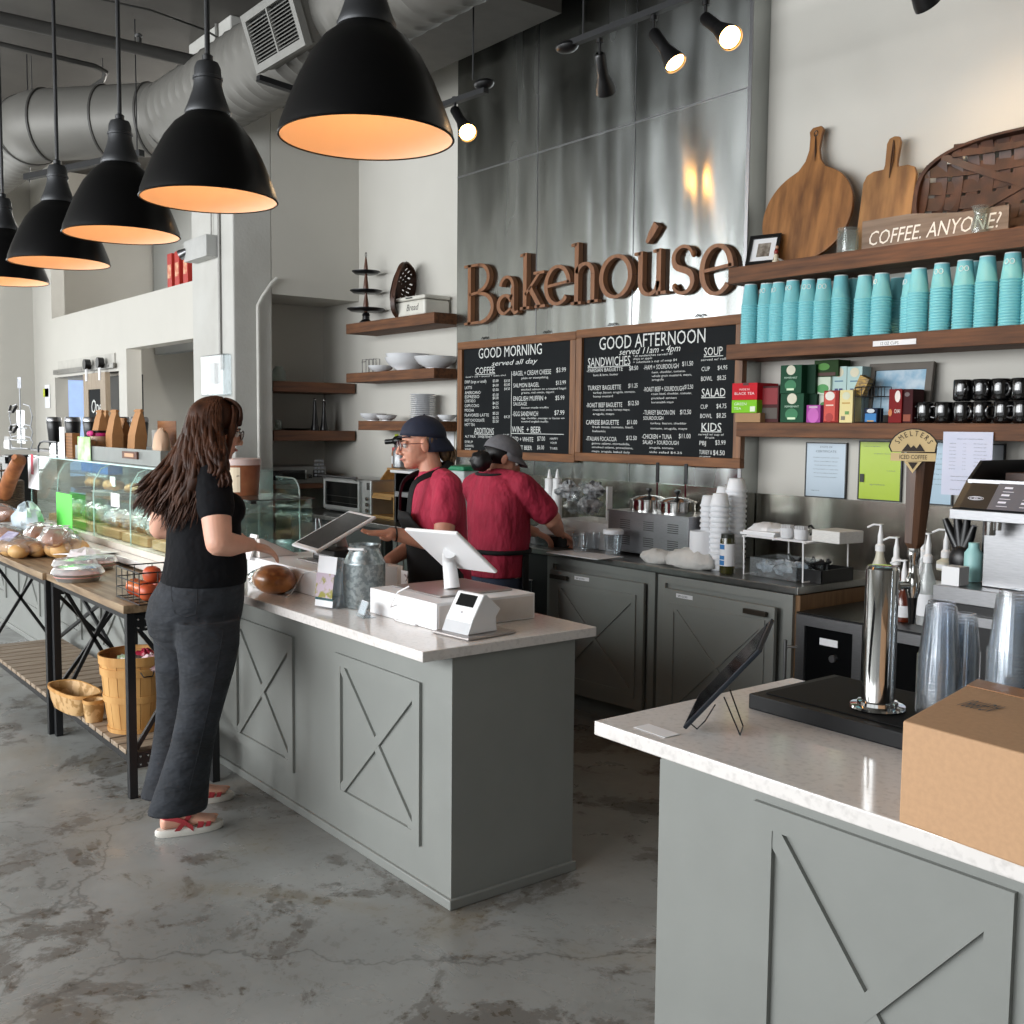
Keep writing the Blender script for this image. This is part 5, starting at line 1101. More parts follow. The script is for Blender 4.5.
# cloths
for px, py, sd, sx_, lab_ in ((658, 553, 31, .11, 'white folded cloth, left one before the warmer'), (690, 560, 32, .15, 'larger crumpled white cloth before the warmer')):
    p = P(px, py+4, y=3.965); o = crumple(sd, sx_, (1.0, .55, .42), 22, 10, .12, True).build('cloth', M['cloth'], smooth=60, loc=(p[0], 3.965, ZK+sx_*.21)); tag(o, lab_, 'cloth')
# foam cup stacks
fc = thing('foam_bowl', 'x', 'foam cup', (0, 0, 0))
MB().lathe([(.055, 0), (.057, .003), (.057, .012), (.052, .014), (.040, .07), (.037, .072), (.002, .072)], n=26).build('bowl_wall', M['foam'], fc, smooth=50)
fstk = [(724, 566, 478, .055, 'tall white foam stack at the back right', .0, 4.22), (711, 566, 491, .052, 'white foam stack at the rear between two others', .0, 4.27), (703, 570, 495, .052, 'left white foam stack behind the canister', 0, 4.14), (716, 573, 491, .06, 'front white foam stack behind the mayonnaise jar', 0, 4.08)]
firstf = True
fstk = [(735, 478, 4.15, .95, 'tallest white foam stack, at the right'), (722.5, 486, 4.24, .80, 'slim white foam stack peeking between two others'), (708, 495, 4.17, .80, 'leftmost white foam stack'), (719, 493, 4.02, .88, 'white foam stack behind the dark jar')]
for px, ty, yy, s_, lab_ in fstk:
    p = P(px, 540, y=yy); zt2 = P(px, ty, y=yy)[2]; n = max(2, round((zt2-ZK-.072)/.024)); pit = (zt2-ZK-.074*s_)/(n-1)
    for i in range(n):
        o = fc if firstf else copy_tree(fc); firstf = False
        o.location = (p[0], yy, ZK+i*pit); o.scale = (s_, s_, s_ if pit > .02 else 1); o['label'] = 'white foam bowl '+('on top of the ' if i == n-1 else 'inside the ')+lab_; o['group'] = 'foam bowls in the '+lab_
x0 = P(687, 560, y=3.98)[0]; x1 = P(712, 560, y=3.98)[0]; r_ = (x1-x0)/2*.78
tag(MB().lathe([(r_*.92, 0), (r_, .004), (r_, P(700, 531, y=3.98)[2]-ZK-.006), (r_*.95, P(700, 531, y=3.98)[2]-ZK), (r_*.9, P(700, 531, y=3.98)[2]-ZK), (r_*.88, .01)], n=30, cap=False).build('white_canister', M['foam'], smooth=50, loc=((x0+x1)/2, 4.0, ZK)), 'short wide white canister left of the dark jar', 'canister')
x0 = P(715, 560, y=3.93)[0]; x1 = P(734, 560, y=3.93)[0]; r_ = abs((P(734, 560, y=3.93)-P(715, 560, y=3.93)).dot(CR))/2; hj = P(724, 534, y=3.93)[2]-ZK
jr = thing('condiment_jar', 'dark olive jar with blue and white label at the counter edge', 'jar', ((x0+x1)/2, 3.95, ZK))
MB().lathe([(r_*.9, 0), (r_, .006), (r_, hj*.84), (r_*.82, hj*.93), (r_*.82, hj*.98)], n=28).build('jar_body', mat('olive_jar_glass', '#3b3a1c', .1, spec=.7), jr, smooth=50)
MB().lathe([(r_*.88, hj*.9), (r_*.88, hj), (.002, hj)], n=28, cap=False).build('lid', mat('dark_lid', '#22241a', .4), jr)
MB().lathe([(r_*1.01, hj*.2), (r_*1.01, hj*.76)], n=28, cap=False).build('label', M['paper'], jr)
mb = MB(); 
for z_, h_ in ((.62, .12), (.36, .1), (.22, .12)):
    ring = []
    secs = [[V((r_*1.02*math.cos(a), r_*1.02*math.sin(a), hj*(z_+(h_ if q else 0)))) for a in [math.radians(-128+ (14*k_)) for k_ in range(5)]] for q in (0, 1)]
    mb.add(secs[0]+secs[1], [(i, i+1, 6+i-0, 5+i) for i in range(4)])
mb.build('label_print', mat('blue_label_print', '#2e78b8', .5), jr, smooth=0)
# white wire shelf with napkins etc
x0, x1 = P(742, 535, y=4.12)[0], P(866, 560, y=4.12)[0]
y0, y1 = 4.08, 4.38
ws = thing('wire_counter_shelf', 'white wire counter shelf carrying napkins and cups', 'shelf', (0, 0, 0))
xa = P(748, 575, z=ZK)[0]; zsf = P(845, 547, y=3.98)[2]-ZK
xa, xb, ya, yb2 = P(745, 540, y=4.0)[0], P(850, 550, y=3.98)[0]+.0, 3.98, 4.32
ws.location = (xa, ya, ZK); W_ = -2.96-xa; D_ = yb2-ya
mb = MB()
for k_ in range(12): mb.cyl((0, D_*k_/11, zsf), (W_, D_*k_/11, zsf), .003, n=6)
for x in (0, W_/2, W_): mb.cyl((x, 0, zsf-.004), (x, D_, zsf-.004), .004, n=6)
mb.build('deck', M['white'], ws)
for x in (.01, W_-.01):
    MB().tube([(x, 0, zsf), (x+.004, 0, .004), (x+.004, D_, .004), (x, D_, zsf)], .004, 6).build('leg_loop', M['white'], ws)
zs = ZK+zsf+.0035
ns = MB()
tag(MB().bb((-.08, -.08, 0), (.08, .08, .055)).build('napkin_stack', mat('napkin_paper', '#d9d8d4', .9, scale=60, stretch=(1, 1, 8), var=.08), smooth=0, bevel=.004, loc=(P(828, 540, y=4.03)[0], 4.10, zs), rz=-.1), 'thick stack of white napkins on the wire shelf', 'napkins')
tag(crumple(41, .1, (1.0, .8, .35), 18, 8, .15, True).build('paper_bundle', M['paper'], smooth=20, loc=(P(765, 528, y=4.1)[0], 4.12, zs+.02)), 'bundle of folded white papers at the left end of the wire shelf', 'papers')
tag(MB().bb((-.10, -.09, 0), (.10, .09, .012)).bb((-.09, -.08, .012), (.10, .1, .02)).build('paper_stack', M['paper'], smooth=0, loc=(P(762, 535, y=4.05)[0]+.0, 4.1, zs)), 'flat stack of papers under the folded bundle', 'papers')
for i, px in enumerate((786, 800)):
    t = thing('sugar_caddy', ('left' if i == 0 else 'right')+' small white cup of sugar packets on the wire shelf', 'cup', (P(px, 530, y=4.02)[0], 4.03, zs))
    MB().lathe([(.026, 0), (.03, .004), (.034, .05), (.031, .05), (.027, .006)], n=20, cap=False).build('cup_wall', M['china'], t)
    mb = MB()
    for k_ in range(6): mb.box((-.02+.008*k_, 0, .045), (.003, .03, .04), (0, .1*(k_-3), 0))
    mb.build('sugar_packet', M['paper'], t, smooth=0)
tag(MB().tube([(0, 0, .005), (.02, .01, .04), (.05, 0, .05), (.08, -.01, .03), (.06, -.02, .01), (.14, 0, .012), (.2, .01, .012)], .006, 8).build('black_tongs', M['blackp'], loc=(P(800, 522, y=4.2)[0], 4.22, zs)), 'black tongs lying behind the sugar cups', 'tongs')
bsk = thing('cutlery_basket', 'black mesh basket of dark cutlery under the wire shelf', 'basket', (xa+.06, 4.03, ZK))
MB().bb((0, 0, 0), (.36, .24, .004)).bb((0, 0, .004), (.004, .24, .06)).bb((.356, 0, .004), (.36, .24, .06)).bb((0, 0, .004), (.36, .004, .06)).bb((0, .236, .004), (.36, .24, .06)).build('tray', M['blackp'], bsk, smooth=0)
rnd = random.Random(3)
for k_ in range(9): MB().tube([(.03+rnd.random()*.3, .02+rnd.random()*.2, .03), (.03+rnd.random()*.3, .02+rnd.random()*.2, .09)], .007, 6).build('dark_utensil', M['blackp'], bsk)
x0 = P(805, 590, z=ZK)[0]; cbn = thing('clear_bin', 'clear bin filled with wrapped cutlery at the end of the steel counter', 'bin', (-3.28, 3.99, ZK))
MB().bb((0, 0, 0), (.27, .20, .004)).bb((0, 0, .004), (.003, .2, .09)).bb((.267, 0, .004), (.27, .2, .09)).bb((0, 0, .004), (.27, .003, .09)).bb((0, .197, .004), (.27, .2, .09)).build('wall', M['clearp'], cbn, smooth=0)
for k_ in range(4): crumple(50+k_, .05, (1.2, .8, .6), 14, 8, .3).build('wrapped_cutlery', mat('clear_wrap', '#c9ced4', .25, col2='#8d939a', scale=30), cbn, smooth=20, loc=(.06+.05*k_, .06+.06*(k_ % 2), .045))
# ================================================================ coffee station right of the steel counter
# low steel/black fridge with worktop
fx0 = P(825, 612, y=3.80)[0]; zf = P(826, 611, y=3.80)[2]
bf = thing('bar_fridge', 'black glass-door bar fridge with steel trim and a small white label', 'fridge', (-2.86, 3.80, 0)); EX = P(937, 600, y=3.72)[0]; FW2 = EX-.03+2.86
zf = .80
MB().bb((0, .03, .02), (FW2, .75, zf)).build('cabinet', M['blackp'], bf, smooth=0)
def band_(x0, x1, z0, z1, q, y, th, nm, m_):
    MB().band([(x0, z0), (x1, z0), (x1, z1), (x0, z1)], [(x0+q, z0+q), (x1-q, z0+q), (x1-q, z1-q), (x0+q, z1-q)], WALLM(0, y, 0), th).build(nm, m_, bf, smooth=0)
band_(0, FW2/2-.005, .05, zf-.003, .045, .03, .03, 'door_frame', M['steel']); band_(FW2/2+.005, FW2, .05, zf-.003, .045, .03, .03, 'door_frame', M['steel'])
MB().bb((.044, .008, .09), (FW2/2-.049, .02, zf-.045)).bb((FW2/2+.049, .008, .09), (FW2-.044, .02, zf-.045)).build('door_glass', M['blackglass'], bf, smooth=0)
MB().cyl((-.03, -.03, .25), (-.03, -.03, zf-.12), .008, n=10).cyl((-.03, -.03, .3), (.01, .0, .3), .005).cyl((-.03, -.03, zf-.15), (.01, 0, zf-.15), .005).build('handle', M['steel'], bf)
MB().bb((.12, .006, zf-.12), (.21, .008, zf-.09)).build('label', M['paper'], bf, smooth=0); MB().cyl((.19, -.004, zf-.17), (.19, .008, zf-.17), .015, n=16).build('lock', M['steel'], bf)
MB().bb((0, .0, zf), (FW2, .78, zf+.006)).build('top', M['blackp'], bf, smooth=0)
ZF = zf+.0075
eq = thing('equipment_base', 'grey and black stand below the espresso machine', 'stand', (EX, 3.72, 0))
zb2 = P(880+80, 620, y=3.72)[2]
zE_ = P(953, 587, y=3.72)[2]
MB().bb((0, .02, .0), (2.2, .8, zE_-.135)).build('cabinet', M['blackp'], eq, smooth=0)
MB().bb((-.02, 0, zE_-.135), (2.2, .85, zE_-.1)).build('drawer_front', M['steel'], eq, smooth=0)
ex0 = P(961, 500, y=3.78)[0]
MB().bb((-.02, .03, zE_-.1), (2.2, .83, zE_-.06)).build('recess', M['blackp'], eq, smooth=0)
zE = P(953, 587, y=3.72)[2]
MB().bb((-.02, 0, zE-.06), (2.2, .85, zE)).build('steel_top', M['steel'], eq, smooth=0, bevel=.003)
ZE = zE+.0015
# espresso machine
y_ = 3.80
em = thing('espresso_machine', 'black and steel touch-screen espresso machine at the right edge', 'espresso machine', (P(962, 560, y=y_)[0], y_, ZE))
X0 = em.location.x
def ex(px): return P(px, 520, y=y_)[0]-X0
def ez(py, px=975): return P(px, py, y=y_)[2]-ZE
# side profile (y,z) prism: sloped face
zt1, zfr, zbt = ez(461), ez(482), ez(519)
W_ = 1.0
prof = [(.0, zbt), (-.10, zbt+.02), (-.085, zbt+.045), (.0, zfr), (.55, zfr), (.55, zbt)]
MB().prism(prof, frame((-.0, 0, 0), (0, 1, 0), (0, 0, 1)), W_).build('head_housing', M['blackp'], em, smooth=0, bevel=.003)
MB().prism([(0, zfr), (.10, zt1), (.55, zt1), (.55, zfr)], frame((0, 0, 0), (0, 1, 0), (0, 0, 1)), .012).bb((.012, .53, zfr), (W_, .55, zt1)).build('top_guard', M['blackp'], em, smooth=0)
def slope_pt(x, t): return V((x, -.0865+.0865*t-.0012, zbt+.045+(zfr-zbt-.045)*t+.0004))
mb = MB(); a, b2, c2, d2 = slope_pt(.03, .0), slope_pt(W_, 0), slope_pt(W_, 1), slope_pt(.03, 1); mb.add([a, b2, c2, d2], [(0, 1, 2, 3)]); mb.build('screen_face', mat('dark_machine_panel', '#15161a', .4, spec=.3), em, smooth=0, solid=.003)
mb = MB(); up_ = V((0, -.0035, .001)); mb.add([slope_pt(.135, 0)+up_, slope_pt(W_, 0)+up_, slope_pt(W_, .98)+up_, slope_pt(.135, .98)+up_], [(0, 1, 2, 3)]); mb.build('touch_screen', mat('grey_touch_screen', '#55555c', .45, emit='#5a5a66', estr=.25), em, smooth=0)
mb = MB()
for r_ in range(3):
    for c3 in range(5):
        if r_ == 2 and c3 > 1: continue
        for q_, (w3, h3) in enumerate(((.03, .07), (.04, .02))):
            xx = .165+.085*c3; tt = .78-.27*r_-(.12 if q_ else 0); mb.add([slope_pt(xx, tt)+up_*2, slope_pt(xx+w3, tt)+up_*2, slope_pt(xx+w3, tt+h3)+up_*2, slope_pt(xx, tt+h3)+up_*2], [(0, 1, 2, 3)])
for rr in (.03, .022, .008):
    pts = [slope_pt(.075+rr*math.cos(a), .38+rr*2.1*math.sin(a))+up_ for a in [2*PI*i/20 for i in range(21)]]; mb.tube(pts, .0008, 4, cap=False)
mb.build('screen_icons', mat('icon_white', '#c9c9d2', .4, emit='#c9c9d2', estr=.4), em, smooth=0)
MB().bb((.0, -.104, zbt+.003), (W_, -.088, zbt+.04)).build('chrome_lip', M['steel'], em, smooth=0, bevel=.002)
tm = text_mesh([('FRANKE', .55, zbt+.012, .018, 1.1)], WALLM(0, -.1045, 0), 0); 
MB().bb((.012, -.006, zfr-.004), (W_, .03, zfr+.010)).build('top_rail', M['steel'], em, smooth=0)
MB().bb((.0, .14, 0), (W_, .55, zbt)).build('rear_column', M['blackp'], em, smooth=0)
MB().bb((.07, .02, 0), (.26, .16, zbt)).build('steel_column', M['steel'], em, smooth=0, bevel=.003)
MB().cyl((.13, -.05, zbt), (.13, -.05, zbt-.05), .02).cyl((.16, -.05, zbt), (.16, -.05, zbt-.03), .012).build('brew_spout', M['chrome'], em)
MB().cyl((.42, .04, zbt), (.42, .04, zbt-.1), .022).cyl((.36, .04, zbt-.1), (.56, .04, zbt-.1), .011).tube([(.42, .04, zbt-.13), (.46, .02, zbt-.12), (.52, .0, zbt-.15)], .009, 8).build('milk_frother', M['chrome'], em)
MB().bb((.27, .0, 0), (W_, .14, .02)).build('drip_tray', M['blackp'], em, smooth=0)
for i, px in enumerate((1000-3, 1020)):
    g = glass('ribbed_glass', '#e6e8e4', .22, 1.6)
    tag(MB().lathe([(.03, 0), (.036, .004), (.042, .10), (.039, .10), (.033, .006)], n=24, cap=False).build('drinking_glass', g, loc=(X0+.22+.10*i, y_+.16, ZE+zfr+.001)), ('left' if i == 0 else 'right')+' clear glass on top of the espresso machine', 'glass')
tag(MB().bb((0, 0, 0), (.12, .12, .03)).build('wooden_block', M['splint'], smooth=0, loc=(X0+.05, y_+.2, ZE+zfr+.001)), 'dark wooden block on the left of the espresso machine top', 'box')
# syrup pump bottles
def syrup(px, topy, y, r_, body, lab_, zbase=None, hb=None):
    zb3 = ZF if zbase is None else zbase; p = P(px, topy, y=y); H_ = p[2]-zb3
    t = thing('syrup_bottle', lab_, 'bottle', (p[0], y, zb3)); hb = H_-.12
    MB().lathe([(r_*.95, 0), (r_, .008), (r_, hb*.68), (r_*.5, hb*.9), (r_*.42, hb)], n=22).build('bottle_body', body, t, smooth=50)
    MB().lathe([(r_*.55, hb), (r_*.55, hb+.025), (.012, hb+.035), (.012, hb+.07), (.008, hb+.09), (.005, hb+.115), (.012, hb+.118), (.012, H_), (.002, H_)], n=14).build('pump_head', M['white'], t)
    MB().tube([(0, 0, H_-.004), (-.03, -.01, H_-.004), (-.055, -.018, H_-.018)], .0045, 8).build('pump_spout', M['white'], t)
    MB().lathe([(r_*1.01, hb*.15), (r_*1.01, hb*.5)], n=22, cap=False).build('label', M['paper'], t)
clearb = glass('clear_bottle', '#e6ebe8', .3, 1.6); amber = mat('amber_syrup', '#5a2414', .15, spec=.7)
syrup(881, 524, 4.15, .038, mat('milky_bottle', '#cfcbb8', .4), 'milky pump bottle left of the tap handle, taller')
syrup(897, 537, 4.10, .034, amber, 'amber syrup bottle with white pump left of the tap handle')
syrup(924, 529, 4.12, .036, clearb, 'clear syrup bottle directly right of the tap handle')
syrup(929, 533, 3.98, .036, clearb, 'front clear syrup bottle with pump right of the tap handle')
syrup(947, 529, 4.14, .036, mat('milky_bottle'), 'pale syrup bottle near the black gloves', ZE)
syrup(905, 560, 3.97, .032, amber, 'short amber bottle with white label behind the tap')
o = thing('rubber_gloves', 'black rubber gloves draped beside the espresso machine', 'gloves', (P(960, 600, y=3.95)[0], 3.95, ZE))
mb = MB().ball((0, 0, .07), (.05, .04, .07), 14, 10)
for a, l_ in ((-.5, .16), (-.15, .20), (.1, .17), (.35, .13)): mb.tube([(0, 0, .09), (math.sin(a)*l_*.7, 0, .09+l_*.6), (math.sin(a)*l_, 0, .09+math.cos(a)*l_)], [.022, .018, .012], 8)
mb.build('glove', M['blackp'], o, smooth=60)
tag(MB().lathe([(.03, 0), (.034, .01), (.034, .11), (.02, .13), (.02, .15)], n=18).build('spray_bottle', mat('teal_white_bottle', '#9fd0cf', .4), loc=(P(972, 590, y=3.92)[0], 3.92, ZE)), 'pale teal bottle tucked behind the gloves', 'bottle')
tag(MB().bb((0, 0, 0), (.07, .07, .07)).build('white_carton', M['white'], smooth=0, loc=(P(942, 598, y=3.75)[0], 3.74, ZE)), 'small white carton at the foot of the gloves', 'carton')
# ================================================================ bar counter (right) items, z=.885
ZB = .8862
pad = thing('drip_mat', 'black drip mat and cooler top set into the bar counter under the tap tower', 'bar mat', (-1.735, 2.12, ZB))
MB().bb((0, 0, 0), (1.15, .36, .040)).build('slab', mat('matt_black_slab', '#08080a', .5, spec=.25), pad, smooth=0, bevel=.004)
MB().bb((.03, .03, .04), (1.12, .34, .044)).build('inner_mat', mat('black_rubber', '#0b0b0c', .7, spec=.2), pad, smooth=0, bevel=.003)
ZP = ZB+.0455
tw_ = thing('tap_tower', 'polished steel cylindrical tap tower with a tall wooden tap handle', 'tap tower', (-1.445, 2.245, ZP))
ht = P(882, 566, y=2.245)[2]-ZP; R_ = .0385
MB().lathe([(.064, 0), (.066, .003), (.064, .008), (.048, .010), (.047, .018), (R_, .020), (R_, ht-.006), (R_-.004, ht), (R_-.012, ht+.001), (.002, ht+.001)], n=48).build('column', M['chrome'], tw_, smooth=30)
# faucet leaves the column away from the camera towards +X +Y
fb_ = P(912, 610, y=2.36)
dx = V((P(912, 600, y=2.33)[0]+1.445, .085, 0)); zf_ = P(905, 590, y=2.30)[2]-ZP
top_ = P(914, 548, y=2.33)-V((-1.445, 2.245, ZP)); mid = P(913, 585, y=2.33)-V((-1.445, 2.245, ZP))
MB().tube([(0.02, .03, mid.z), (mid.x*.5, mid.y*.5, mid.z), (mid.x, mid.y, mid.z)], .010, 12).tube([mid-V((0, 0, .03)), mid-V((0, 0, .015)), mid, mid+V((0, 0, .02)), mid+V((0, 0, .028)), top_-V((0, 0, .028)), top_-V((0, 0, .02)), top_], [.012, .017, .018, .017, .012, .012, .016, .015], 16).build('faucet_body', M['chrome'], tw_)
MB().tube([mid-V((0, 0, .03)), mid-V((0, 0, .095))], [.012, .007], 14).build('spout', M['blackp'], tw_)
# tapering wooden handle
hb = top_; htop = P(922, 447, y=2.33)-V((-1.445, 2.245, ZP)); 
def sec(c, wx_, wy_, ch=.3):
    o8 = [(wx_, wy_*ch), (wx_*ch, wy_), (-wx_*ch, wy_), (-wx_, wy_*ch), (-wx_, -wy_*ch), (-wx_*ch, -wy_), (wx_*ch, -wy_), (wx_, -wy_*ch)]
    ca, sa = math.cos(.55), math.sin(.55)
    return [V(c)+V((a*ca-b2*sa, a*sa+b2*ca, 0)) for a, b2 in o8]
MB().loft([sec(hb, .014, .014), sec(hb.lerp(htop, .05), .022, .018), sec(hb.lerp(htop, .99), .034, .022)]).build('tap_handle', wood('dark_walnut_handle', '#5e3f2b', '#2f1d12', 2, .35), tw_, smooth=20)
ho = [c for c in ALL_CH(tw_) if c.name.startswith('tap_handle')][0]
# badge on top facing the camera side: fan shape + bar + small triangle
bm_ = frame(htop+V((-.004, -.03, -.012)), (math.cos(.55), math.sin(.55), 0), (0, 0, 1))
fan = [(-.050, 0)]+[(.057*math.cos(math.radians(a)), .004+.052*math.sin(math.radians(a))) for a in range(170, 5, -15)]+[(.050, 0)]
MB().prism(fan, bm_, -.04).build('badge_back', M['blackp'], ho, smooth=0)
tan = mat('tan_badge', '#d8bd8a', .45); ink = mat('dark_badge_ink', '#2d2118', .5)
MB().prism([(p[0]*.94, p[1]*.94+.001) for p in fan], bm_ @ Matrix.Translation((0, 0, .0005)), .003).prism([(-.05, -.021), (.05, -.021), (.05, -.002), (-.05, -.002)], bm_, .006).prism([(-.02, -.022), (.02, -.022), (0, -.05)], bm_, .004).build('badge', tan, ho, smooth=0)
mb = MB()
for i, ch in enumerate('SMELTERS'):
    a = math.radians(150-17*i); r0 = .036
    tm = text_mesh([(ch, 0, 0, .013, .75)], Matrix.Identity(4), 0); w_ = max(v.x for v in tm.v)
    Mx = bm_ @ Matrix.Translation((r0*math.cos(a), .004+r0*math.sin(a)*.95, .0042)) @ Matrix.Rotation(a-PI/2, 4, 'Z') @ Matrix.Translation((-w_/2, 0, 0))
    mb.add([Mx @ v for v in tm.v], tm.f)
tm = text_mesh([('ICED COFFEE', 0, 0, .0105, .72)], Matrix.Identity(4), 0); w_ = max(v.x for v in tm.v)
mb.add([bm_ @ V((v.x-w_/2, v.y-.0165, .0066)) for v in tm.v], tm.f)
mb.prism([(-.026, .002), (-.013, .02), (-.006, .01), (0, .016), (.007, .009), (.014, .02), (.026, .002)], bm_, .0042).prism([(-.011, -.024), (.011, -.024), (0, -.041)], bm_, .0048)
mb.build('badge_lettering', ink, ho, smooth=0)
# clear plastic cup stacks on the mat
M['pet'] = glass('clear_pet_cup', '#fafcfe', .035, 1.6, .08)
pc = thing('plastic_cup', 'x', 'plastic cup', (0, 0, 0))
hC = .135; rC = .047; rb3 = .031
mb = MB(); prof = [(rC, 0), (rC+.003, .001), (rC+.003, .005), (rC, .006), (rC-.001, .012), (rb3+.004, hC-.012), (rb3, hC-.009), (rb3-.001, hC), (rb3-.005, hC), (rb3-.007, hC-.006), (.002, hC-.006)]
mb.lathe(prof, n=28, cap=False); mb.build('cup_wall', M['pet'], pc, smooth=40)
firstc = True
for px, topy, yy, s_, xoff, lab_ in ((940, 601, 2.33, 1.0, 0, 'front clear stack beside the box'), (965.5, 613, 2.42, .72, 0, 'narrow clear stack at the back'), (1012, 590, 2.30, 1.02, 0, 'right clear stack at the picture edge')):
    p = P(px, 640, y=yy); H_ = P(px, topy, y=yy)[2]-ZP-.0; pit = .0075; n = max(2, int((H_-hC*s_)/pit)+1); pit = (H_-hC*s_)/(n-1)
    for i in range(n):
        o = pc if firstc else copy_tree(pc); firstc = False
        o.location = (p[0], yy, ZP+i*pit); o.scale = (s_, s_, s_); o['label'] = 'clear upturned plastic cup '+('on top of the ' if i == n-1 else 'inside the ')+lab_; o['group'] = 'clear cups in the '+lab_
# cardboard box, rotated a little, overhanging the front edge
bxo = V((-1.056, 1.722, ZB)); e1 = V((.9976, -.07, 0)).normalized(); rzb = math.atan2(e1.y, e1.x)
bx = thing('cardboard_box', 'large sealed brown cardboard box on the right bar counter, code on its top', 'box', bxo, rzb)
Wb, Db, Hb_ = .50, .43, .189
kraft = mat('kraft_cardboard', '#bd9672', .8, var=.04, scale=90, bump=.05)
SK = Matrix(((1, math.cos(math.radians(106)), 0, 0), (0, math.sin(math.radians(106)), 0, 0), (0, 0, 1, 0), (0, 0, 0, 1)))
def skb(a, b_):
    m_ = MB().bb(a, b_); m_.v = [SK @ v for v in m_.v]; return m_
skb((0, 0, 0), (Wb, Db, Hb_)).build('carton', kraft, bx, smooth=0, bevel=.004)
skb((0.002, Db*.83, Hb_), (Wb-.002, Db-.002, Hb_+.0012)).build('tape', mat('brown_tape', '#a5744a', .35), bx, smooth=0)
q0 = P(974, 700.5, z=ZB+Hb_)-bxo; q1 = P(1006, 707.5, z=ZB+Hb_)-bxo; Ri = Matrix.Rotation(-rzb, 3, 'Z'); q0 = Ri @ q0; q1 = Ri @ q1
tm = text_mesh([('AG49981', 0, 0, 1, 1)], Matrix.Identity(4), 0); mx = max(v.x for v in tm.v); L_ = (q1-q0).length; dr = (q0-q1).normalized()
dn = V((dr.y*-1, dr.x, 0)); fm = frame(q1+V((0, 0, .0012)), dr, dn)
MB().add([fm @ V((v.x/mx*L_, v.y*.068, 0)) for v in tm.v], tm.f).build('lettering', M['blackp'], bx, smooth=0)
# tablet on wire easel + paper slip
es = thing('wire_easel', 'thin black wire easel propping the slim tablet', 'easel', (-1.64, 1.87, ZB))
tbA = P(686, 730, y=1.83); tbB = P(762, 652, y=1.83)      # bottom and upper end of the near edge
a = tbA-V((-1.64, 1.87, ZB)); b2 = P(705, 722, z=ZB)-V((-1.64, 1.87, ZB)); c2 = P(740, 736, z=ZB)-V((-1.64, 1.87, ZB)); d2 = P(743, 727, z=ZB)-V((-1.64, 1.87, ZB))
up1 = P(724, 697, y=1.87)-V((-1.64, 1.87, ZB)); up2 = P(730, 690, y=1.93)-V((-1.64, 1.87, ZB)); up0 = P(715, 705, y=1.86)-V((-1.64, 1.87, ZB))
zl_ = V((0, 0, .0025))
MB().tube([up1, V((c2.x, c2.y, 0))+zl_, V((d2.x, d2.y, 0))+zl_, up2], .0018, 6).build('rear_leg', M['black'], es)
lf = P(697, 730, z=ZB)-V((-1.64, 1.87, ZB)); lh = P(694, 708, y=1.84)-V((-1.64, 1.87, ZB)); hook = P(689, 722, y=1.85)-V((-1.64, 1.87, ZB))
MB().tube([up0, V((b2.x, b2.y, 0))+zl_, V((lf.x, lf.y, 0))+zl_, hook, lh], .0018, 6).build('front_foot', M['black'], es)
tbm = thing('tablet_computer', 'slim black tablet seen edge-on leaning on the wire easel', 'tablet', tbA)
v1 = tbB-tbA; yv = V((-.676, .737, 0)).normalized()*.13; nrm = v1.cross(yv).normalized()
ux = v1.normalized(); uy = (yv-ux*yv.dot(ux)).normalized(); fm = frame((0, 0, 0), ux, uy)
MB().prism([(0, 0), (v1.length, 0), (v1.length, .13), (0, .13)], fm, .010).build('body', mat('slate_metal', '#252b33', .35, .5), tbm, smooth=0, bevel=.002)
MB().prism([(.012, .01), (v1.length-.012, .01), (v1.length-.012, .12), (.012, .12)], fm @ Matrix.Translation((0, 0, -.001 if (fm.to_3x3() @ V((0, 0, 1))).z < 0 else .010)), .001).build('screen', M['blackglass'], tbm, smooth=0)
tag(MB().prism([(0, 0), (.105, 0), (.105, .05), (0, .05)], frame((0, 0, 0), (.999, -.03, 0), (.03, 1, 0)), .0008).build('paper_slip', M['paper'], smooth=0, loc=(-1.785, 1.762, ZB)), 'small white paper slip near the corner of the bar top', 'paper')
# ================================================================ left service counter items, z=.885
ZS = .8862
bR = thing('cash_drawer', 'wide white box carrying the right-hand checkout tablet', 'box', (-3.50, 2.04, ZS))
hR = P(437, 604, y=2.04)[2]-ZS
MB().bb((0, 0, 0), (.455, .44, hR)).build('housing', M['white'], bR, smooth=0, bevel=.003)
MB().bb((.455, .01, .006), (.4565, .43, hR-.01)).build('side_panel', mat('warm_white_plastic', '#dcd6d1', .4), bR, smooth=0)
MB().prism([(p[0]*.33+.20, p[1]*.33+.24) for p in [(-.5, -.5), (.5, -.5), (.5, .5), (-.5, .5)]], Matrix.Identity(4), .008).build('stand_base_plate', mat('satin_aluminium', '#b0aaa8', .3, .7), bR, smooth=0, loc=(0, 0, hR), bevel=.003)
def tablet_quad(A, B, Cc, D, name, label, th, screen_side, org):
    """A-B-C-D corners in order around"""
    t = thing(name, label, 'tablet', org); o = V(org); A, B, Cc, D = [V(p)-o for p in (A, B, Cc, D)]
    n = (B-A).cross(D-A).normalized(); fm = frame(A, (D-A), (B-A)); Wd = (D-A).length; Hd = (B-A).length
    zdir = fm.to_3x3() @ V((0, 0, 1)); 
    MB().prism([(0, 0), (Wd, 0), (Wd, Hd), (0, Hd)], fm, -th).build('shell', M['white'], t, smooth=0, bevel=.006, seg=3)
    return t, fm, Wd, Hd
TL = P(406, 530, y=2.15); TR = P(463.5, 537.5, y=2.15); BL = P(443, 567, x=TL[0]); BR = P(496.5, 574, x=TR[0])
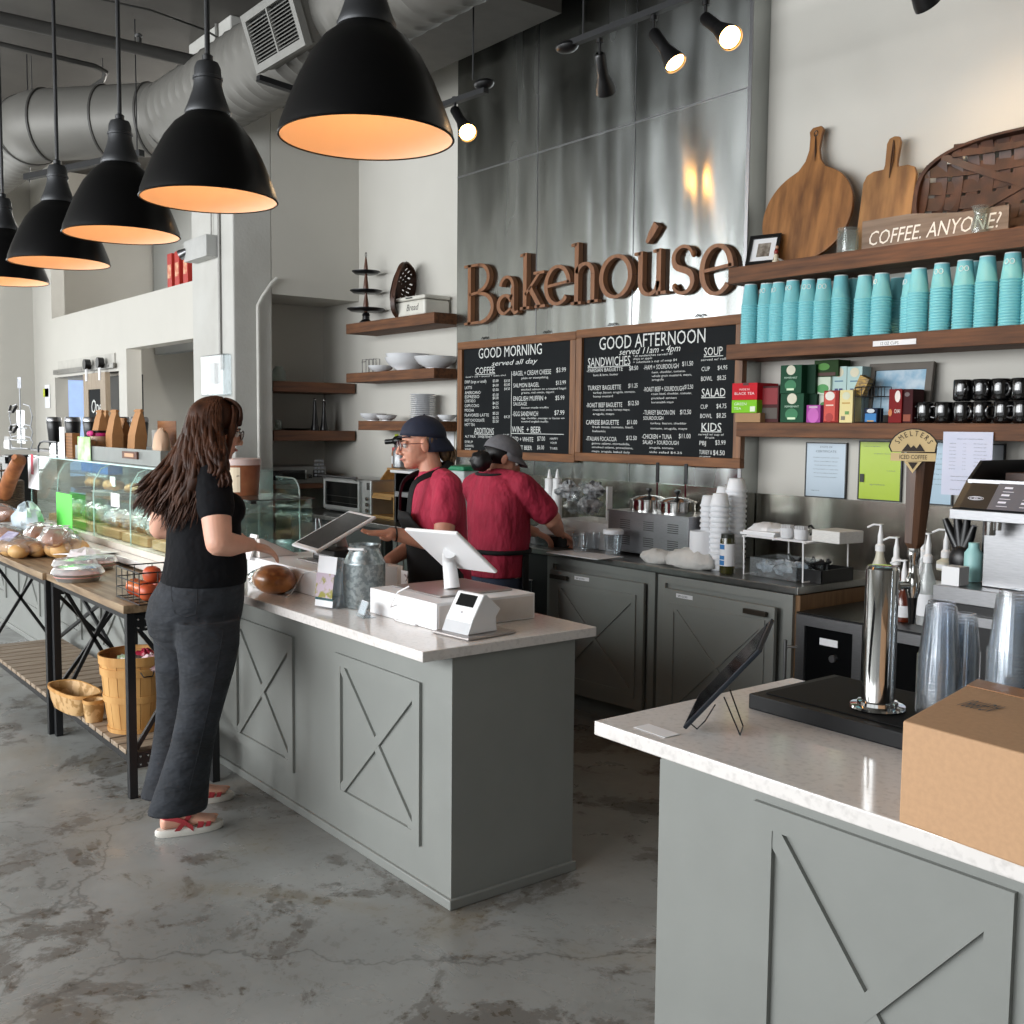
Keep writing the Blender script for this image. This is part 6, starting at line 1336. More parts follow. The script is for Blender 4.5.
t2, fm, Wd, Hd = tablet_quad(BL, TL, TR, BR, 'checkout_tablet', 'white checkout tablet seen from behind, on a bent white post over the wide box', .014, 1, ((TL+BR)/2))
zax = fm.to_3x3() @ V((0, 0, 1))
s_ = 1 if zax.z > 0 else -1
MB().prism([(.02, .015), (Wd-.02, .015), (Wd-.02, Hd-.015), (.02, Hd-.015)], fm @ Matrix.Translation((0, 0, -.0152)), .0010).build('screen', M['blackglass'], t2, smooth=0)
org = t2.location
pb = P(452, 588, z=ZS+hR+.009)-org; pm_ = P(449, 558, y=P(452, 588, z=ZS+hR+.009)[1])-org; ctr = fm @ V((Wd*.52, Hd*.5, .003)); 
MB().tube([pb, pb.lerp(pm_, .5), pm_-V((0, 0, .01)), pm_.lerp(ctr, .3)+V((0, 0, .004)), pm_.lerp(ctr, .6), ctr], [.030, .0275, .026, .026, .025, .024], 20).build('post', M['white'], t2, smooth=60)
# second tablet, screen to the customer
A = P(291, 544, y=2.13); D = P(316, 551.5, y=2.13); B = P(349, 510, x=A[0]); Cc = P(377, 515, x=D[0])
t1, fm, Wd, Hd = tablet_quad(A, B, Cc, D, 'checkout_tablet', 'white-framed checkout tablet tilted up, dark screen facing the customer', .014, 1, ((A+Cc)/2))
zax = fm.to_3x3() @ V((0, 0, 1))
MB().prism([(.016, .02), (Wd-.016, .02), (Wd-.016, Hd-.02), (.016, Hd-.02)], fm @ Matrix.Translation((0, 0, .0002)), .0012).build('screen', mat('dim_tablet_screen', '#1b1a1c', .12, col2='#2b292b', spec=.7), t1, smooth=0)
org = t1.location; ctr = fm @ V((Wd*.5, Hd*.55, -.016)); pbx = P(350, 575, z=ZS+.10)-org
bL = thing('receipt_box', 'long low white box under the left checkout tablet', 'box', (-4.62, 2.04, ZS))
hL = P(318, 573, y=2.04)[2]-ZS
MB().bb((0, 0, 0), (.70, .40, hL)).build('housing', M['white'], bL, smooth=0, bevel=.003)
MB().tube([V((ctr.x, ctr.y+.03, -(org.z-ZS-hL)+.002)), V((ctr.x, ctr.y+.02, ctr.z-.06)), ctr], [.028, .026, .022], 18).build('post', mat('warm_white_plastic', '#d8d2cc'), t1, smooth=60)
tag(MB().bb((0, 0, 0), (.34, .2, .008)).build('stand_plate', mat('satin_aluminium'), smooth=0, bevel=.003, loc=(-4.35, 2.16, ZS+hL+.001)), 'flat metal plate on top of the left white box', 'plate')
rp = thing('receipt_printer', 'black receipt printer under the left tablet', 'printer', (-4.28, 2.20, ZS+hL+.0105))
MB().bb((0, 0, 0), (.2, .13, .055)).build('body', M['blackp'], rp, smooth=0, bevel=.006); MB().bb((.02, -.002, .02), (.18, 0, .03)).build('paper_slot', M['steel'], rp, smooth=0)
# triangular card stand being used by the customer
cdx = P(262, 562, y=2.10); ct_ = thing('card_terminal', 'white triangular card terminal under the customer hand', 'card terminal', (-4.60, 2.09, ZS+hL+.001))
MB().prism([(0, 0), (.20, 0), (.02, .085), (0, .085)], frame((0, 0, 0), (0, 1, 0), (0, 0, 1)), .13).build('wedge', mat('warm_white_plastic'), ct_, smooth=0, bevel=.003)
MB().box((.065, -.012, .045), (.075, .012, .12), (-.35, 0, 0)).build('reader', M['white'], ct_, smooth=0, bevel=.004); MB().box((.065, -.022, .06), (.06, .003, .06), (-.35, 0, 0)).build('screen', M['blackglass'], ct_, smooth=0)
ct_.location = (P(246, 577, y=2.05)[0]+.02, 2.05, ZS+hL+.001)
# milk can
mc = thing('milk_can', 'galvanised metal milk can beside the brochures', 'milk can', P(364.5, 606, z=ZS))
scv = (P(364, 545, y=mc.location.y)[2]-ZS)
r_ = .082
MB().lathe([(r_*.96, 0), (r_, .006), (r_, scv*.70), (r_*1.01, scv*.71), (r_*.99, scv*.73), (r_*.70, scv*.93), (r_*.70, scv), (r_*.75, scv+.004), (r_*.66, scv+.004), (r_*.64, scv*.9)], n=36, cap=False).build('body', mat('spangled_zinc', '#a9b2b4', .38, .8, col2='#8b9496', scale=60, lo=.45, hi=.55), mc, smooth=50)
for a0 in (-.9, 2.2):
    d3 = V((math.cos(a0), math.sin(a0), 0)); n3 = V((-d3.y, d3.x, 0))
    MB().tube([d3*r_*.72-n3*.03+V((0, 0, scv*.93)), d3*r_*1.05-n3*.03+V((0, 0, scv*.97)), d3*r_*1.05+n3*.03+V((0, 0, scv*.97)), d3*r_*.72+n3*.03+V((0, 0, scv*.93))], .005, 8).build('handle', M['white'], mc)
# brochure holder
bh = thing('brochure_holder', 'clear acrylic stand with colourful brochures next to the milk can', 'brochure holder', P(328, 607, z=ZS), math.radians(14))
org = bh.location; hB = P(335, 556, y=org.y)[2]-ZS
mb = MB()
for k_ in range(4): mb.box((.0, .03*k_+.012, hB/2-.006*k_), (.13, .0025, hB-.02), (-.14, 0, 0))
mb.bb((-.065, -.01, 0), (.065, .13, .003)); mb.build('acrylic_tier', M['clearp'], bh, smooth=0)
def leaflet(y, z, w_, h, m_, nm): MB().box((0, y, z), (w_, .002, h), (-.14, 0, 0)).build(nm, m_, bh, smooth=0)
leaflet(-.002, hB*.80, .105, hB*.33, M['paper'], 'top_card')
leaflet(-.018, hB*.42, .10, hB*.46, mat('printed_brochure', '#b7a7b4', .5, col2='#8f8a3c', scale=26, lo=.4, hi=.5), 'brochure')
leaflet(-.019, hB*.20, .10, hB*.12, mat('teal_print', '#2a6b6f', .5, col2='#20363c', scale=30), 'brochure_band'); leaflet(-.021, hB*.09, .10, hB*.14, M['paper'], 'brochure_foot')
# small card holder
chd = thing('card_holder', 'small clear acrylic card holder in front of the wide white box', 'card holder', P(362, 617, z=ZS), math.radians(-8))
MB().box((0, 0, .03), (.07, .002, .06), (-.35, 0, 0)).box((0, .02, .01), (.07, .002, .02), (-.2, 0, 0)).bb((-.035, -.01, 0), (.035, .04, .002)).build('acrylic_body', M['clearp'], chd, smooth=0)
MB().box((0, .006, .035), (.06, .004, .05), (-.35, 0, 0)).build('cards', M['paper'], chd, smooth=0)
# leaflets between can and box
lh = thing('leaflet_stand', 'beige leaflet stand behind the milk can', 'leaflet stand', (P(383, 590, y=2.42)[0], 2.44, ZS))
lh.location = (P(388, 590, y=2.36)[0]+.0, 2.42, ZS); hq = P(388, 563, y=2.42)[2]-ZS
MB().bb((-.09, 0, 0), (.02, .004, hq)).bb((-.09, .0, 0), (.06, .06, .003)).build('card_back', mat('beige_card', '#b3a295', .7), lh, smooth=0)
MB().bb((.025, -.01, 0), (.075, -.006, hq*.85)).build('small_leaflet', mat('leaflet_print', '#e0dcdc', .5, col2='#5a3540', scale=22, lo=.35, hi=.42), lh, smooth=0)
# card reader at right
cr_ = thing('card_reader', 'white slanted card reader on a square metal plate at the counter corner', 'card reader', (-2.955, 2.05, ZS), math.radians(5)); cr_.scale = (1.1, 1.1, 1.0)
MB().bb((-.075, -.03, 0), (.105, .17, .009)).build('base_plate', mat('satin_aluminium'), cr_, smooth=0, bevel=.004)
hcr = P(461, 588, y=2.15)[2]-ZS-.01
prof = [(0, 0), (.02, .055), (.062, hcr), (.075, hcr), (.135, hcr*.58), (.115, .05), (.12, 0)]
MB().prism(prof, frame((-.055, 0, .0095), (0, 1, 0), (0, 0, 1)), .125).build('body', M['white'], cr_, smooth=0, bevel=.004)
MB().prism([(-.0008, 0), (.0192, .052), (.0202, .052), (.0002, 0)], frame((-.0555, 0, .0095), (0, 1, 0), (0, 0, 1)), .126).build('lower_band', mat('pale_grey_plastic', '#bfc1c4', .4), cr_, smooth=0)
def crp(x, t_): return V((x, .02+(.042)*t_-.0012, .0095+.055+(hcr-.055)*t_))
mb = MB(); mb.add([crp(-.035, .42), crp(.048, .42), crp(.048, .92), crp(-.035, .92)], [(0, 1, 2, 3)]); mb.build('screen', M['blackglass'], cr_, smooth=0, solid=.001)
MB().ball(crp(.007, .16), (.005, .001, .005), 12, 6).build('round_logo', mat('grey_logo', '#b4b4b8', .5), cr_)
# cables
def cable(pts, lab_, r=.0028):
    o = V(pts[0]); tag(MB().tube([V(p)-o for p in pts], r, 8).build('charging_cable', M['white'], loc=o), lab_, 'cable')
zc = ZS+.0035
q = [P(400, 588, z=ZS+hR+.010), P(396, 592, y=2.028), P(390, 606, y=2.022)]
cable([P(409, 588, y=2.05)+V((0, 0, .006)), P(398, 592, y=2.025), P(391, 604, y=2.018), P(390, 613, z=zc), P(396, 620, z=zc), P(415, 625, z=zc), P(433, 624, z=zc), P(441, 620, z=zc)], 'white cable running from the wide box to the card reader')
cable([P(317, 571, z=ZS+hL+.004), P(303, 573, y=2.03), P(296, 585, y=2.024), P(291, 594, z=zc), P(286, 597, z=zc)], 'white cable hanging from the left white box')
# round loaf in plastic
lf_ = thing('bread_loaf', 'round glazed brown loaf in clear wrap on the stone counter', 'bread', (-4.155, 1.955, ZS))
M['crust'] = mat('glazed_crust', '#b87840', .35, col2='#6f3a18', scale=14, lo=.35, hi=.6, bump=.15, coat=.4)
MB().ball((0, 0, .055), (.12, .085, .062), 24, 14).build('loaf', M['crust'], lf_)
crumple(61, .1, (1.25, .7, .55), 20, 10, .13, True).build('clear_wrap', glass('clear_wrap_film', '#f0f2f2', .10, 2.5, .05), lf_, smooth=20, loc=(-.07, 0, .04))
# glass bowl + steel easel + whisk behind terminal
gb = tag(MB().lathe([(.05, 0), (.09, .02), (.11, .06), (.115, .10), (.112, .10), (.105, .06), (.05, .006)], n=32, cap=False).build('glass_bowl', M['cglass'], smooth=60, loc=(P(276, 540, y=2.42)[0], 2.40, ZS)), 'clear glass bowl behind the card terminal', 'bowl')
mb = MB(); mb.tube([(-.03, 0, .1), (-.02, 0, .16), (-.025, 0, .2), (-.01, 0, .22), (0, 0, .2), (0, 0, .225)], .005, 8); tag(mb.build('wire_whisk', M['chrome'], loc=(P(267, 540, y=2.44)[0], 2.44, ZS-.1+.002)), 'bent shiny utensil standing behind the glass bowl', 'utensil')
e1_ = P(285, 550, y=2.3); e3 = P(296, 545, y=2.3); e2 = P(285, 520, y=2.3)
tag(MB().tube([V((0, 0, .003)), V((e2.x-e1_.x, 0, e2.z-ZS)), V((e2.x-e1_.x+.01, .01, e2.z-ZS)), V((.12, .02, .003))], .006, 8).build('metal_easel', M['steel'], loc=(e1_.x, 2.47, ZS)), 'small bent metal easel behind the left tablet', 'easel')
# ================================================================ pastry display case on the counter
XA, XBc = -7.95, -5.2
DC = thing('display_case', 'long glass pastry display case on the stone counter', 'display case', (XA, 1.90, ZS))
Lc = XBc-XA; Hc = 1.362-ZS; Dp = .55
MB().bb((0, .0, 0), (Lc, Dp, .035)).build('base', mat('pale_case_base', '#cfc8bd', .5), DC, smooth=0)
for i, (a, b_) in enumerate(((0, Lc*.52), (Lc*.52+.01, Lc))):
    MB().bb((a, 0, .036), (b_, .006, Hc-.004)).build('front_glass', M['glass'], DC, smooth=0)
MB().bb((0, 0, Hc-.003), (Lc, Dp, Hc+.005)).build('top_glass', M['glass'], DC, smooth=0)
MB().bb((0, -.003, Hc-.003), (Lc, -.0005, Hc+.005)).build('edge_trim', mat('pale_glass_edge', '#bfe0dc', .2), DC, smooth=0)
for x in (0, Lc*.24, Lc*.52, Lc*.76, Lc):
    MB().bb((x-.003, .01, .036), (x+.003, Dp-.01, Hc-.006)).build('side_glass', M['glass'], DC, smooth=0)
    MB().tube([(x, .012, .04), (x, .012, Hc*.6), (x, .02, Hc*.78), (x, .06, Hc*.92), (x, .13, Hc*.98)], .004, 8).build('curved_edge', mat('pale_glass_edge'), DC)
MB().bb((.01, .12, .24), (Lc-.01, Dp-.02, .246)).build('shelf_glass', M['glass'], DC, smooth=0)
MB().bb((.01, Dp-.012, .036), (Lc-.01, Dp, Hc-.006)).build('back_door', glass('back_glass', '#e2eaea', .03), DC, smooth=0)
area('case_fill', ((XA+XBc)/2, 2.05, ZS+Hc-.03), (0, 0, 0), Lc*.9, .10, 9, (1, .93, .84))  # added fill brightening the pastries, not a fitting of the case
# trays with wrapped pastries inside
M['birch'] = wood('birch_tray', '#c9a878', '#ad8a58', 0, .55)
M['pastry'] = mat('baked_pastry', '#c39a64', .6, col2='#8d5c2e', scale=18, bump=.2)
M['wrap'] = glass('pastry_wrap', '#f2f3f2', .22, 2.5, .08)
M['tray'] = mat('dark_tray', '#2a2b2d', .4)
rnd = random.Random(5)
descp = ['far left', 'left of the price card', 'behind the green card', 'right of the green card', 'mid case', 'before the customer']
k = 0
for x in (-7.5, -6.95, -6.42, -5.95, -5.45):
    tag(MB().bb((-.21, -.10, 0), (.21, .12, .05)).build('wooden_tray', M['birch'], smooth=0, bevel=.003, loc=(x, 2.06, ZS+.0365)), 'pale wooden tray on the case floor, '+descp[k]+' section', 'tray', 'wooden trays in the display case')
    n = 3
    for j_ in range(n):
        t = thing('wrapped_pastry', 'wrapped pastry number '+'one two three'.split()[j_]+' from the left on the '+descp[k]+' tray', 'pastry', (x-.13+.13*j_, 2.05+rnd.random()*.02, ZS+.0885))
        t['label'] = ('left', 'middle', 'right')[j_]+' wrapped pastry on the wooden tray, '+descp[k]+' section'
        crumple(int(x*100)+j_, .055, (1.1, 1, .75), 14, 8, .12).build('pastry', M['pastry'], t, smooth=60, loc=(0, 0, .035)); crumple(int(x*77)+j_, .068, (1.1, 1, .8), 12, 7, .16).build('wrapper', M['wrap'], t, smooth=15, loc=(0, 0, .05))
        t['group'] = 'wrapped pastries on the '+descp[k]+' tray'
    k += 1
k = 0
for x in (-7.6, -7.2, -6.75, -6.3, -5.85, -5.4):
    tag(MB().lathe([(.12, 0), (.14, .012), (.137, .012), (.11, .003), (.004, .003)], n=28, cap=False).build('serving_plate', M['china'] if k % 2 else M['tray'], loc=(x, 2.24, ZS+.2475)), ('white' if k % 2 else 'dark')+' round plate on the glass shelf, '+descp[k], 'plate')
    for j_ in range(2):
        tag(crumple(int(x*31)+j_*5, .06, (1.1, .9, .55), 14, 8, .15).build('pastry', M['pastry'], smooth=60, loc=(x-.055+.11*j_, 2.24, ZS+.297)), ('left' if j_ == 0 else 'right')+' brown pastry on the shelf plate, '+descp[k], 'pastry', 'unwrapped pastries on the glass shelf')
    k += 1
# price and notice cards
def card(px0, px1, py0, py1, y, m_, label, txt=None, tcol=None, name='price_card', cat='card'):
    p = P(px0, py1, y=y); q = P(px1, py0, y=y); t = thing(name, label, cat, (p[0], y, p[2])); w_, h = q[0]-p[0], q[2]-p[2]
    MB().bb((0, 0, 0), (w_, .002, h)).build('card', m_, t, smooth=0)
    if txt:
        mb = MB()
        for s_, u, v, a, b2 in txt:
            tm = text_mesh([(s_, 0, 0, 1, 1)], Matrix.Identity(4), 0); mx = max(v_.x for v_ in tm.v); mb.add([V((u*w_+v_.x/mx*a*w_, -.0008, v*h+v_.y*b2*h)) for v_ in tm.v], tm.f)
        mb.build('writing', tcol or M['blackp'], t, smooth=0)
    return t
YG = 1.8965
tg_ = card(28.5, 38, 458, 488, YG, M['paper'], 'white card with red strip on the left end of the glass case')
pa = ALL_CH(tg_)[0].dimensions
MB().bb((pa.x*.3 if pa.x else .03, -.001, .10), (.15, -.0003, .24)).build('red_strip', mat('red_print', '#c4344c', .6), tg_, smooth=0)
green = mat('neon_green_card', '#6fe862', .7, var=.01)
card(57, 71.5, 495, 530, 1.86, green, 'bright green card standing before the pastry case')
card(111, 119, 494, 506, YG, M['paper'], 'small white tag taped on the glass beside the hair')
card(110, 115, 477, 486, 2.2, M['paper'], 'small square white label inside the case')
# dark machines behind the case, lit dome
tag(MB().bb((0, 0, 0), (.75, .3, .32)).build('dark_appliance', M['blackp'], smooth=0, bevel=.02, loc=(-7.55, 2.62, .0)), 'dark appliance behind the pastry case', 'appliance') if False else None
# ------------------------------------------------ things standing on the case
ZD = 1.3685
def on(px, y): return P(px, 455, y=y)[0]
ty = 2.0
tx0, tx1 = on(82, ty), on(168, ty)
tyo = thing('metal_tray', 'long shallow grey metal tray of coffee bags on the case top', 'tray', (tx0, 1.96, ZD))
Lt = tx1-tx0
MB().bb((0, 0, 0), (Lt, .26, .006)).bb((0, 0, .006), (Lt, .006, .085)).bb((0, .254, .006), (Lt, .26, .085)).bb((0, .006, .006), (.006, .254, .085)).bb((Lt-.006, .006, .006), (Lt, .254, .085)).build('pan', mat('grey_zinc', '#8d9290', .4, .6), tyo, smooth=0)
MB().bb((Lt*.62, -.012, .03), (Lt*.78, 0, .07)).build('label_holder', mat('rust_holder', '#5a3324', .5), tyo, smooth=0); MB().bb((Lt*.65, -.014, .04), (Lt*.75, -.012, .06)).build('label_card', mat('tan_card', '#c49a7a', .6), tyo, smooth=0)
bagm = mat('brown_paper_bag', '#a37548', .75, var=.08, scale=12, bump=.2)
for i, (px, lean_, lab_) in enumerate(((100, .12, 'leftmost brown paper coffee bag in the tray'), (106, -.05, 'second brown coffee bag, mostly hidden'), (114.5, .10, 'tall brown coffee bag in the middle of the tray'), (124, -.04, 'shaded brown coffee bag behind the middle one'), (136, .34, 'rightmost brown coffee bag leaning to the right'))):
    yy = 2.08 if i not in (1, 3) else 2.16
    t = thing('coffee_bag', lab_, 'paper bag', (P(px, 455, y=yy)[0], yy, ZD+.0075)); h = .30 if i != 3 else .25
    R_ = Matrix.Rotation(lean_, 3, 'Y')
    secs = []
    for f, wx_, wy_ in ((0, .062, .035), (.5, .062, .034), (.8, .055, .018), (.93, .05, .006), (1, .05, .004)):
        secs.append([V((sx*wx_+math.tan(lean_)*h*f*.6, sy*wy_, h*f)) for sx, sy in ((-1, -1), (1, -1), (1, 1), (-1, 1))])
    MB().loft(secs).build('bag', bagm, t, smooth=0)
    MB().bb((-.055+math.tan(lean_)*h*.57, -.010, h*.95), (.055+math.tan(lean_)*h*.57, .010, h*.985)).build('fold', bagm, t, smooth=0)
def travel_mug(px, topy, y, lab_):
    p = P(px, topy, y=y); H_ = .25; t = thing('travel_mug', lab_, 'travel mug', (p[0], y, p[2]-H_)); t.location.z = ZD+.0 if abs(t.location.z-ZD) < .02 else t.location.z
    z0 = t.location.z
    MB().lathe([(.036, 0), (.04, .01), (.052, .15), (.058, .21), (.055, .215)], n=24).build('mug_body', M['blackp'], t, smooth=50)
    MB().lathe([(.056, .215), (.058, .218), (.056, .24), (.05, .25), (.002, .25)], n=24).build('steel_lid', M['steel'], t)
    return t, z0
# crate that raises the mugs behind
cx0, cx1 = on(44, 2.28)-.1, on(150, 2.28)
zm_ = P(55, 417, y=2.28)[2]-.25
tag(MB().bb((0, 0, 0), (cx1-cx0+.2, .20, zm_-ZD-.002)).build('riser_board', M['blackp'], smooth=0, loc=(cx0, 2.20, ZD)), 'black riser behind the coffee bags holding the travel mugs', 'riser')
for i, (px, w_) in enumerate(((54, 'leftmost'), (72.5, 'second'), (91, 'third'), (121, 'fourth'), (139, 'rightmost'))):
    t, z0 = travel_mug(px, 417, 2.28, w_+' black travel mug on the riser'); t['group'] = 'black travel mugs on the case'; t.location.z = zm_
# jar with pink ribbon, leaning cards, wooden tile, clear rack etc
t = thing('cookie_jar', 'jar of beige treats with pink ribbon at the left end of the tray', 'jar', (on(88, 2.13)-.05, 2.06, ZD))
t.location = (on(88, 1.99)-.0, 2.06, ZD+.008)
MB().lathe([(.05, 0), (.055, .01), (.055, .14), (.048, .15)], n=22).build('jar_body', mat('beige_treats', '#b99d84', .4, scale=30), t); MB().lathe([(.05, .15), (.052, .17), (.002, .172)], n=22).build('lid', M['blackp'], t)
mb = MB().lathe([(.057, .135), (.06, .145), (.057, .155)], n=22, cap=False).ball((-.03, -.05, .15), (.035, .015, .018), 10, 6).ball((.03, -.055, .152), (.03, .015, .018), 10, 6); mb.build('ribbon', mat('pink_ribbon', '#c42a78', .5), t)
gc = card(78, 90, 437, 460, 1.95, mat('pale_green_leaflet', '#cfe0c8', .6, col2='#8fbf6a', scale=10), 'leaning pale green leaflet at the left end of the bag tray', name='leaflet', cat='leaflet')
card(60, 64, 427, 459, 1.97, M['white'], 'narrow white upright box on the case top', name='white_box', cat='box')
wt = thing('wooden_display_block', 'brown ribbed wooden block standing on the case top', 'box', (on(64.5, 1.98), 1.98, ZD)); w_ = on(72.5, 1.98)-on(64.5, 1.98); h = P(68, 433, y=1.98)[2]-ZD
MB().bb((0, 0, 0), (w_, .05, h)).build('block', mat('brown_block', '#8f6239', .6), wt, smooth=0)
mb = MB()
for i in range(7): mb.bb((0.003, -.002, h*(.08+.125*i)), (w_-.003, 0, h*(.08+.125*i)+.004))
mb.build('ribs', mat('dark_brown_line', '#5b3a1e', .6), wt, smooth=0)
# rounded clear organiser
t = thing('acrylic_organizer', 'rounded clear acrylic organizer next to the wooden block', 'organizer', (on(38.5, 2.05), 2.05, ZD)); w_ = on(57, 2.05)-on(38.5, 2.05); h = P(45, 442, y=2.05)[2]-ZD
arcp = [(w_*.0, 0), (0, h*.5), (w_*.12, h*.9), (w_*.3, h), (w_, h), (w_, 0)]
MB().tube([(x, 0, z+.004) for x, z in arcp], .007, 8).tube([(x, .16, z+.004) for x, z in arcp], .005, 8).build('dark_rim', mat('dark_grey_rim', '#3a3d42', .4), t)
MB().prism(arcp, WALLM(0, .08, 0), .003).build('clear_wall', M['clearp'], t, smooth=0)
# white wire card spinner at the far left
sr = thing('wire_spinner_rack', 'white wire spinner rack with cards in the far left corner', 'rack', (P(22, 455, y=2.6)[0], 2.5, ZD))
yS = 2.2; cx = P(21.5, 455, y=yS)[0]; sr.location = (cx, yS, ZD); k_ = 1
def sz(py): return P(21.5, py, y=yS)[2]-ZD
def sx_(px): return P(px, 440, y=yS)[0]-cx
mb = MB(); mb.cyl((0, 0, 0), (0, 0, sz(380)), .006, n=8)
for (pt, pb_) in ((404, 428), (424, 440), (436, 455)):
    za, zb_ = max(sz(pt), 0.02), max(sz(pb_), .012)
    for s_ in (-1, 1):
        w_ = abs(sx_(33)); mb.tube([(s_*w_*.3, 0, za), (s_*w_*.8, 0, za-(za-zb_)*.1), (s_*w_, 0, (za+zb_)/2), (s_*w_*.8, 0, zb_)], .005, 6)
    mb.tube([(-abs(sx_(33))*.8, -.02, zb_), (0, -.05, zb_-.0), (abs(sx_(33))*.8, -.02, zb_)], .005, 6)
mb.lathe([(.10, 0), (.10, .008), (.002, .008)], n=20); mb.build('wire_frame', mat('light_grey_wire', '#b9bcc0', .4), sr)
for (pt, pb_) in ((406, 412), (426, 432)): MB().tube([(-.10, -.05, sz(pt)), (-.06, -.07, sz(pb_)), (.06, -.07, sz(pb_)), (.10, -.05, sz(pt))], .012, 6).build('dark_clip', M['blackp'], sr)
MB().bb((-.06, -.003, sz(388)), (.06, 0, sz(377))).build('header_card', mat('photo_header', '#6c7380', .5, col2='#c9ccd2', scale=20), sr, smooth=0)
MB().bb((-.13, .0, .05), (.13, .002, sz(410))).build('clear_card_stack', M['clearp'], sr, smooth=0)
mb = MB()
for i in range(4):
    x = -.02+.045*i; mb.lathe([(.012, 0), (.012, .05), (.004, .075), (.003, .10)], c=(x+.06, -.13, 0.009), n=10)
mb.build('white_dropper', M['white'], sr)
# added box coloured as a blue screen reflection, wood panel, ice cream tub, glass shelf
tag(MB().bb((0, 0, 0), (.62, .10, .12)).build('blue_reflection_box', mat('blue_reflection_colour', '#2f8fe8', .5, var=.05), smooth=0, loc=(on(84, 2.35)+.1, 2.30, 1.2455)), 'bright blue box standing in for a screen reflection under the case top', 'carton')
sb_ = tag(MB().bb((0, 0, 0), (.9, .2, .02)).build('inner_shelf', M['clearp'], smooth=0, loc=(on(84, 2.35), 2.24, 1.2245)), 'clear ledge inside the case top holding the blue reflection box', 'shelf')
card(152, 162, 430, 450, 2.2, mat('grey_card_stack', '#a8a8a4', .7), 'grey paper stack standing left of the customer head', name='paper_stack', cat='papers')
card(158, 176, 421, 456, 2.3, wood('brown_board', '#8b5a2e', '#6b3f1c', 0, .5), 'small brown wooden board behind the customer head', name='wooden_board', cat='board')
tag(crumple(71, .09, (.6, .5, 1.1), 14, 8, .1).build('paper_bundle', mat('tan_bundle', '#c9ab91', .8), smooth=40, loc=(P(162, 455, y=2.02)[0], 2.02, ZD+.10)), 'tan wrapped bundle behind the customer hair', 'bundle')
zsh = P(250, 497, y=2.2)[2]
gs = thing('glass_shelf', 'glass shelf and guard at the right end of the pastry case', 'glass shelf', (XBc+.01, 2.10, ZS))
xr = P(268, 497, y=2.2)[0]-gs.location.x; zz = zsh-ZS
MB().bb((.02, 0, zz-.006), (xr, .35, zz)).build('shelf_pane', mat('dark_glass_edge', '#3f4644', .15), gs, smooth=0)
MB().bb((.02, .34, 0), (xr-.02, .345, zz-.007)).bb((xr-.028, .0, 0), (xr-.022, .34, zz-.007)).build('upright_pane', M['glass'], gs, smooth=0)
MB().bb((xr-.05, .02, zz-.02), (xr-.02, .05, zz-.007)).build('clip', M['blackp'], gs, smooth=0)
gp2 = thing('sneeze_guard', 'clear rounded-corner sneeze guard standing behind the tablet', 'glass guard', (P(272, 540, y=2.47)[0], 2.50, ZS))
gw = P(300.5, 540, y=2.5)[0]-gp2.location.x; gz = P(296, 478.5, y=2.5)[2]-ZS
o_ = [(0, 0), (gw, 0)]+[(gw-.08+.08*math.cos(math.radians(a)), gz-.08+.08*math.sin(math.radians(a))) for a in range(0, 91, 15)]+[(0, gz)]
MB().prism(o_, WALLM(0, 0, 0), .005).build('pane', M['glass'], gp2, smooth=0)
MB().tube([(p[0], -.003, p[1]) for p in o_[1:]], .004, 8).build('edge_rim', mat('grey_glass_edge', '#9fb0ad', .3), gp2)
it = thing('ice_cream_tub', 'brown and cream dessert tub with pale lid on the glass shelf', 'tub', (max(P(237, 497, y=2.25)[0]+.02, XBc+.085), 2.22, zsh+.001))
rT = abs((P(253, 470, y=2.22)-P(224, 470, y=2.22)).dot(CR))/2; hT = P(238, 459, y=2.22)[2]-zsh
MB().lathe([(rT*.86, 0), (rT*.97, hT*.88)], n=32).build('tub_wall', mat('brown_tub_print', '#7a3f28', .5, col2='#a8704c', scale=6), it, smooth=50)
MB().lathe([(rT, hT*.84), (rT, hT), (rT*.9, hT*1.02), (.003, hT*1.02)], n=32).build('lid', mat('pale_pink_lid', '#d9c4bf', .4), it)
mb = MB(); secs = [[V((rr_*math.cos(math.radians(a)), rr_*math.sin(math.radians(a)), z)) for a in range(-75, -20, 9)] for z, rr_ in ((hT*.1, rT*.885), (hT*.78, rT*.965))]
mb.add(secs[0]+secs[1], [(i, i+1, 8+i, 7+i) for i in range(6)]); mb.build('label', mat('cream_label', '#e2d3b8', .5, col2='#5a3a26', scale=24, lo=.3, hi=.36), it, smooth=0)
# ================================================================ goods on the display tables
ZA = .8395
# wire basket of fruit
wb = thing('wire_basket', 'square black wire basket holding apples at the table end', 'basket', (-4.69, 1.465, ZA)); Wq, Dq = .295, .235; Hq = P(114, 566, y=1.465)[2]-ZA
def wire_basket(t, Wq, Dq, Hq, nx, ny, nz_):
    mb = MB(); r_ = .0025
    for k_ in range(nz_+1):
        z = .004+Hq*k_/nz_; mb.tube([(0, 0, z), (Wq, 0, z), (Wq, Dq, z), (0, Dq, z), (0, 0, z)], r_*(1.3 if k_ in (0, nz_) else 1), 6)
    for k_ in range(nx+1):
        x = Wq*k_/nx; mb.tube([(x, 0, Hq), (x, 0, .004), (x, Dq, .004), (x, Dq, Hq)], r_, 6)
    for k_ in range(1, ny):
        y = Dq*k_/ny; mb.tube([(0, y, Hq), (0, y, .004), (Wq, y, .004), (Wq, y, Hq)], r_, 6)
    mb.build('wire_frame', M['black'], t, smooth=40)
wire_basket(wb, Wq, Dq, Hq, 4, 3, 3)
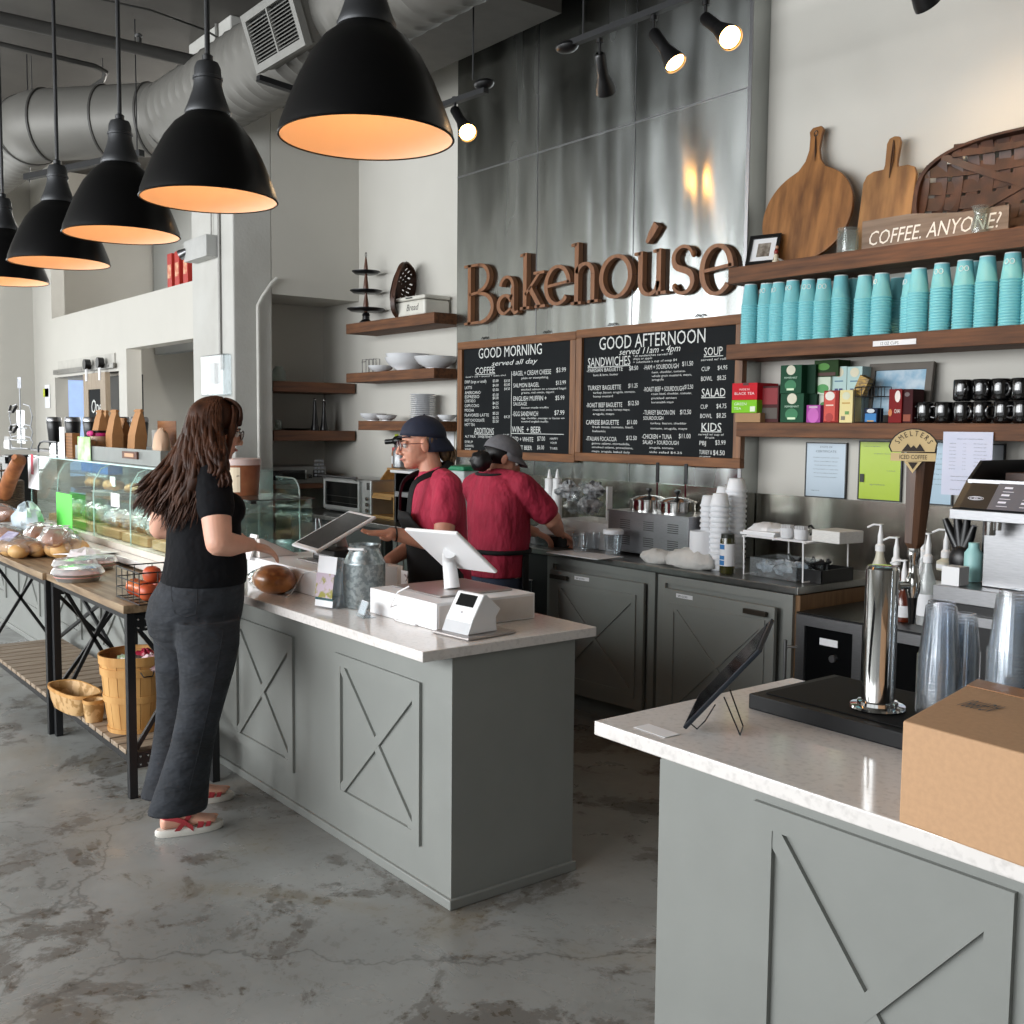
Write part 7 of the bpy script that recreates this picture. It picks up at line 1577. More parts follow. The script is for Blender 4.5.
red = mat('red_apple', '#b3261f', .25, col2='#c9773a', scale=9, lo=.4, hi=.7); org_ = mat('orange_peach', '#c9603a', .4, col2='#b3401f', scale=7); yel = mat('yellow_apple', '#cbb04a', .3, col2='#b8902c', scale=8)
for i, (x, y, z, m_, l_) in enumerate(((.06, .06, .038, red, 'red apple at the left front of the wire basket'), (.15, .06, .04, red, 'deep red apple in the middle of the wire basket'), (.235, .055, .038, org_, 'orange-red peach at the right front of the wire basket'), (.1, .155, .038, org_, 'orange peach at the back left of the wire basket'), (.2, .15, .04, yel, 'yellow apple at the back right of the wire basket'), (.19, .09, .105, org_, 'orange-red peach on top of the others'))):
    t = thing('apple' if 'apple' in l_ else 'peach', l_, 'fruit', (wb.location.x+x, wb.location.y+y, ZA+z-.0345+.008))
    MB().lathe([(.004, .006), (.018, .0), (.034, .014), (.040, .036), (.035, .058), (.018, .070), (.006, .064), (.001, .060)], n=20, cap=False).build('fruit_body', m_, t, smooth=80)
    MB().cyl((0, 0, .060), (.004, 0, .078), .0015, n=6).build('stem', M['splint'], t)
# pies in clear clamshells
M['tin'] = mat('foil_tin', '#b9b5b0', .3, .8, scale=30); M['lidc'] = glass('domed_lid_plastic', '#f6f3f4', .28, 2.2, .08)
for i, (px, py, l_, rr_) in enumerate(((78, 578, 'domed clear pie box at the front of the table', .115), (71, 570, 'domed clear pie box behind the front one, left', .105), (92, 567, 'domed clear pie box at the back by the papers', .10))):
    p = P(px, py, z=ZA+.01); t = thing('pie_container', l_, 'pie box', (p[0], min(p[1], 1.80)+(0, .02, .02)[i], ZA))
    MB().lathe([(rr_*.82, 0), (rr_, .035), (rr_*1.06, .037), (rr_*.98, .034), (rr_*.8, .004), (.003, .004)], n=32, cap=False).build('foil_tin', M['tin'], t, smooth=30)
    MB().lathe([(.003, .03), (rr_*.94, .028), (rr_*.95, .02)], n=28, cap=False).build('pie', mat('pie_filling', '#c78a80', .5, col2='#a3564c', scale=20), t)
    MB().lathe([(rr_*1.07, .038), (rr_*1.0, .055), (rr_*.92, .066), (.003, .068)], n=32, cap=False).build('clear_lid', M['lidc'], t, smooth=30)
pr_ = [(118, 556, 0.0, .2, .26, 'white sheet lying under the others on the table'), (140, 549, .25, .2, .26, 'top curled white sheet near the customer hip')]
for i, (px, py, rz_, a, b_, l_) in enumerate(pr_):
    p = P(px, py, z=ZA+.02+.03*i); tag(MB().grid(lambda u, v: ((u-.5)*.34, (v-.5)*.22, .006+.028*i+.03*i*u*u+.006*math.sin(u*5)), 8, 4).build('paper_sheet', M['paper'], solid=.002, loc=(p[0], 1.72, ZA), rz=rz_), l_, 'paper')
cb_ = thing('clear_bag', 'pale plastic bag bundle beside the pie boxes', 'bag', (P(108, 562, z=ZA)[0], 1.68, ZA))
crumple(81, .1, (1.3, .9, .55), 18, 8, .15, True).build('bag', mat('milky_bag', '#d6cfd2', .35, var=.08, scale=15), cb_, smooth=25, loc=(0, 0, .03))
# bread bags on table B
M['bread'] = mat('bread_crust', '#a8693c', .6, col2='#7a4422', scale=12, bump=.15); M['roll'] = mat('pale_roll', '#c99f66', .55, col2='#a6713a', scale=10, bump=.1)
M['film'] = glass('bread_bag_film', '#f6f4f2', .10, 1.6, .12)
def bread(px, py, L_, W_, H_, rz, lab_, m_='bread', z=ZA, yb=None, rolls=0, stripe=False):
    p = P(px, py, z=z); y = p[1] if yb is None else yb; x = P(px, py, y=y)[0] if yb is not None else p[0]
    t = thing('bagged_bread', lab_, 'bread', (x, y, z), rz)
    if rolls:
        for i in range(rolls):
            for j_ in (0, 1): MB().ball(((i-(rolls-1)/2)*L_/rolls, (j_-.5)*W_*.5, H_*.42), (L_/rolls*.56, W_*.29, H_*.42), 14, 8).build('roll', M['roll'], t)
    else: MB().ball((0, 0, H_*.5), (L_/2, W_/2, H_*.5), 20, 12).build('loaf', M[m_], t)
    crumple(int(px*13+py), 1, (L_*.56, W_*.58, H_*.56), 22, 10, .07).build('plastic_bag', M['film'], t, smooth=15, loc=(0, 0, H_*.60))
    if stripe: 
        for s_ in (-1, 1): MB().box((s_*L_*.14, 0, H_*1.08), (.028, W_*.85, .003), (0, s_*.25, .0)).build('white_band', M['white'], t, smooth=0)
    return t
bread(20, 556, .34, .20, .10, .15, 'bag of pale rolls with printed label at the front left', rolls=3)
bread(61, 556, .36, .20, .12, .1, 'bag of square rolls at the right front of the loaves', rolls=4)
t = ALL_CH(bpy.data.objects['bagged_bread'])
lo_ = bpy.data.objects['bagged_bread']; MB().box((-.02, -.05, .115), (.15, .003, .07), (-.9, 0, 0)).build('printed_label', mat('lilac_label', '#b9b3c6', .6, col2='#7d7896', scale=40), lo_, smooth=0)
bread(3, 549, .36, .17, .11, .3, 'dark crusted loaf at the left edge, lower one', z=ZA, yb=1.52)
bread(-2, 536, .36, .17, .11, .3, 'dark crusted loaf at the left edge, upper one', yb=1.62, z=ZA+.09)
bread(40, 540, .42, .15, .11, -.35, 'long bagged loaf with white bands, front of the pair', z=ZA+.03, yb=1.66, stripe=True)
bread(57, 537, .42, .15, .11, -.35, 'long bagged loaf with white bands nearest the green card', z=ZA+.05, yb=1.64, stripe=True)
bread(30, 530, .40, .15, .10, -.35, 'bagged loaf leaning at the back of the bread pile', z=ZA+.07, yb=1.72)
t = thing('clear_bag', 'twisted pale blue plastic bag at the back of the bread pile', 'bag', (P(25, 540, y=1.66)[0], 1.68, ZA+.08)); t.location.z = ZA
crumple(91, .11, (1, .8, 1.1), 18, 10, .15).build('bag', mat('pale_blue_film', '#b9c9d2', .3, var=.1, scale=14), t, smooth=20, loc=(0, 0, .13))
# wicker basket with baguette + black thermos at far left
M['wicker'] = mat('brown_wicker', '#6b5742', .7, col2='#3f3226', scale=60, stretch=(1, 1, 4), bump=.6, lo=.4, hi=.6)
p = P(3, 520, z=ZA); xw = P(3, 500, y=1.8)[0]
wk = thing('wicker_basket', 'tall dark wicker basket at the left picture edge', 'basket', (xw, 1.62, ZA)); wk.location = (P(2, 500, y=1.78)[0]-.05, 1.78, .886)
hW = P(3, 483, y=1.78)[2]-.886
mb = MB()
for i in range(18):
    z = hW*i/18; mb.lathe([(.155+.0*i, z), (.163, z+hW/36), (.155, z+hW/18)], n=30, cap=False)
mb.lathe([(.15, 0), (.15, .006), (.003, .006)], n=30); mb.build('woven_wall', M['wicker'], wk, smooth=0); MB().tube([(.15*math.cos(a), .15*math.sin(a), hW+.005) for a in [2*PI*i/24 for i in range(25)]], .01, 8).build('rim', M['wicker'], wk)
MB().tube([(.12, -.08, hW), (.13, -.08, hW+.09), (.15, .05, hW+.09), (.15, .08, hW)], .009, 8).build('handle', M['wicker'], wk)
bg_ = thing('baguette', 'long baguette standing up from the wicker basket', 'bread', (wk.location.x-.06, 1.78, .886+.02))
tp = P(14, 457, y=1.74)-bg_.location
MB().tube([V((-.0, 0, .0)), V((tp.x*.2, 0, tp.z*.3)), V((tp.x*.6, 0, tp.z*.7)), V((tp.x*.95, 0, tp.z*.95)), tp], [.03, .05, .052, .045, .02], 14).build('loaf', M['bread'], bg_)
xt = P(19, 500, y=2.02)[0]
th_ = thing('coffee_dispenser', 'black coffee dispenser left of the glass case', 'coffee dispenser', (P(19.5, 500, y=2.05)[0]-.02, 2.05, .8862)); hh = P(19, 455, y=2.05)[2]-.8862
MB().bb((-.13, -.09, 0), (.09, .12, hh)).build('housing', M['blackp'], th_, smooth=0, bevel=.02); MB().bb((-.1, -.11, hh*.86), (.08, -.09, hh*.97)).build('dispensing_head', M['blackp'], th_, smooth=0)
MB().cyl((-.04, -.13, hh*.55), (-.04, -.13, hh*.85), .012).cyl((.02, -.13, hh*.6), (.02, -.13, hh*.85), .01).build('tap', M['chrome'], th_); MB().bb((-.03, -.0925, hh*.27), (.07, -.0905, hh*.33)).build('name_plate', M['steel'], th_, smooth=0)
# ------------------------------------------------ under the tables
zs_ = .2065
M['bask'] = mat('pale_bushel_wood', '#c99a5c', .6, col2='#b07c3e', scale=5, stretch=(4, 4, .6))
cbx = P(134.5, 736, z=zs_+.0)
bs = thing('bushel_basket', 'large round slatted bushel basket on the lower table shelf', 'basket', (-4.83, 1.585, zs_))
rb_ = .118; rt_ = .152; hb_ = .335
n = 18
for i in range(n):
    a0 = 2*PI*i/n; mb = MB(); secs = []
    for z, r_ in ((0, rb_), (hb_*.5, (rb_+rt_)/2+.004), (hb_, rt_)):
        ring = [V((rr_*math.cos(a0+da), rr_*math.sin(a0+da), z)) for rr_, da in ((r_, -.165), (r_, 0), (r_, .165), (r_-.004, .165), (r_-.004, 0), (r_-.004, -.165))]
        secs.append(ring)
    mb.loft(secs); mb.build('stave', M['bask'], bs, smooth=30)
for z, r_, hh in ((.0, rb_, .02), (hb_*.42, (rb_+rt_)/2, .03), (hb_*.78, rt_*.965, .035), (hb_*.93, rt_, .04)):
    MB().lathe([(r_+.002, z), (r_+.006, z), (r_+.008, z+hh), (r_+.002, z+hh)], n=40, cap=False).build('hoop', M['bask'], bs, smooth=30)
MB().lathe([(.003, .006), (rb_-.005, .006)], n=30, cap=False).build('bottom', M['bask'], bs)
for s_ in (-1, 1): MB().tube([(s_*(rt_+.008), -.03, hb_*.86), (s_*(rt_+.02), -.02, hb_*.8), (s_*(rt_+.02), .02, hb_*.8), (s_*(rt_+.008), .03, hb_*.86)], .003, 6).build('wire_handle', M['black'], bs)
fl_ = [mat('floral_wrap', '#d9d2cc', .6, col2='#7a8a6a', scale=16, lo=.42, hi=.5), mat('crimson_wrap', '#a3203c', .5), mat('pink_wrap', '#d99aa8', .5, col2='#efe6e6', scale=14)]
for i, (x, y, z, r_, m_, l_) in enumerate(((.02, -.03, hb_*.86, .075, 0, 'floral wrapped parcel in the middle of the bushel basket'), (.09, .04, hb_*.9, .06, 2, 'pink and white wrapped parcel at the right of the bushel basket'), (-.05, .06, hb_*.9, .055, 1, 'crimson wrapped parcel at the back of the bushel basket'), (-.06, -.04, hb_*.72, .06, 1, 'crimson parcel low on the left in the bushel basket'))):
    tag(crumple(100+i, r_, (1, .9, .8), 16, 9, .2).build('wrapped_parcel', fl_[m_], smooth=30, loc=(bs.location.x+x, bs.location.y+y, zs_+z)), l_, 'parcel')
def woven(name, lab_, loc, L_, W_, H_, rz=0):
    t = thing(name, lab_, 'basket', loc, rz)
    mw_ = mat('pale_woven_splint', '#c7a272', .6, col2='#a07a48', scale=22, stretch=(1, 1, 1), lo=.45, hi=.52)
    N_ = 36
    def ring(f, z, k_=1): return [V((L_/2*f*k_*math.copysign(abs(math.cos(a))**.7, math.cos(a)), W_/2*f*k_*math.copysign(abs(math.sin(a))**.7, math.sin(a)), z)) for a in [2*PI*i/N_ for i in range(N_)]]
    MB().loft([ring(.8, 0), ring(.92, H_*.4), ring(1, H_), ring(1, H_, .96), ring(.9, H_*.4, .95), ring(.78, .006)]).build('woven_wall', mw_, t, smooth=60)
    MB().loft([ring(1.03, H_-.012), ring(1.03, H_+.004), ring(.96, H_+.004), ring(.96, H_-.012)], cap=False, close=True).build('rim', M['bask'], t, smooth=40)
    return t
woven('woven_basket', 'long low woven splint basket hanging over the shelf edge', (-5.32, 1.45, zs_), .40, .17, .10, .1)
woven('woven_basket', 'small square woven basket between the long one and the bushel basket', (-5.045, 1.46, zs_), .085, .09, .10, .1)
# ================================================================ things on the far walls
yw = 3.515
sd = thing('sliding_barn_door', 'small wooden barn door with chalkboard hanging on a wall rail', 'door', (P(83, 372, y=3.44)[0], 3.44, 0)); X0 = sd.location.x
wdd = P(105, 372, y=3.44)[0]-X0; z1 = P(94, 373, y=3.44)[2]; z0 = .06; q = .17
dm = wood('pale_pine_door', '#a3937f', '#85745f', 2, .6)
MB().band([(0, z0), (wdd, z0), (wdd, z1), (0, z1)], [(q, z0+1.0), (wdd-q, z0+1.0), (wdd-q, z1-.17), (q, z1-.17)], WALLM(0, 0, 0), -.05).build('door_frame', dm, sd, smooth=0)
MB().bb((q, .01, z0+1.0), (wdd-q, .04, z1-.17)).build('chalkboard', M['chalkboard'], sd, smooth=0)
text_mesh([('Open', q+.05, z1-.42, .15, 1.0, .2), ('daily', q+.05, z1-.62, .12, 1.0, .2), ('bakery', q+.04, z1-.86, .13, .8, .2), ('& coffee', q+.04, z1-1.02, .1, .8, .2)], WALLM(0, .0095, 0), 0).build('writing', M['chalk'], sd, smooth=0)
for x in (wdd*.15, wdd*.75):
    MB().bb((x, -.012, z1-.08), (x+.05, 0, z1+.08)).build('strap', M['white'], sd, smooth=0); MB().cyl((x+.025, -.03, z1+.10), (x+.025, .03, z1+.10), .055, n=20).build('wheel', M['blackp'], sd)
rl = thing('door_rail', 'pale horizontal rail board carrying the barn door', 'rail', (P(60, 372, y=3.5)[0]-.1, 3.505, 0)); w_ = P(114, 372, y=3.5)[0]-rl.location.x
MB().bb((0, 0, P(80, 370, y=3.5)[2]), (w_, .014, P(80, 358, y=3.5)[2])).build('board', mat('pale_board', '#bdbab2', .7), rl, smooth=0); MB().bb((-.1, -.03, P(80, 372, y=3.5)[2]-.0), (w_+.05, -.01, P(80, 370, y=3.5)[2]+.03)).build('track', mat('grey_track', '#8d8b86', .4, .5), rl, smooth=0)
for x in (.1, w_*.5, w_-.1): MB().cyl((x, -.03, P(80, 371, y=3.5)[2]+.01), (x, .0, P(80, 371, y=3.5)[2]+.01), .012, n=8).build('bolt', M['blackp'], rl)
tag(MB().bb((0, 0, 0), (.9, .10, 2.1)).build('dark_cabinet', M['blackp'], smooth=0, loc=(P(105, 400, y=3.7)[0], 3.72, 0)), 'tall black slab standing in for the dark gap behind the barn door', 'cabinet')  # black slab added to give the doorway gap its darkness
tag(MB().bb((0, 0, 0), (.25, .003, .1)).build('yellow_sign', mat('yellow_sign_card', '#c9d43a', .7), smooth=0, loc=(P(43, 397, y=3.51)[0], 3.512, P(43, 397, y=3.51)[2])), 'small yellow sign on the far left wall', 'sign')
tag(MB().bb((0, 0, 0), (.22, .003, .28)).build('paper_notice', M['paper'], smooth=0, loc=(P(45, 408, y=3.51)[0], 3.512, P(45, 408, y=3.51)[2])), 'white notice under the small yellow sign', 'notice')
# emergency light, conduit, outlet boxes on the column
el = thing('emergency_light', 'white emergency light box high on the concrete column', 'emergency light', (P(196, 262, y=3.46)[0], 3.455, P(205, 261, y=3.46)[2])); 
MB().bb((0, -.10, 0), (P(214, 255, y=3.42)[0]-el.location.x, .012, .17)).build('box', mat('pale_grey_box', '#b5b5b2', .5), el, smooth=0, bevel=.006)
MB().cyl((-.02, -.12, .06), (.03, -.08, .09), .045, .03, n=16).build('lamp_head', M['steel'], el)
def conduit(pts, lab_, r=.012, m_=None, name='conduit'):
    o = V(pts[0]); return tag(MB().tube([V(p)-o for p in pts], r, 10).build(name, m_ or mat('grey_conduit', '#8e8d89', .4, .5), loc=o), lab_, 'conduit')
xc = P(219, 300, y=3.45)[0]; conduit([(xc, 3.455, 4.74), (xc, 3.455, P(219, 370, y=3.455)[2])], 'straight grey conduit running down the column front')
conduit([P(211, 205, y=3.45), P(211, 238, y=3.45), P(208, 246, y=3.45)], 'thin cable feeding the emergency light', .006)
ob = thing('outlet_cover', 'clear weatherproof outlet cover low on the column front', 'outlet', (P(207, 392, y=3.45)[0], 3.467, P(215, 396, y=3.45)[2]))
MB().bb((0, -.07, 0), (P(226, 380, y=3.42)[0]-ob.location.x, 0, .33)).build('cover', M['clearp'], ob, smooth=0, bevel=.01); MB().bb((.08, -.03, .1), (.19, -.002, .27)).build('outlet', mat('grey_outlet', '#8a8c8c', .5), ob, smooth=0)
yp = 3.72
conduit([(-8.035, yp-.06, .003), (-8.035, yp-.06, P(253, 305, x=-8.03)[2]), (-8.035, yp-.02, P(256, 296, x=-8.03)[2]), (-8.035, P(272, 283, x=-8.03)[1], P(272, 283, x=-8.03)[2]), (-8.035, P(275, 280, x=-8.03)[1]+.02, P(275, 280, x=-8.03)[2]+.015)], 'white painted pipe bending along the column side', .015, mat('white_pipe', '#cfcdc6', .5), 'pipe')
for i, px in enumerate((175, 182.5, 191)):
    t = thing('coffee_tin', ('left', 'middle', 'right')[i]+' red package of the three on the half wall', 'package', (P(px, 283, y=3.58)[0], 3.58, 2.822))
    MB().bb((-.055, -.05, 0), (.055, .05, .30)).build('pack', mat('red_package', '#b12a20', .5), t, smooth=0, bevel=.004); MB().bb((-.04, -.052, .08), (.04, -.05, .2)).build('label', mat('orange_white_label', '#d9b08a', .5, col2='#c2452f', scale=20), t, smooth=0)
# ================================================================ people
def Dp(px, py, d): return V(P(px, py, d=d))
def cat(pts, vals, k=4):
    """smooth resampling of a chain of points with values"""
    P_ = [V(p) for p in pts]; out = []; vo = []; n = len(P_)
    for i in range(n-1):
        a = P_[max(i-1, 0)]; b_ = P_[i]; c = P_[i+1]; d = P_[min(i+2, n-1)]
        for j in range(k):
            t = j/k; t2 = t*t; t3 = t2*t
            out.append(((b_*2)+(c-a)*t+(a*2-b_*5+c*4-d)*t2+(b_*3-a-c*3+d)*t3)*.5); vo.append(vals[i]*(1-t)+vals[i+1]*t)
    out.append(P_[-1]); vo.append(vals[-1]); return out, vo
def limb(mb, pts, rs, n=22, k=4, ends=True):
    o, r = cat(pts, rs, k)
    if ends:
        t0 = (o[0]-o[1]).normalized(); t1 = (o[-1]-o[-2]).normalized()
        for f in (.5, .85, .99):
            o.insert(0, o[0] if False else V(pts[0])+t0*rs[0]*f); r.insert(0, rs[0]*math.sqrt(1-f*f))
            o.append(V(pts[-1])+t1*rs[-1]*f); r.append(rs[-1]*math.sqrt(1-f*f))
    return mb.tube(o, r, n)
def ring(c, a, b_, n=28, p=2.2):
    c = V(c); out = []
    for k in range(n):
        t = 2*PI*k/n; x = math.copysign(abs(math.cos(t))**(2/p), math.cos(t)); y = math.copysign(abs(math.sin(t))**(2/p), math.sin(t)); out.append(c+a*x+b_*y)
    return out
def blob(mb, name, mt, parent, voxel=.005, sm=3, bevel=None):
    """fuse overlapping closed shapes into ONE continuous smooth surface"""
    me = mb.mesh(name, mt); o = bpy.data.objects.new(name, me); C.objects.link(o)
    r = o.modifiers.new('r', 'REMESH'); r.mode = 'VOXEL'; r.voxel_size = voxel; r.adaptivity = 0
    s = o.modifiers.new('s', 'SMOOTH'); s.iterations = sm; s.factor = .5
    dg = bpy.context.evaluated_depsgraph_get(); me2 = bpy.data.meshes.new_from_object(o.evaluated_get(dg)); me2.name = name
    bpy.data.objects.remove(o); me2.shade_smooth(); me2.materials.clear(); me2.materials.append(mt)
    o = bpy.data.objects.new(name, me2); C.objects.link(o)
    if parent: o.parent = parent; o.matrix_parent_inverse = Matrix.Translation(-parent.location)
    return o
def fit(o, parent): o.parent = parent; o.matrix_parent_inverse = Matrix.Translation(-parent.location); return o
def pbuild(mb, name, mt, parent, **k): return fit(mb.build(name, mt, **k), parent)
skin = mat('fair_skin', '#d9a48c', .5, var=.03, scale=20, sss=.12); skin2 = mat('fair_skin_warm', '#d3987f', .5, var=.04, scale=20, sss=.12)
eyew = mat('eye_white', '#e8e4de', .2); iris = mat('dark_iris', '#2b1c14', .15); lipm = mat('lip_colour', '#b9746c', .5)
def head(mb, c, f, up, s=1.0):
    """skull, face, nose, jaw, ears; returns the frame"""
    f = V(f).normalized(); up = (V(up)-f*V(up).dot(f)).normalized(); r = f.cross(up); R = Matrix((r, f, up)).transposed()
    def q(x, y, z): return V(c)+R @ V((x*s, y*s, z*s))
    def el(x, y, z, rx, ry, rz, n=20, m_=14):
        secs = []
        for i in range(m_+1):
            t = PI*i/m_; w_ = max(math.sin(t), .02); secs.append([q(x+rx*w_*math.cos(2*PI*k/n), y+ry*w_*math.sin(2*PI*k/n), z-rz*math.cos(t)) for k in range(n)])
        mb.loft(secs)
    el(0, -.012, .028, .074, .094, .088); el(0, .022, -.03, .060, .066, .080); el(0, .045, -.078, .040, .040, .034); el(0, .066, -.092, .020, .018, .018)
    for sx in (-1, 1):
        el(sx*.034, .046, -.030, .022, .024, .026); el(sx*.030, .072, .012, .020, .012, .008, 12, 8)
        el(sx*.076, -.004, -.012, .007, .019, .031, 12, 8); el(sx*.044, .004, -.062, .014, .034, .020); el(sx*.012, .094, -.040, .008, .009, .007, 10, 6)
    limb(mb, [q(0, .084, .006), q(0, .096, -.012), q(0, .107, -.033)], [.008*s, .009*s, .0105*s], 10, 3)
    el(0, .083, -.062, .020, .012, .006, 12, 8); el(0, .081, -.072, .017, .011, .006, 12, 8)
    return q, R
def face_parts(q, R, s, parent, brow=None):
    for sx in (-1, 1):
        mb = MB().ball(q(sx*.030, .075, -.004), .0125*s, 14, 10); pbuild(mb, 'eye', eyew, parent)
        mb = MB().ball(q(sx*.031, .0845, -.005), .0055*s, 12, 8); pbuild(mb, 'iris', iris, parent)
        mb = MB(); limb(mb, [q(sx*.014, .086, .014), q(sx*.030, .085, .019), q(sx*.048, .070, .014)], [.003*s, .0035*s, .002*s], 8, 3); pbuild(mb, 'eyebrow', brow or mat('brow_hair', '#4a3020', .8), parent)
    mb = MB(); limb(mb, [q(-.020, .086, -.0665), q(0, .0955, -.0645), q(.020, .086, -.0665)], [.0025, .0055, .0025], 8, 3); pbuild(mb, 'lips', lipm, parent)
def glasses(q, parent, m_, lensm, rr=.021, name='eyeglasses'):
    mb = MB(); 
    for sx in (-1, 1):
        c = (sx*.031, .098, -.004); pts = [q(c[0]+rr*math.cos(a)*1.08, c[1]-.006*abs(math.cos(a))*0, c[2]+rr*.88*math.sin(a)) for a in [2*PI*i/20 for i in range(21)]]
        mb.tube(pts, .0016, 6); mb.tube([q(sx*.053, .097, .004), q(sx*.074, .085, .004), q(sx*.080, .02, .002), q(sx*.080, -.01, -.006)], .0018, 6)
    mb.tube([q(-.010, .1, .004), q(0, .103, .006), q(.010, .1, .004)], .0016, 6)
    pbuild(mb, name+'_frame', m_, parent)
    for sx in (-1, 1): mb = MB(); mb.add([q(sx*.031+rr*math.cos(2*PI*i/16), .098, -.004+rr*.86*math.sin(2*PI*i/16)) for i in range(16)], [tuple(range(16))]); pbuild(mb, 'lens', lensm, parent, smooth=0)
lens = glass('lens_glass', '#e9edf0', .03, 2)
def hand(mb, w, d, nrm, side, curl=.3, spread=1, s=1.0, thumb_up=.6, curls=None):
    """w wrist, d towards the fingers, nrm out of the back of the hand, side +1: thumb on the right of (d, nrm)"""
    d = V(d).normalized(); nrm = (V(nrm)-d*V(nrm).dot(d)).normalized(); t = d.cross(nrm)*side
    w = V(w)
    secs = [ring(w+d*x*s, t*a*s, nrm*b_*s, 16) for x, a, b_ in ((-.015, .025, .018), (.01, .029, .017), (.04, .038, .015), (.075, .041, .0135), (.09, .038, .010))]
    mb.loft(secs)
    for i, (off, L_) in enumerate(((.029, .070), (.0098, .080), (-.0098, .074), (-.029, .058))):
        b0 = w+d*.078*s+t*off*s; cu = (curls[i] if curls else curl); dirs = d*1.0+t*off*.9*spread; dirs.normalize(); p = [b0]; ang_ = 0
        for seg_ in (.45, .30, .25):
            ang_ += cu; dd = (dirs*math.cos(ang_)-nrm*math.sin(ang_)); p.append(p[-1]+dd*L_*seg_*s)
        limb(mb, p, [.0098*s, .0088*s, .008*s, .0066*s], 10, 3)
    b0 = w+d*.018*s+t*.026*s; td = (d*.75+t*.75*spread-nrm*thumb_up*.3).normalized(); p1 = b0+td*.042*s; p2 = p1+(td*.5+d*.8-nrm*.15).normalized()*.032*s; p3 = p2+(d*.9+t*.1-nrm*.25*(1+curl)).normalized()*.026*s
    limb(mb, [b0-td*.012*s, b0, p1, p2, p3], [.012*s, .014*s, .0115*s, .0095*s, .0075*s], 10, 3)
# ---------------------------------------------------------------- the customer
org = V((-4.10, 1.52, 0))
W = thing('person', 'woman with very long wavy brown hair, black t-shirt and flared dark jeans', 'person', org)
F = V((.12, .99, 0)).normalized(); Rt = V((.99, -.12, 0)).normalized(); UP = V((0, 0, 1))
hc = Dp(216, 429, 4.19)
sk = MB(); hf = V((.16, .97, -.22)).normalized()
q, HR = head(sk, hc, hf, (0, .12, 1), 1.0)
nk = Dp(202, 466, 4.19)
limb(sk, [hc+V((0, -.035, -.04)), nk+V((0, .005, .01)), nk-V((0, .01, .05))], [.052, .050, .062])
SR, ER, WR = Dp(213, 478, 4.05), Dp(218.5, 543, 3.99), Dp(251, 545, 4.18)
SL, EL, WL = Dp(170, 478, 4.33), Dp(161, 528, 4.38), Dp(222, 536, 4.42)
limb(sk, [SR, SR.lerp(ER, .5), ER], [.055, .058, .049]); limb(sk, [ER, ER.lerp(WR, .35)-V((0, 0, .003)), ER.lerp(WR, .7), WR], [.049, .046, .034, .026])
limb(sk, [SL, SL.lerp(EL, .5), EL], [.055, .056, .047]); limb(sk, [EL, EL.lerp(WL, .4), WL], [.046, .040, .026])
hd = (Dp(277, 552, 4.24)-WR); hand(sk, WR, hd, (.25, -.25, 1), -1, .32, 1, .92, .8)
hand(sk, WL, (.55, .75, .05), (.3, .5, 1), -1, .6, 1, .9)
def csec(px, py, a, b_, d=4.19, dy=0, p=2.2): c = Dp(px, py, d)+F*dy; return ring(c, Rt*a, F*b_, 32, p)
def cring(px, py, a, b_, d=4.19): return csec(px, py, a, b_, d)
tor = [(198, 474, .10, .06), (198, 482, .165, .085), (200, 495, .172, .105), (204, 508, .165, .128), (203, 524, .150, .118), (204, 545, .155, .125), (203, 570, .150, .125), (197, 600, .160, .14), (194, 640, .13, .11)]
sk.loft([cring(*t) for t in tor])
# legs inside the jeans and feet
AR = V((-3.985, 1.45, .09)); AL = V((-4.285, 1.62, .09))
HRp, KR = Dp(203, 640, 4.10), Dp(204, 694, 4.0); HLp, KL = Dp(184, 640, 4.28), Dp(181, 697, 4.25)
limb(sk, [HRp, HRp.lerp(KR, .5), KR, KR.lerp(AR, .4), AR], [.065, .065, .055, .05, .034]); limb(sk, [HLp, HLp.lerp(KL, .5), KL, KL.lerp(AL, .4), AL], [.065, .065, .055, .05, .034])
def foot(mb, a, d):
    d = V(d).normalized(); t = V((-d.y, d.x, 0)); a = V((a[0], a[1], 0))
    mb.loft([ring(a+d*x+V((0, 0, z)), t*w_, V((0, 0, h)), 14) for x, z, w_, h in ((-.055, .050, .016, .018), (-.045, .055, .027, .028), (-.01, .062, .030, .036), (.05, .056, .034, .028), (.10, .047, .040, .019), (.135, .042, .040, .014), (.15, .040, .034, .010))])
    for i in range(5): o_ = (.030-.015*i); limb(mb, [a+d*.135+t*o_+V((0, 0, .042)), a+d*(.168-.008*i*(1))+t*o_*1.05+V((0, 0, .038))], [.0105-.001*i, .0085-.0008*i], 8, 2)
for (a, d) in ((AR, (.15, .99, 0)), (AL, (.25, .96, 0))): foot(sk, a, d)
blob(sk, 'body', skin, W, .0042, 3); face_parts(q, HR, 1.0, W)
glasses(q, W, mat('dark_glasses_frame', '#241c1a', .3), lens)
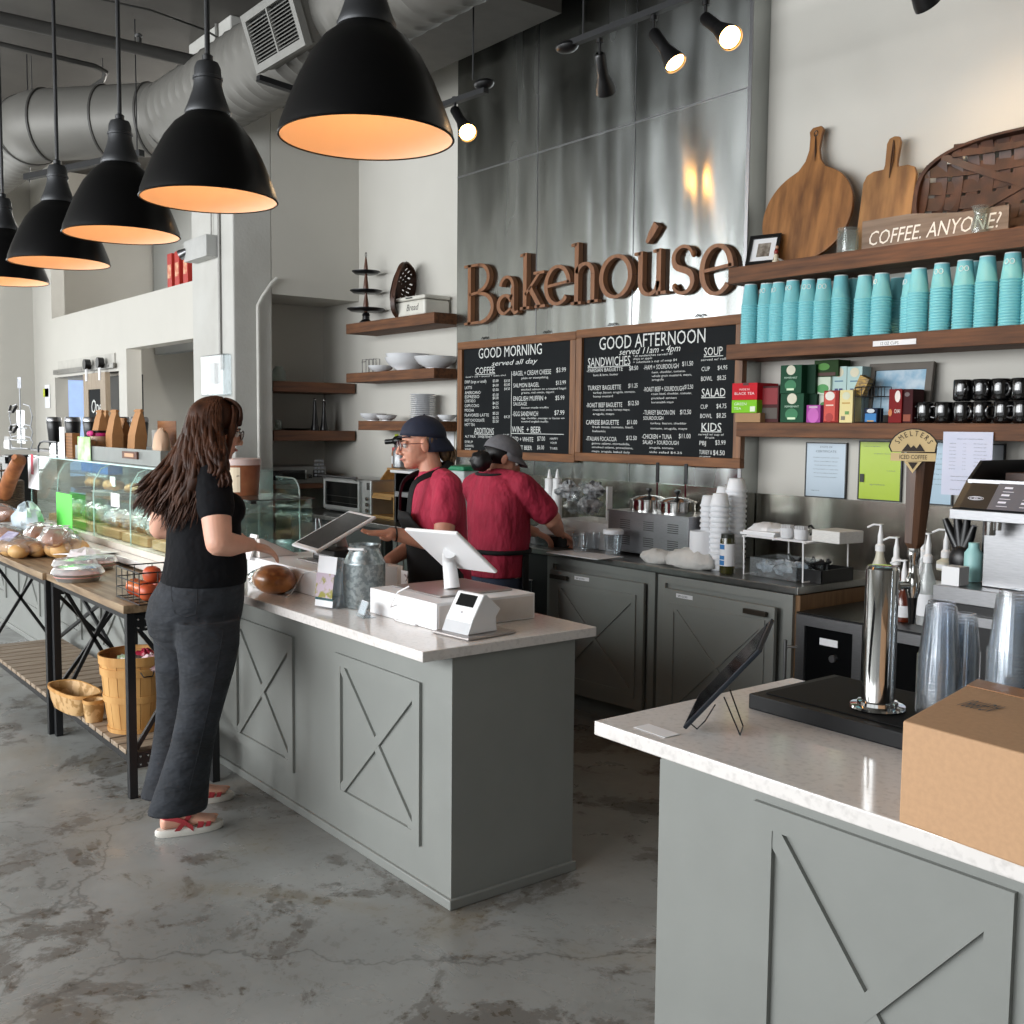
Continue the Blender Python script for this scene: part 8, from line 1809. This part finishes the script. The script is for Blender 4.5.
# t-shirt
black_cotton = mat('black_cotton', '#0c0d11', .9, var=.15, scale=9, bump=.5, bscale=7, bd=.06, spec=.2)
sh = MB(); sh.loft([cring(*t) for t in ((198, 470, .085, .062), (198, 477, .150, .085), (199, 486, .187, .103), (202, 497, .180, .125), (206, 508, .175, .150), (204, 522, .163, .137), (204, 540, .166, .140), (206, 556, .175, .150), (205, 572, .182, .158), (203, 582, .186, .160))])
for sx in (-1, 1): sh.ball(Dp(224, 508, 4.22)+Rt*sx*.075, (.07, .062, .068), 20, 14)
for S_, E_, l_ in ((SR, ER, .46), (SL, EL, .46)):
    limb(sh, [S_+(S_-E_).normalized()*.0-Rt*.0, S_.lerp(E_, .2), S_.lerp(E_, l_)], [.068, .070, .072], 18)
limb(sh, [SR-V((0, 0, .012)), SL-V((0, 0, .012))], [.066, .066], 18)
shirt = blob(sh, 'black_t_shirt', black_cotton, W, .006, 4)
# jeans
denim = mat('charcoal_denim', '#22262d', .85, col2='#15181d', scale=7, bump=.6, bscale=7, stretch=(1, 1, 2.2), lo=.3, hi=.65, bd=.05)
je = MB(); je.loft([cring(*t) for t in ((204, 573, .172, .148), (202, 582, .182, .158), (197, 598, .192, .178), (194, 615, .192, .180), (193, 632, .180, .165), (194, 646, .150, .12))])
def leg(pts):
    secs = []
    for px, py, d, a, b_ in pts: secs.append(ring(Dp(px, py, d), Rt*a, F*b_, 28, 2.1))
    je.loft(secs)
leg([(207, 620, 4.08, .100, .125), (208, 645, 4.06, .098, .118), (207, 670, 4.03, .088, .102), (204, 692, 4.0, .078, .088), (199, 715, 3.99, .073, .082), (192, 745, 3.98, .070, .080), (184, 780, 3.98, .076, .094), (178.5, 806, 3.98, .082, .108), (177, 811, 3.98, .083, .109)])
leg([(184, 622, 4.30, .095, .125), (183, 648, 4.29, .092, .112), (181, 675, 4.27, .084, .098), (179, 697, 4.25, .076, .086), (176, 722, 4.25, .072, .080), (172, 752, 4.25, .072, .080), (168, 782, 4.25, .076, .092), (166, 795, 4.25, .08, .10)])
# buttocks
for sx in (-1, 1): je.ball(Dp(180, 607, 4.17)+Rt*sx*.085+V((0, 0, 0)), (.095, .09, .11), 20, 14)
jeans = blob(je, 'flared_jeans', denim, W, .0065, 4)
st_ = MB(); 
for px0, py0, px1, py1, dd in ((172, 588, 197, 584, 3.99),): pass
pk = Dp(187, 590, 4.0)
# belt loops, back pocket outline as thin raised seams on the right seat
def on_surf(o, p, d):
    ok, loc, nn, idx = o.ray_cast(V(p)-o.matrix_world.translation if False else (V(p)-org+org), V(d)); return loc, nn, ok
def seam(pxs, name, m_, r=.0022, tgt=None):
    tgt = tgt or jeans; pts = []
    mi = tgt.matrix_parent_inverse
    for px, py in pxs:
        d = (Dp(px, py, 4.0)-CAM).normalized(); ok, loc, nn, idx = tgt.ray_cast(CAM, d)
        if ok: pts.append(loc+nn*.001)
    if len(pts) > 1: pbuild(MB().tube(pts, r, 6), name, m_, W)
dk = mat('dark_seam_thread', '#181b21', .8)
seam([(172+i*.9, 585-.6*i*.3) for i in range(0, 28, 3)]+[(197, 585), (197, 600), (196, 614), (185, 618), (175, 613), (172, 600), (171, 586)], 'back_pocket', dk, .0016)
seam([(151+3*i, 577+.02*i*i) for i in range(0, 5)]+[(170+5*i, 576-.1*i) for i in range(15)], 'waistband_seam', dk, .0016)
seam([(224, 590+8*i) if i < 4 else (224-.9*(i-4)**1.2, 590+8*i) for i in range(0, 26)], 'side_seam', dk, .0012)
# sandals
sm_ = mat('white_rubber_sole', '#dcd8cf', .6); sr_ = mat('red_strap', '#b0383f', .6, var=.05, scale=40)
def sandal(a, d, lab_):
    d = V(d).normalized(); t = V((-d.y, d.x, 0)); a = V((a[0], a[1], 0)); out = []
    for k_ in range(28):
        an = 2*PI*k_/28; x = .055+.132*math.cos(an); w_ = .043+.006*math.cos(an); out.append((x, w_*math.copysign(abs(math.sin(an))**.8, math.sin(an))))
    fm = frame(a+V((0, 0, .001)), d, t); 
    secs = [[fm @ V((.055+(p[0]-.055)*k_, p[1]*k_, z)) for p in out] for z, k_ in ((0, .95), (.008, 1.0), (.022, 1.0), (.028, .96))]
    s0 = pbuild(MB().loft(secs), lab_, sm_, W, smooth=40)
    sp_ = MB()
    for x, hh, wd in ((.085, .040, .022), (.115, .034, .018)):
        pts = [a+d*(x+.006*math.sin(u*3))+t*(.044*math.cos(u))+V((0, 0, .026+hh*.9*max(0, math.sin(u)))) for u in [PI*i/12 for i in range(13)]]
        sp_.tube(pts, wd*.5, 8, flat=.18) if False else None
        secs = [[p_+d*wd*.5, p_+d*wd*.5+V((0, 0, .004)), p_-d*wd*.5+V((0, 0, .004)), p_-d*wd*.5] for p_ in pts]; sp_.loft(secs)
    for sx in (-1, 1):
        pts = [a+d*.06+t*sx*.042+V((0, 0, .026)), a+d*.03+t*sx*.040+V((0, 0, .055)), a+d*-.01+t*sx*.036+V((0, 0, .075)), a+d*-.045+t*sx*.024+V((0, 0, .082)), a+d*-.056+V((0, 0, .083))]
        secs = [[p_+V((0, 0, .010)), p_+t*sx*.004+V((0, 0, .010)), p_+t*sx*.004-V((0, 0, .010)), p_-V((0, 0, .010))] for p_ in pts]; sp_.loft(secs)
        pts = [a+d*.0+t*sx*.042+V((0, 0, .026)), a+d*.045+t*sx*.036+V((0, 0, .070)), a+d*.05+V((0, 0, .092))]
        secs = [[p_+d*.010, p_+d*.010+V((0, 0, .004)), p_-d*.010+V((0, 0, .004)), p_-d*.010] for p_ in pts]; sp_.loft(secs)
    pbuild(sp_, 'sandal_strap', sr_, W, smooth=30)
sandal(AR, (.15, .99, 0), 'sandal_sole'); sandal(AL, (.25, .96, 0), 'sandal_sole')
# hair: a close cap plus several hundred wavy locks
hm = mat('brown_hair', '#4a3023', .5, col2='#22130d', scale=5, stretch=(6, 6, 1), lo=.3, hi=.7, spec=.15)
hair = MB(); rnd = random.Random(12)
hair.ball(hc+HR @ V((0, -.018, .032)), (.086, .102, .094), 26, 16)
hair.ball(Dp(205, 442, 4.14), (.075, .065, .09), 22, 14)
hair.loft([ring(Dp(px, py, d), Rt*a, F*b_, 20) for px, py, d, a, b_ in ((204, 430, 4.13, .06, .05), (198, 455, 4.11, .09, .055), (190, 480, 4.10, .12, .05), (180, 500, 4.10, .11, .04), (174, 512, 4.10, .06, .03))])
def lock(p0, p1, p2, p3, r0, wv, ph):
    pts = []; N_ = 20
    for i in range(N_+1):
        t = i/N_; a = p0.lerp(p1, t); b_ = p1.lerp(p2, t); c = p2.lerp(p3, t); ab = a.lerp(b_, t); bc = b_.lerp(c, t); p = ab.lerp(bc, t)
        amp = wv*min(1, t*2.2); pts.append(p+Rt*amp*math.sin(ph+t*17)+F*amp*.7*math.cos(ph*1.7+t*14))
    rs = [r0*(.7+.5*math.sin(PI*min(1, (i/N_)*1.1)))*(1 if i < N_-4 else (N_-i+.4)/4.4) for i in range(N_+1)]
    hair.tube(pts, rs, 5)
for i in range(620):
    u = rnd.random(); v = rnd.random()
    th = PI*(.02+.96*u) ; # around the back, from right temple to left temple
    el_ = .25+1.2*v
    dirv = V((math.cos(th)*math.cos(el_), -math.sin(th)*math.cos(el_)-.05, math.sin(el_)))
    p0 = hc+HR @ V((dirv.x*.088, dirv.y*.108+.0, dirv.z*.098+.028))
    s = math.cos(th)            # +1 right (near), -1 left
    jt = rnd.uniform(0, .07)
    dd = 4.0+.11*max(0, -s)-.02*max(0, s)+jt
    p1 = hc+HR @ V((s*.118, -.112*math.sin(th)-.015, -.03))+V((0, 0, -.02))
    ex = 177+s*40+rnd.uniform(-8, 8); ey = 530-24*abs(s)**1.2-(14 if s > .5 else 0)+rnd.uniform(-22, 6)
    p3 = Dp(ex, ey, dd+.02); p2 = Dp(192+s*40+rnd.uniform(-5, 5), 482+rnd.uniform(-8, 8), dd-.035)
    lock(p0, p1, p2, p3, rnd.uniform(.006, .011), rnd.uniform(.006, .016), rnd.random()*6.28)
for i in range(70):    # fringe and front sides
    u = rnd.uniform(-1, 1); p0 = hc+HR @ V((u*.05, .0, .122)); p1 = hc+HR @ V((u*.070, .060, .122)); p2 = hc+HR @ V((u*.080, .100-.02*abs(u), .075)); p3 = hc+HR @ V((u*.080+.008*rnd.uniform(-1, 1), .092-.04*abs(u), .032-.012*abs(u)))
    lock(p0, p1, p2, p3, .006, .002, rnd.random()*6)
for i in range(60):    # locks in front of the ear
    s_ = 1 if i % 2 else -1; p0 = hc+HR @ V((s_*.06, .03+.02*rnd.random(), .10)); p1 = hc+HR @ V((s_*.092, .045+.015*rnd.random(), .04)); p2 = hc+HR @ V((s_*.095, .03, -.06)); p3 = hc+HR @ V((s_*(.105+.02*rnd.random()), .02+.02*rnd.random(), -.17-.12*rnd.random()))
    lock(p0, p1, p2, p3, .008, .005, rnd.random()*6)
pbuild(hair, 'long_hair', hm, W, smooth=80)
# ---------------------------------------------------------------- the staff
redc = mat('heather_red_cotton', '#bf3250', .85, var=.10, scale=14, bump=.7, bscale=7, bd=.06, stretch=(1.6, 1.6, .8)); redd = mat('crimson_cotton', '#a82440', .85, var=.10, scale=14, bump=.7, bscale=7, bd=.06, stretch=(1.6, 1.6, .8))
apr = mat('black_apron_cloth', '#0a0b0e', .8, var=.12, scale=8, bump=.2, bscale=16); navy = mat('navy_cap_cloth', '#20263a', .8, var=.1, scale=40); greyc = mat('grey_cap_cloth', '#6d6c70', .85, var=.1, scale=40)
blue_j = mat('blue_grey_jeans', '#37425a', .8, var=.15, scale=10); shoe = mat('dark_shoe', '#1a1a1c', .6)
# cashier
dC = 4.95; oc = Dp(438, 520, dC); org1 = V((oc.x, oc.y, 0))
G1 = thing('person', 'cashier in red t-shirt, black apron, glasses and backwards navy cap behind the tablets', 'person', org1)
F1 = V((-.30, -.95, 0)).normalized(); L1 = V((.95, -.30, 0)).normalized(); R1_ = -L1
s1 = MB(); hc1 = Dp(420.5, 443, dC-.0); hf1 = V((-.36, -.92, -.10)).normalized()
q1_, H1 = head(s1, hc1, hf1, (0, 0, 1), 1.04)
limb(s1, [hc1-hf1*.03-V((0, 0, .05)), Dp(432, 474, dC), Dp(435, 488, dC)], [.055, .054, .07])
cs_ = lambda px, py, a, b_, d=dC: ring(Dp(px, py, d), L1*a, F1*b_, 30)
s1.loft([cs_(437, 484, .11, .06), cs_(438, 492, .165, .08), cs_(437, 510, .16, .105), cs_(438, 540, .145, .105), cs_(440, 580, .16, .12), cs_(441, 610, .165, .12)])
S1, E1, W1 = Dp(448, 487, 4.80), Dp(443, 544, 4.72), Dp(391, 533.5, 4.62)
S2, E2, W2 = Dp(426, 487, 5.09), Dp(418, 543, 5.08), Dp(388, 561, 4.86)
limb(s1, [S1, S1.lerp(E1, .5), E1], [.052, .050, .042]); limb(s1, [E1, E1.lerp(W1, .4), W1], [.041, .040, .027])
limb(s1, [S2, S2.lerp(E2, .5), E2], [.052, .050, .042]); limb(s1, [E2, E2.lerp(W2, .4), W2], [.041, .038, .027])
hand(s1, W1, Dp(350, 533, 4.47)-W1, (-.1, .1, -1), 1, .04, .9, .98, -1.2, curls=[.02, .05, .06, .1])
hand(s1, W2, (-.5, -.75, -.25), (0, .2, 1), 1, .3, 1, .98)
A1, A2 = org1+L1*.10+V((0, 0, .09)), org1-L1*.10+V((0, 0, .09))
for s_, A_ in ((1, A1), (-1, A2)): limb(s1, [Dp(441, 612, dC)+L1*.08*s_, V((A_.x, A_.y, .48)), A_], [.085, .055, .04])
blob(s1, 'body', skin2, G1, .0042, 3); face_parts(q1_, H1, 1.04, G1); glasses(q1_, G1, mat('maroon_glasses_frame', '#5a2030', .3), lens, .022)
t1_ = MB(); t1_.loft([cs_(434, 471, .078, .066), cs_(436, 478, .12, .08), cs_(438, 487, .17, .095), cs_(439, 497, .186, .11), cs_(438, 512, .176, .125), cs_(439, 535, .165, .125), cs_(441, 560, .172, .13), cs_(442, 590, .18, .135)])
for s_ in (-1, 1): t1_.ball(Dp(424, 513, dC)+L1*.065*s_, (.06, .06, .06), 18, 12)
limb(t1_, [S1-L1*.0, S1.lerp(E1, .25), S1.lerp(E1, .50)], [.068, .068, .070], 18); limb(t1_, [S2, S2.lerp(E2, .25), S2.lerp(E2, .60)], [.068, .066, .068], 18)
limb(t1_, [S1, Dp(437, 482, dC), S2], [.067, .075, .067], 18); blob(t1_, 'red_t_shirt', redc, G1, .006, 4)
ap = MB(); 
def front_arc(px, py, a, b_, a0, a1, n=18, d=dC, off=.012):
    c = Dp(px, py, d); return [c+L1*(a+off)*math.cos(math.radians(t))+F1*(b_+off)*math.sin(math.radians(t)) for t in [a0+(a1-a0)*i/n for i in range(n+1)]]
rows = [front_arc(433, 510, .165, .145, 62, 118), front_arc(434, 518, .172, .152, 52, 128), front_arc(436, 528, .166, .140, 38, 142), front_arc(439, 545, .170, .135, 15, 165), front_arc(441, 570, .178, .138, -20, 200), front_arc(442, 610, .19, .15, -25, 205), front_arc(443, 680, .20, .16, -25, 205), front_arc(443, 720, .205, .165, -20, 200)]
vs = [p for r_ in rows for p in r_]; n_ = len(rows[0]); ap.add(vs, [(i*n_+j, i*n_+j+1, (i+1)*n_+j+1, (i+1)*n_+j) for i in range(len(rows)-1) for j in range(n_-1)])
pbuild(ap, 'apron', apr, G1, smooth=60, solid=.008)
st = MB()
for s_ in (-1, 1):
    e_ = rows[0][0] if s_ > 0 else rows[0][-1]
    pts = [Dp(438, 465, dC)-F1*.060+V((0, 0, .015)), Dp(436, 469, dC)+L1*.088*s_-F1*.0, Dp(431, 482, dC)+L1*.098*s_+F1*.105, e_+V((0, 0, -.01))]
    pts, _ = cat(pts, [0]*4, 5); secs = []
    for i, p_ in enumerate(pts):
        t_ = (pts[min(i+1, len(pts)-1)]-pts[max(i-1, 0)]).normalized(); w_ = t_.cross((p_-Dp(436, 487, dC)).normalized()).normalized(); o_ = t_.cross(w_)
        secs.append([p_+w_*.014+o_*.002, p_-w_*.014+o_*.002, p_-w_*.014-o_*.002, p_+w_*.014-o_*.002])
    st.loft(secs)
pbuild(st, 'apron_strap', apr, G1, smooth=30)
pb_ = MB(); pb_.loft([cs_(441, 572, .165, .125), cs_(441, 600, .178, .14), cs_(441, 625, .17, .13)])
for s_, A_ in ((1, A1), (-1, A2)): limb(pb_, [Dp(441, 615, dC)+L1*.08*s_, V((A_.x, A_.y, .5)), A_-V((0, 0, .02))], [.10, .08, .07], 18)
blob(pb_, 'trousers', blue_j, G1, .009, 3)
for A_ in (A1, A2): pbuild(MB().loft([ring(V((A_.x, A_.y, 0))+F1*x+V((0, 0, z+.0)), L1*w_, V((0, 0, h)), 16) for x, z, w_, h in ((-.07, .045, .03, .042), (0, .05, .04, .048), (.09, .036, .046, .034), (.17, .026, .04, .024), (.19, .022, .02, .016))]), 'shoe', shoe, G1)
# cap worn backwards
def cap(c, R, s, m_, parent, back=True, bill_tilt=-.35, up=.0):
    def Q(x, y, z): return V(c)+R @ V((x*s, y*s, z*s))
    mb = MB(); N_ = 28; secs = []
    for i in range(9):
        t = i/8*PI/2; secs.append([Q(.084*math.cos(t)*math.cos(2*PI*k/N_)+0, .106*math.cos(t)*math.sin(2*PI*k/N_)-.012, .030+up+.095*math.sin(t)) for k in range(N_)])
    mb.loft(secs[:-1]+[[Q(.004*math.cos(2*PI*k/N_), .004*math.sin(2*PI*k/N_)-.012, .125+up) for k in range(N_)]], cap=False)
    fit(mb.build('cap_crown', m_, smooth=60, solid=.004), parent)
    sg = -1 if back else 1
    b_ = MB(); N2 = 14; rows = []
    for i in range(7):
        f = i/6; rows.append([Q(.078*math.cos(PI*k/N2)*(1-.12*f), sg*((.085*math.sin(PI*k/N2)+.01)+.060*f*math.sin(PI*k/N2)**.6)-.012, .032+up+bill_tilt*.075*f+.012*math.sin(PI*k/N2)) for k in range(N2+1)])
    b_.add([p for r_ in rows for p in r_], [(i*(N2+1)+j, i*(N2+1)+j+1, (i+1)*(N2+1)+j+1, (i+1)*(N2+1)+j) for i in range(6) for j in range(N2)])
    fit(b_.build('cap_bill', m_, smooth=60, solid=.004), parent)
    bt = MB(); bt.ball(Q(0, -.012, .127+up), .006*s, 10, 6); fit(bt.build('cap_button', m_), parent)
R0 = H1 @ Matrix.Rotation(.0, 3, 'X')
cap(hc1, R0 @ Matrix.Rotation(math.radians(8), 3, 'X'), 1.02, navy, G1, True, -.95)
hb_ = MB(); rnd = random.Random(4); hair = hb_
hb_.ball(hc1+H1 @ V((0, -.034, .018)), (.080, .080, .070), 20, 12); hb_.ball(hc1+H1 @ V((0, -.115, -.045)), (.035, .035, .055), 16, 10)
def lock2(a, b_, c, r): 
    pts, rr = cat([a, b_, c], [r, r, r*.4], 4); hb_.tube(pts, rr, 5)
for i in range(50): a = hc1+H1 @ V((rnd.uniform(-.03, .03), -.10, rnd.uniform(-.02, .02))); b_ = hc1+H1 @ V((rnd.uniform(-.035, .035), -.135-.02*rnd.random(), -.05)); c = hc1+H1 @ V((rnd.uniform(-.03, .03), -.12-.03*rnd.random(), -.10-.02*rnd.random())); lock2(a, b_, c, .006)
pbuild(hb_, 'tied_hair', mat('dark_blonde_hair', '#6d5436', .6, col2='#3a2a1a', scale=30), G1, smooth=80)
# cap strap opening at the forehead
pbuild(MB().tube([hc1+H1 @ V((.086*math.cos(a)*1.02, .103*math.sin(a)-.006, .036)) for a in [PI*(.22+.56*i/12) for i in range(13)]], .008, 8, flat=.4), 'cap_strap', navy, G1)
pbuild(MB().tube([W1+(E1-W1).normalized()*.02+V((0, 0, 0))+(L1*.031*math.cos(a)+V((0, 0, .031))*math.sin(a)) for a in [2*PI*i/16 for i in range(17)]], .004, 6), 'wrist_band', M['blackp'], G1)
# second worker, back to the camera
dW = 5.87; ow = Dp(497, 560, dW); org2 = V((ow.x, ow.y, 0))
G2 = thing('person', 'worker in red t-shirt and grey cap with black hair bun, back turned, preparing food', 'person', org2)
F2 = V((.18, .98, 0)).normalized(); R2 = V((.98, -.18, 0)).normalized()
s2 = MB(); hc2 = Dp(503, 459, dW+.05); hf2 = V((.45, .85, -.35)).normalized()
q2, H2 = head(s2, hc2, hf2, (0, .3, 1), 1.0)
limb(s2, [hc2-hf2*.03-V((0, 0, .04)), Dp(495, 477, dW+.02), Dp(495, 488, dW)], [.055, .058, .075])
c2_ = lambda px, py, a, b_, d=dW: ring(Dp(px, py, d), R2*a, F2*b_, 30)
s2.loft([c2_(496, 482, .12, .06), c2_(497, 490, .18, .08), c2_(499, 515, .19, .12), c2_(499, 545, .17, .13), c2_(495, 585, .18, .14), c2_(495, 610, .18, .14)])
S3, E3, W3 = Dp(522, 487, 5.74), Dp(552, 519, 5.78), Dp(559, 532, 6.02)
S4, E4, W4 = Dp(475, 487, 6.02), Dp(488, 520, 6.25), Dp(535, 532, 6.2)
limb(s2, [S3, S3.lerp(E3, .5), E3], [.06, .058, .050]); limb(s2, [E3, E3.lerp(W3, .4), W3], [.050, .044, .03]); limb(s2, [S4, S4.lerp(E4, .5), E4], [.06, .056, .047]); limb(s2, [E4, E4.lerp(W4, .4), W4], [.046, .042, .03])
hand(s2, W3, (.0, .75, -.35), (.3, .2, 1), -1, .4, 1, 1); hand(s2, W4, (.6, .4, -.3), (0, 0, 1), -1, .4, 1, 1)
B1, B2 = org2+R2*.11+V((0, 0, .09)), org2-R2*.11+V((0, 0, .09))
for s_, A_ in ((1, B1), (-1, B2)): limb(s2, [Dp(495, 612, dW)+R2*.09*s_, V((A_.x, A_.y, .48)), A_], [.09, .06, .042])
blob(s2, 'body', skin2, G2, .0048, 3); face_parts(q2, H2, 1.0, G2)
t2_ = MB(); t2_.loft([c2_(495, 472, .095, .08), c2_(496, 480, .18, .10), c2_(496, 494, .225, .13), c2_(498, 512, .22, .155), c2_(499, 535, .205, .160), c2_(497, 555, .195, .155), c2_(495, 574, .195, .158)])
limb(t2_, [S3, S3.lerp(E3, .3), S3.lerp(E3, .74)], [.076, .080, .078], 18); limb(t2_, [S4, S4.lerp(E4, .3), S4.lerp(E4, .7)], [.076, .076, .076], 18)
limb(t2_, [S3, Dp(497, 484, dW), S4], [.078, .09, .078], 18); blob(t2_, 'red_t_shirt', redd, G2, .0065, 4)
p2 = MB(); p2.loft([c2_(495, 560, .17, .135), c2_(495, 580, .185, .15), c2_(495, 612, .182, .15)])
for s_, A_ in ((1, B1), (-1, B2)): limb(p2, [Dp(495, 606, dW)+R2*.09*s_, V((A_.x, A_.y, .5)), A_-V((0, 0, .02))], [.108, .085, .075], 18)
blob(p2, 'trousers', blue_j, G2, .009, 3)
for A_ in (B1, B2): pbuild(MB().loft([ring(V((A_.x, A_.y, 0))+F2*x+V((0, 0, z)), R2*w_, V((0, 0, h)), 16) for x, z, w_, h in ((-.07, .045, .03, .042), (0, .05, .04, .048), (.09, .036, .046, .034), (.17, .026, .04, .024), (.19, .022, .02, .016))]), 'shoe', shoe, G2)
tie = MB(); pts = ring(Dp(498, 549, dW), R2*.206, F2*.168, 40)
for i in range(40): pass
tie.loft([[p+V((0, 0, .012)) for p in pts], [c_+(p-c_)*1.012 for p in pts for c_ in [Dp(498, 549, dW)]], [p-V((0, 0, .012)) for p in pts]], cap=False); pbuild(tie, 'apron_tie', apr, G2, solid=.004)
nb = MB(); pts = ring(Dp(495, 474, dW), R2*.112, F2*.098, 30); nb.tube(pts+[pts[0]], .008, 8); pbuild(nb, 'apron_neck_strap', apr, G2)
apn = MB(); rows = []
for px, py, a, b_ in ((497, 548, .20, .165), (496, 580, .205, .17), (496, 640, .21, .175), (496, 680, .21, .175)):
    c = Dp(px, py, dW); rows.append([c+R2*a*math.cos(math.radians(t))+F2*b_*math.sin(math.radians(t)) for t in range(22, 160, 8)])
n_ = len(rows[0]); apn.add([p for r_ in rows for p in r_], [(i*n_+j, i*n_+j+1, (i+1)*n_+j+1, (i+1)*n_+j) for i in range(3) for j in range(n_-1)]); pbuild(apn, 'apron', apr, G2, smooth=60, solid=.006)
cap(hc2, H2, 1.05, greyc, G2, False, -.55)
bh_ = mat('black_hair', '#0f0d0f', .5, var=.1, scale=30)
hb2 = MB(); hb2.ball(hc2+H2 @ V((0, -.030, .018)), (.081, .085, .080), 22, 14); pbuild(hb2, 'hair', bh_, G2)
bn = crumple(7, .058, (1, 1, .95), 20, 14, .12); bo_ = bn.build('hair_bun', bh_, smooth=60); bo_.location = Dp(481, 461, dW-.08); fit(bo_, G2)
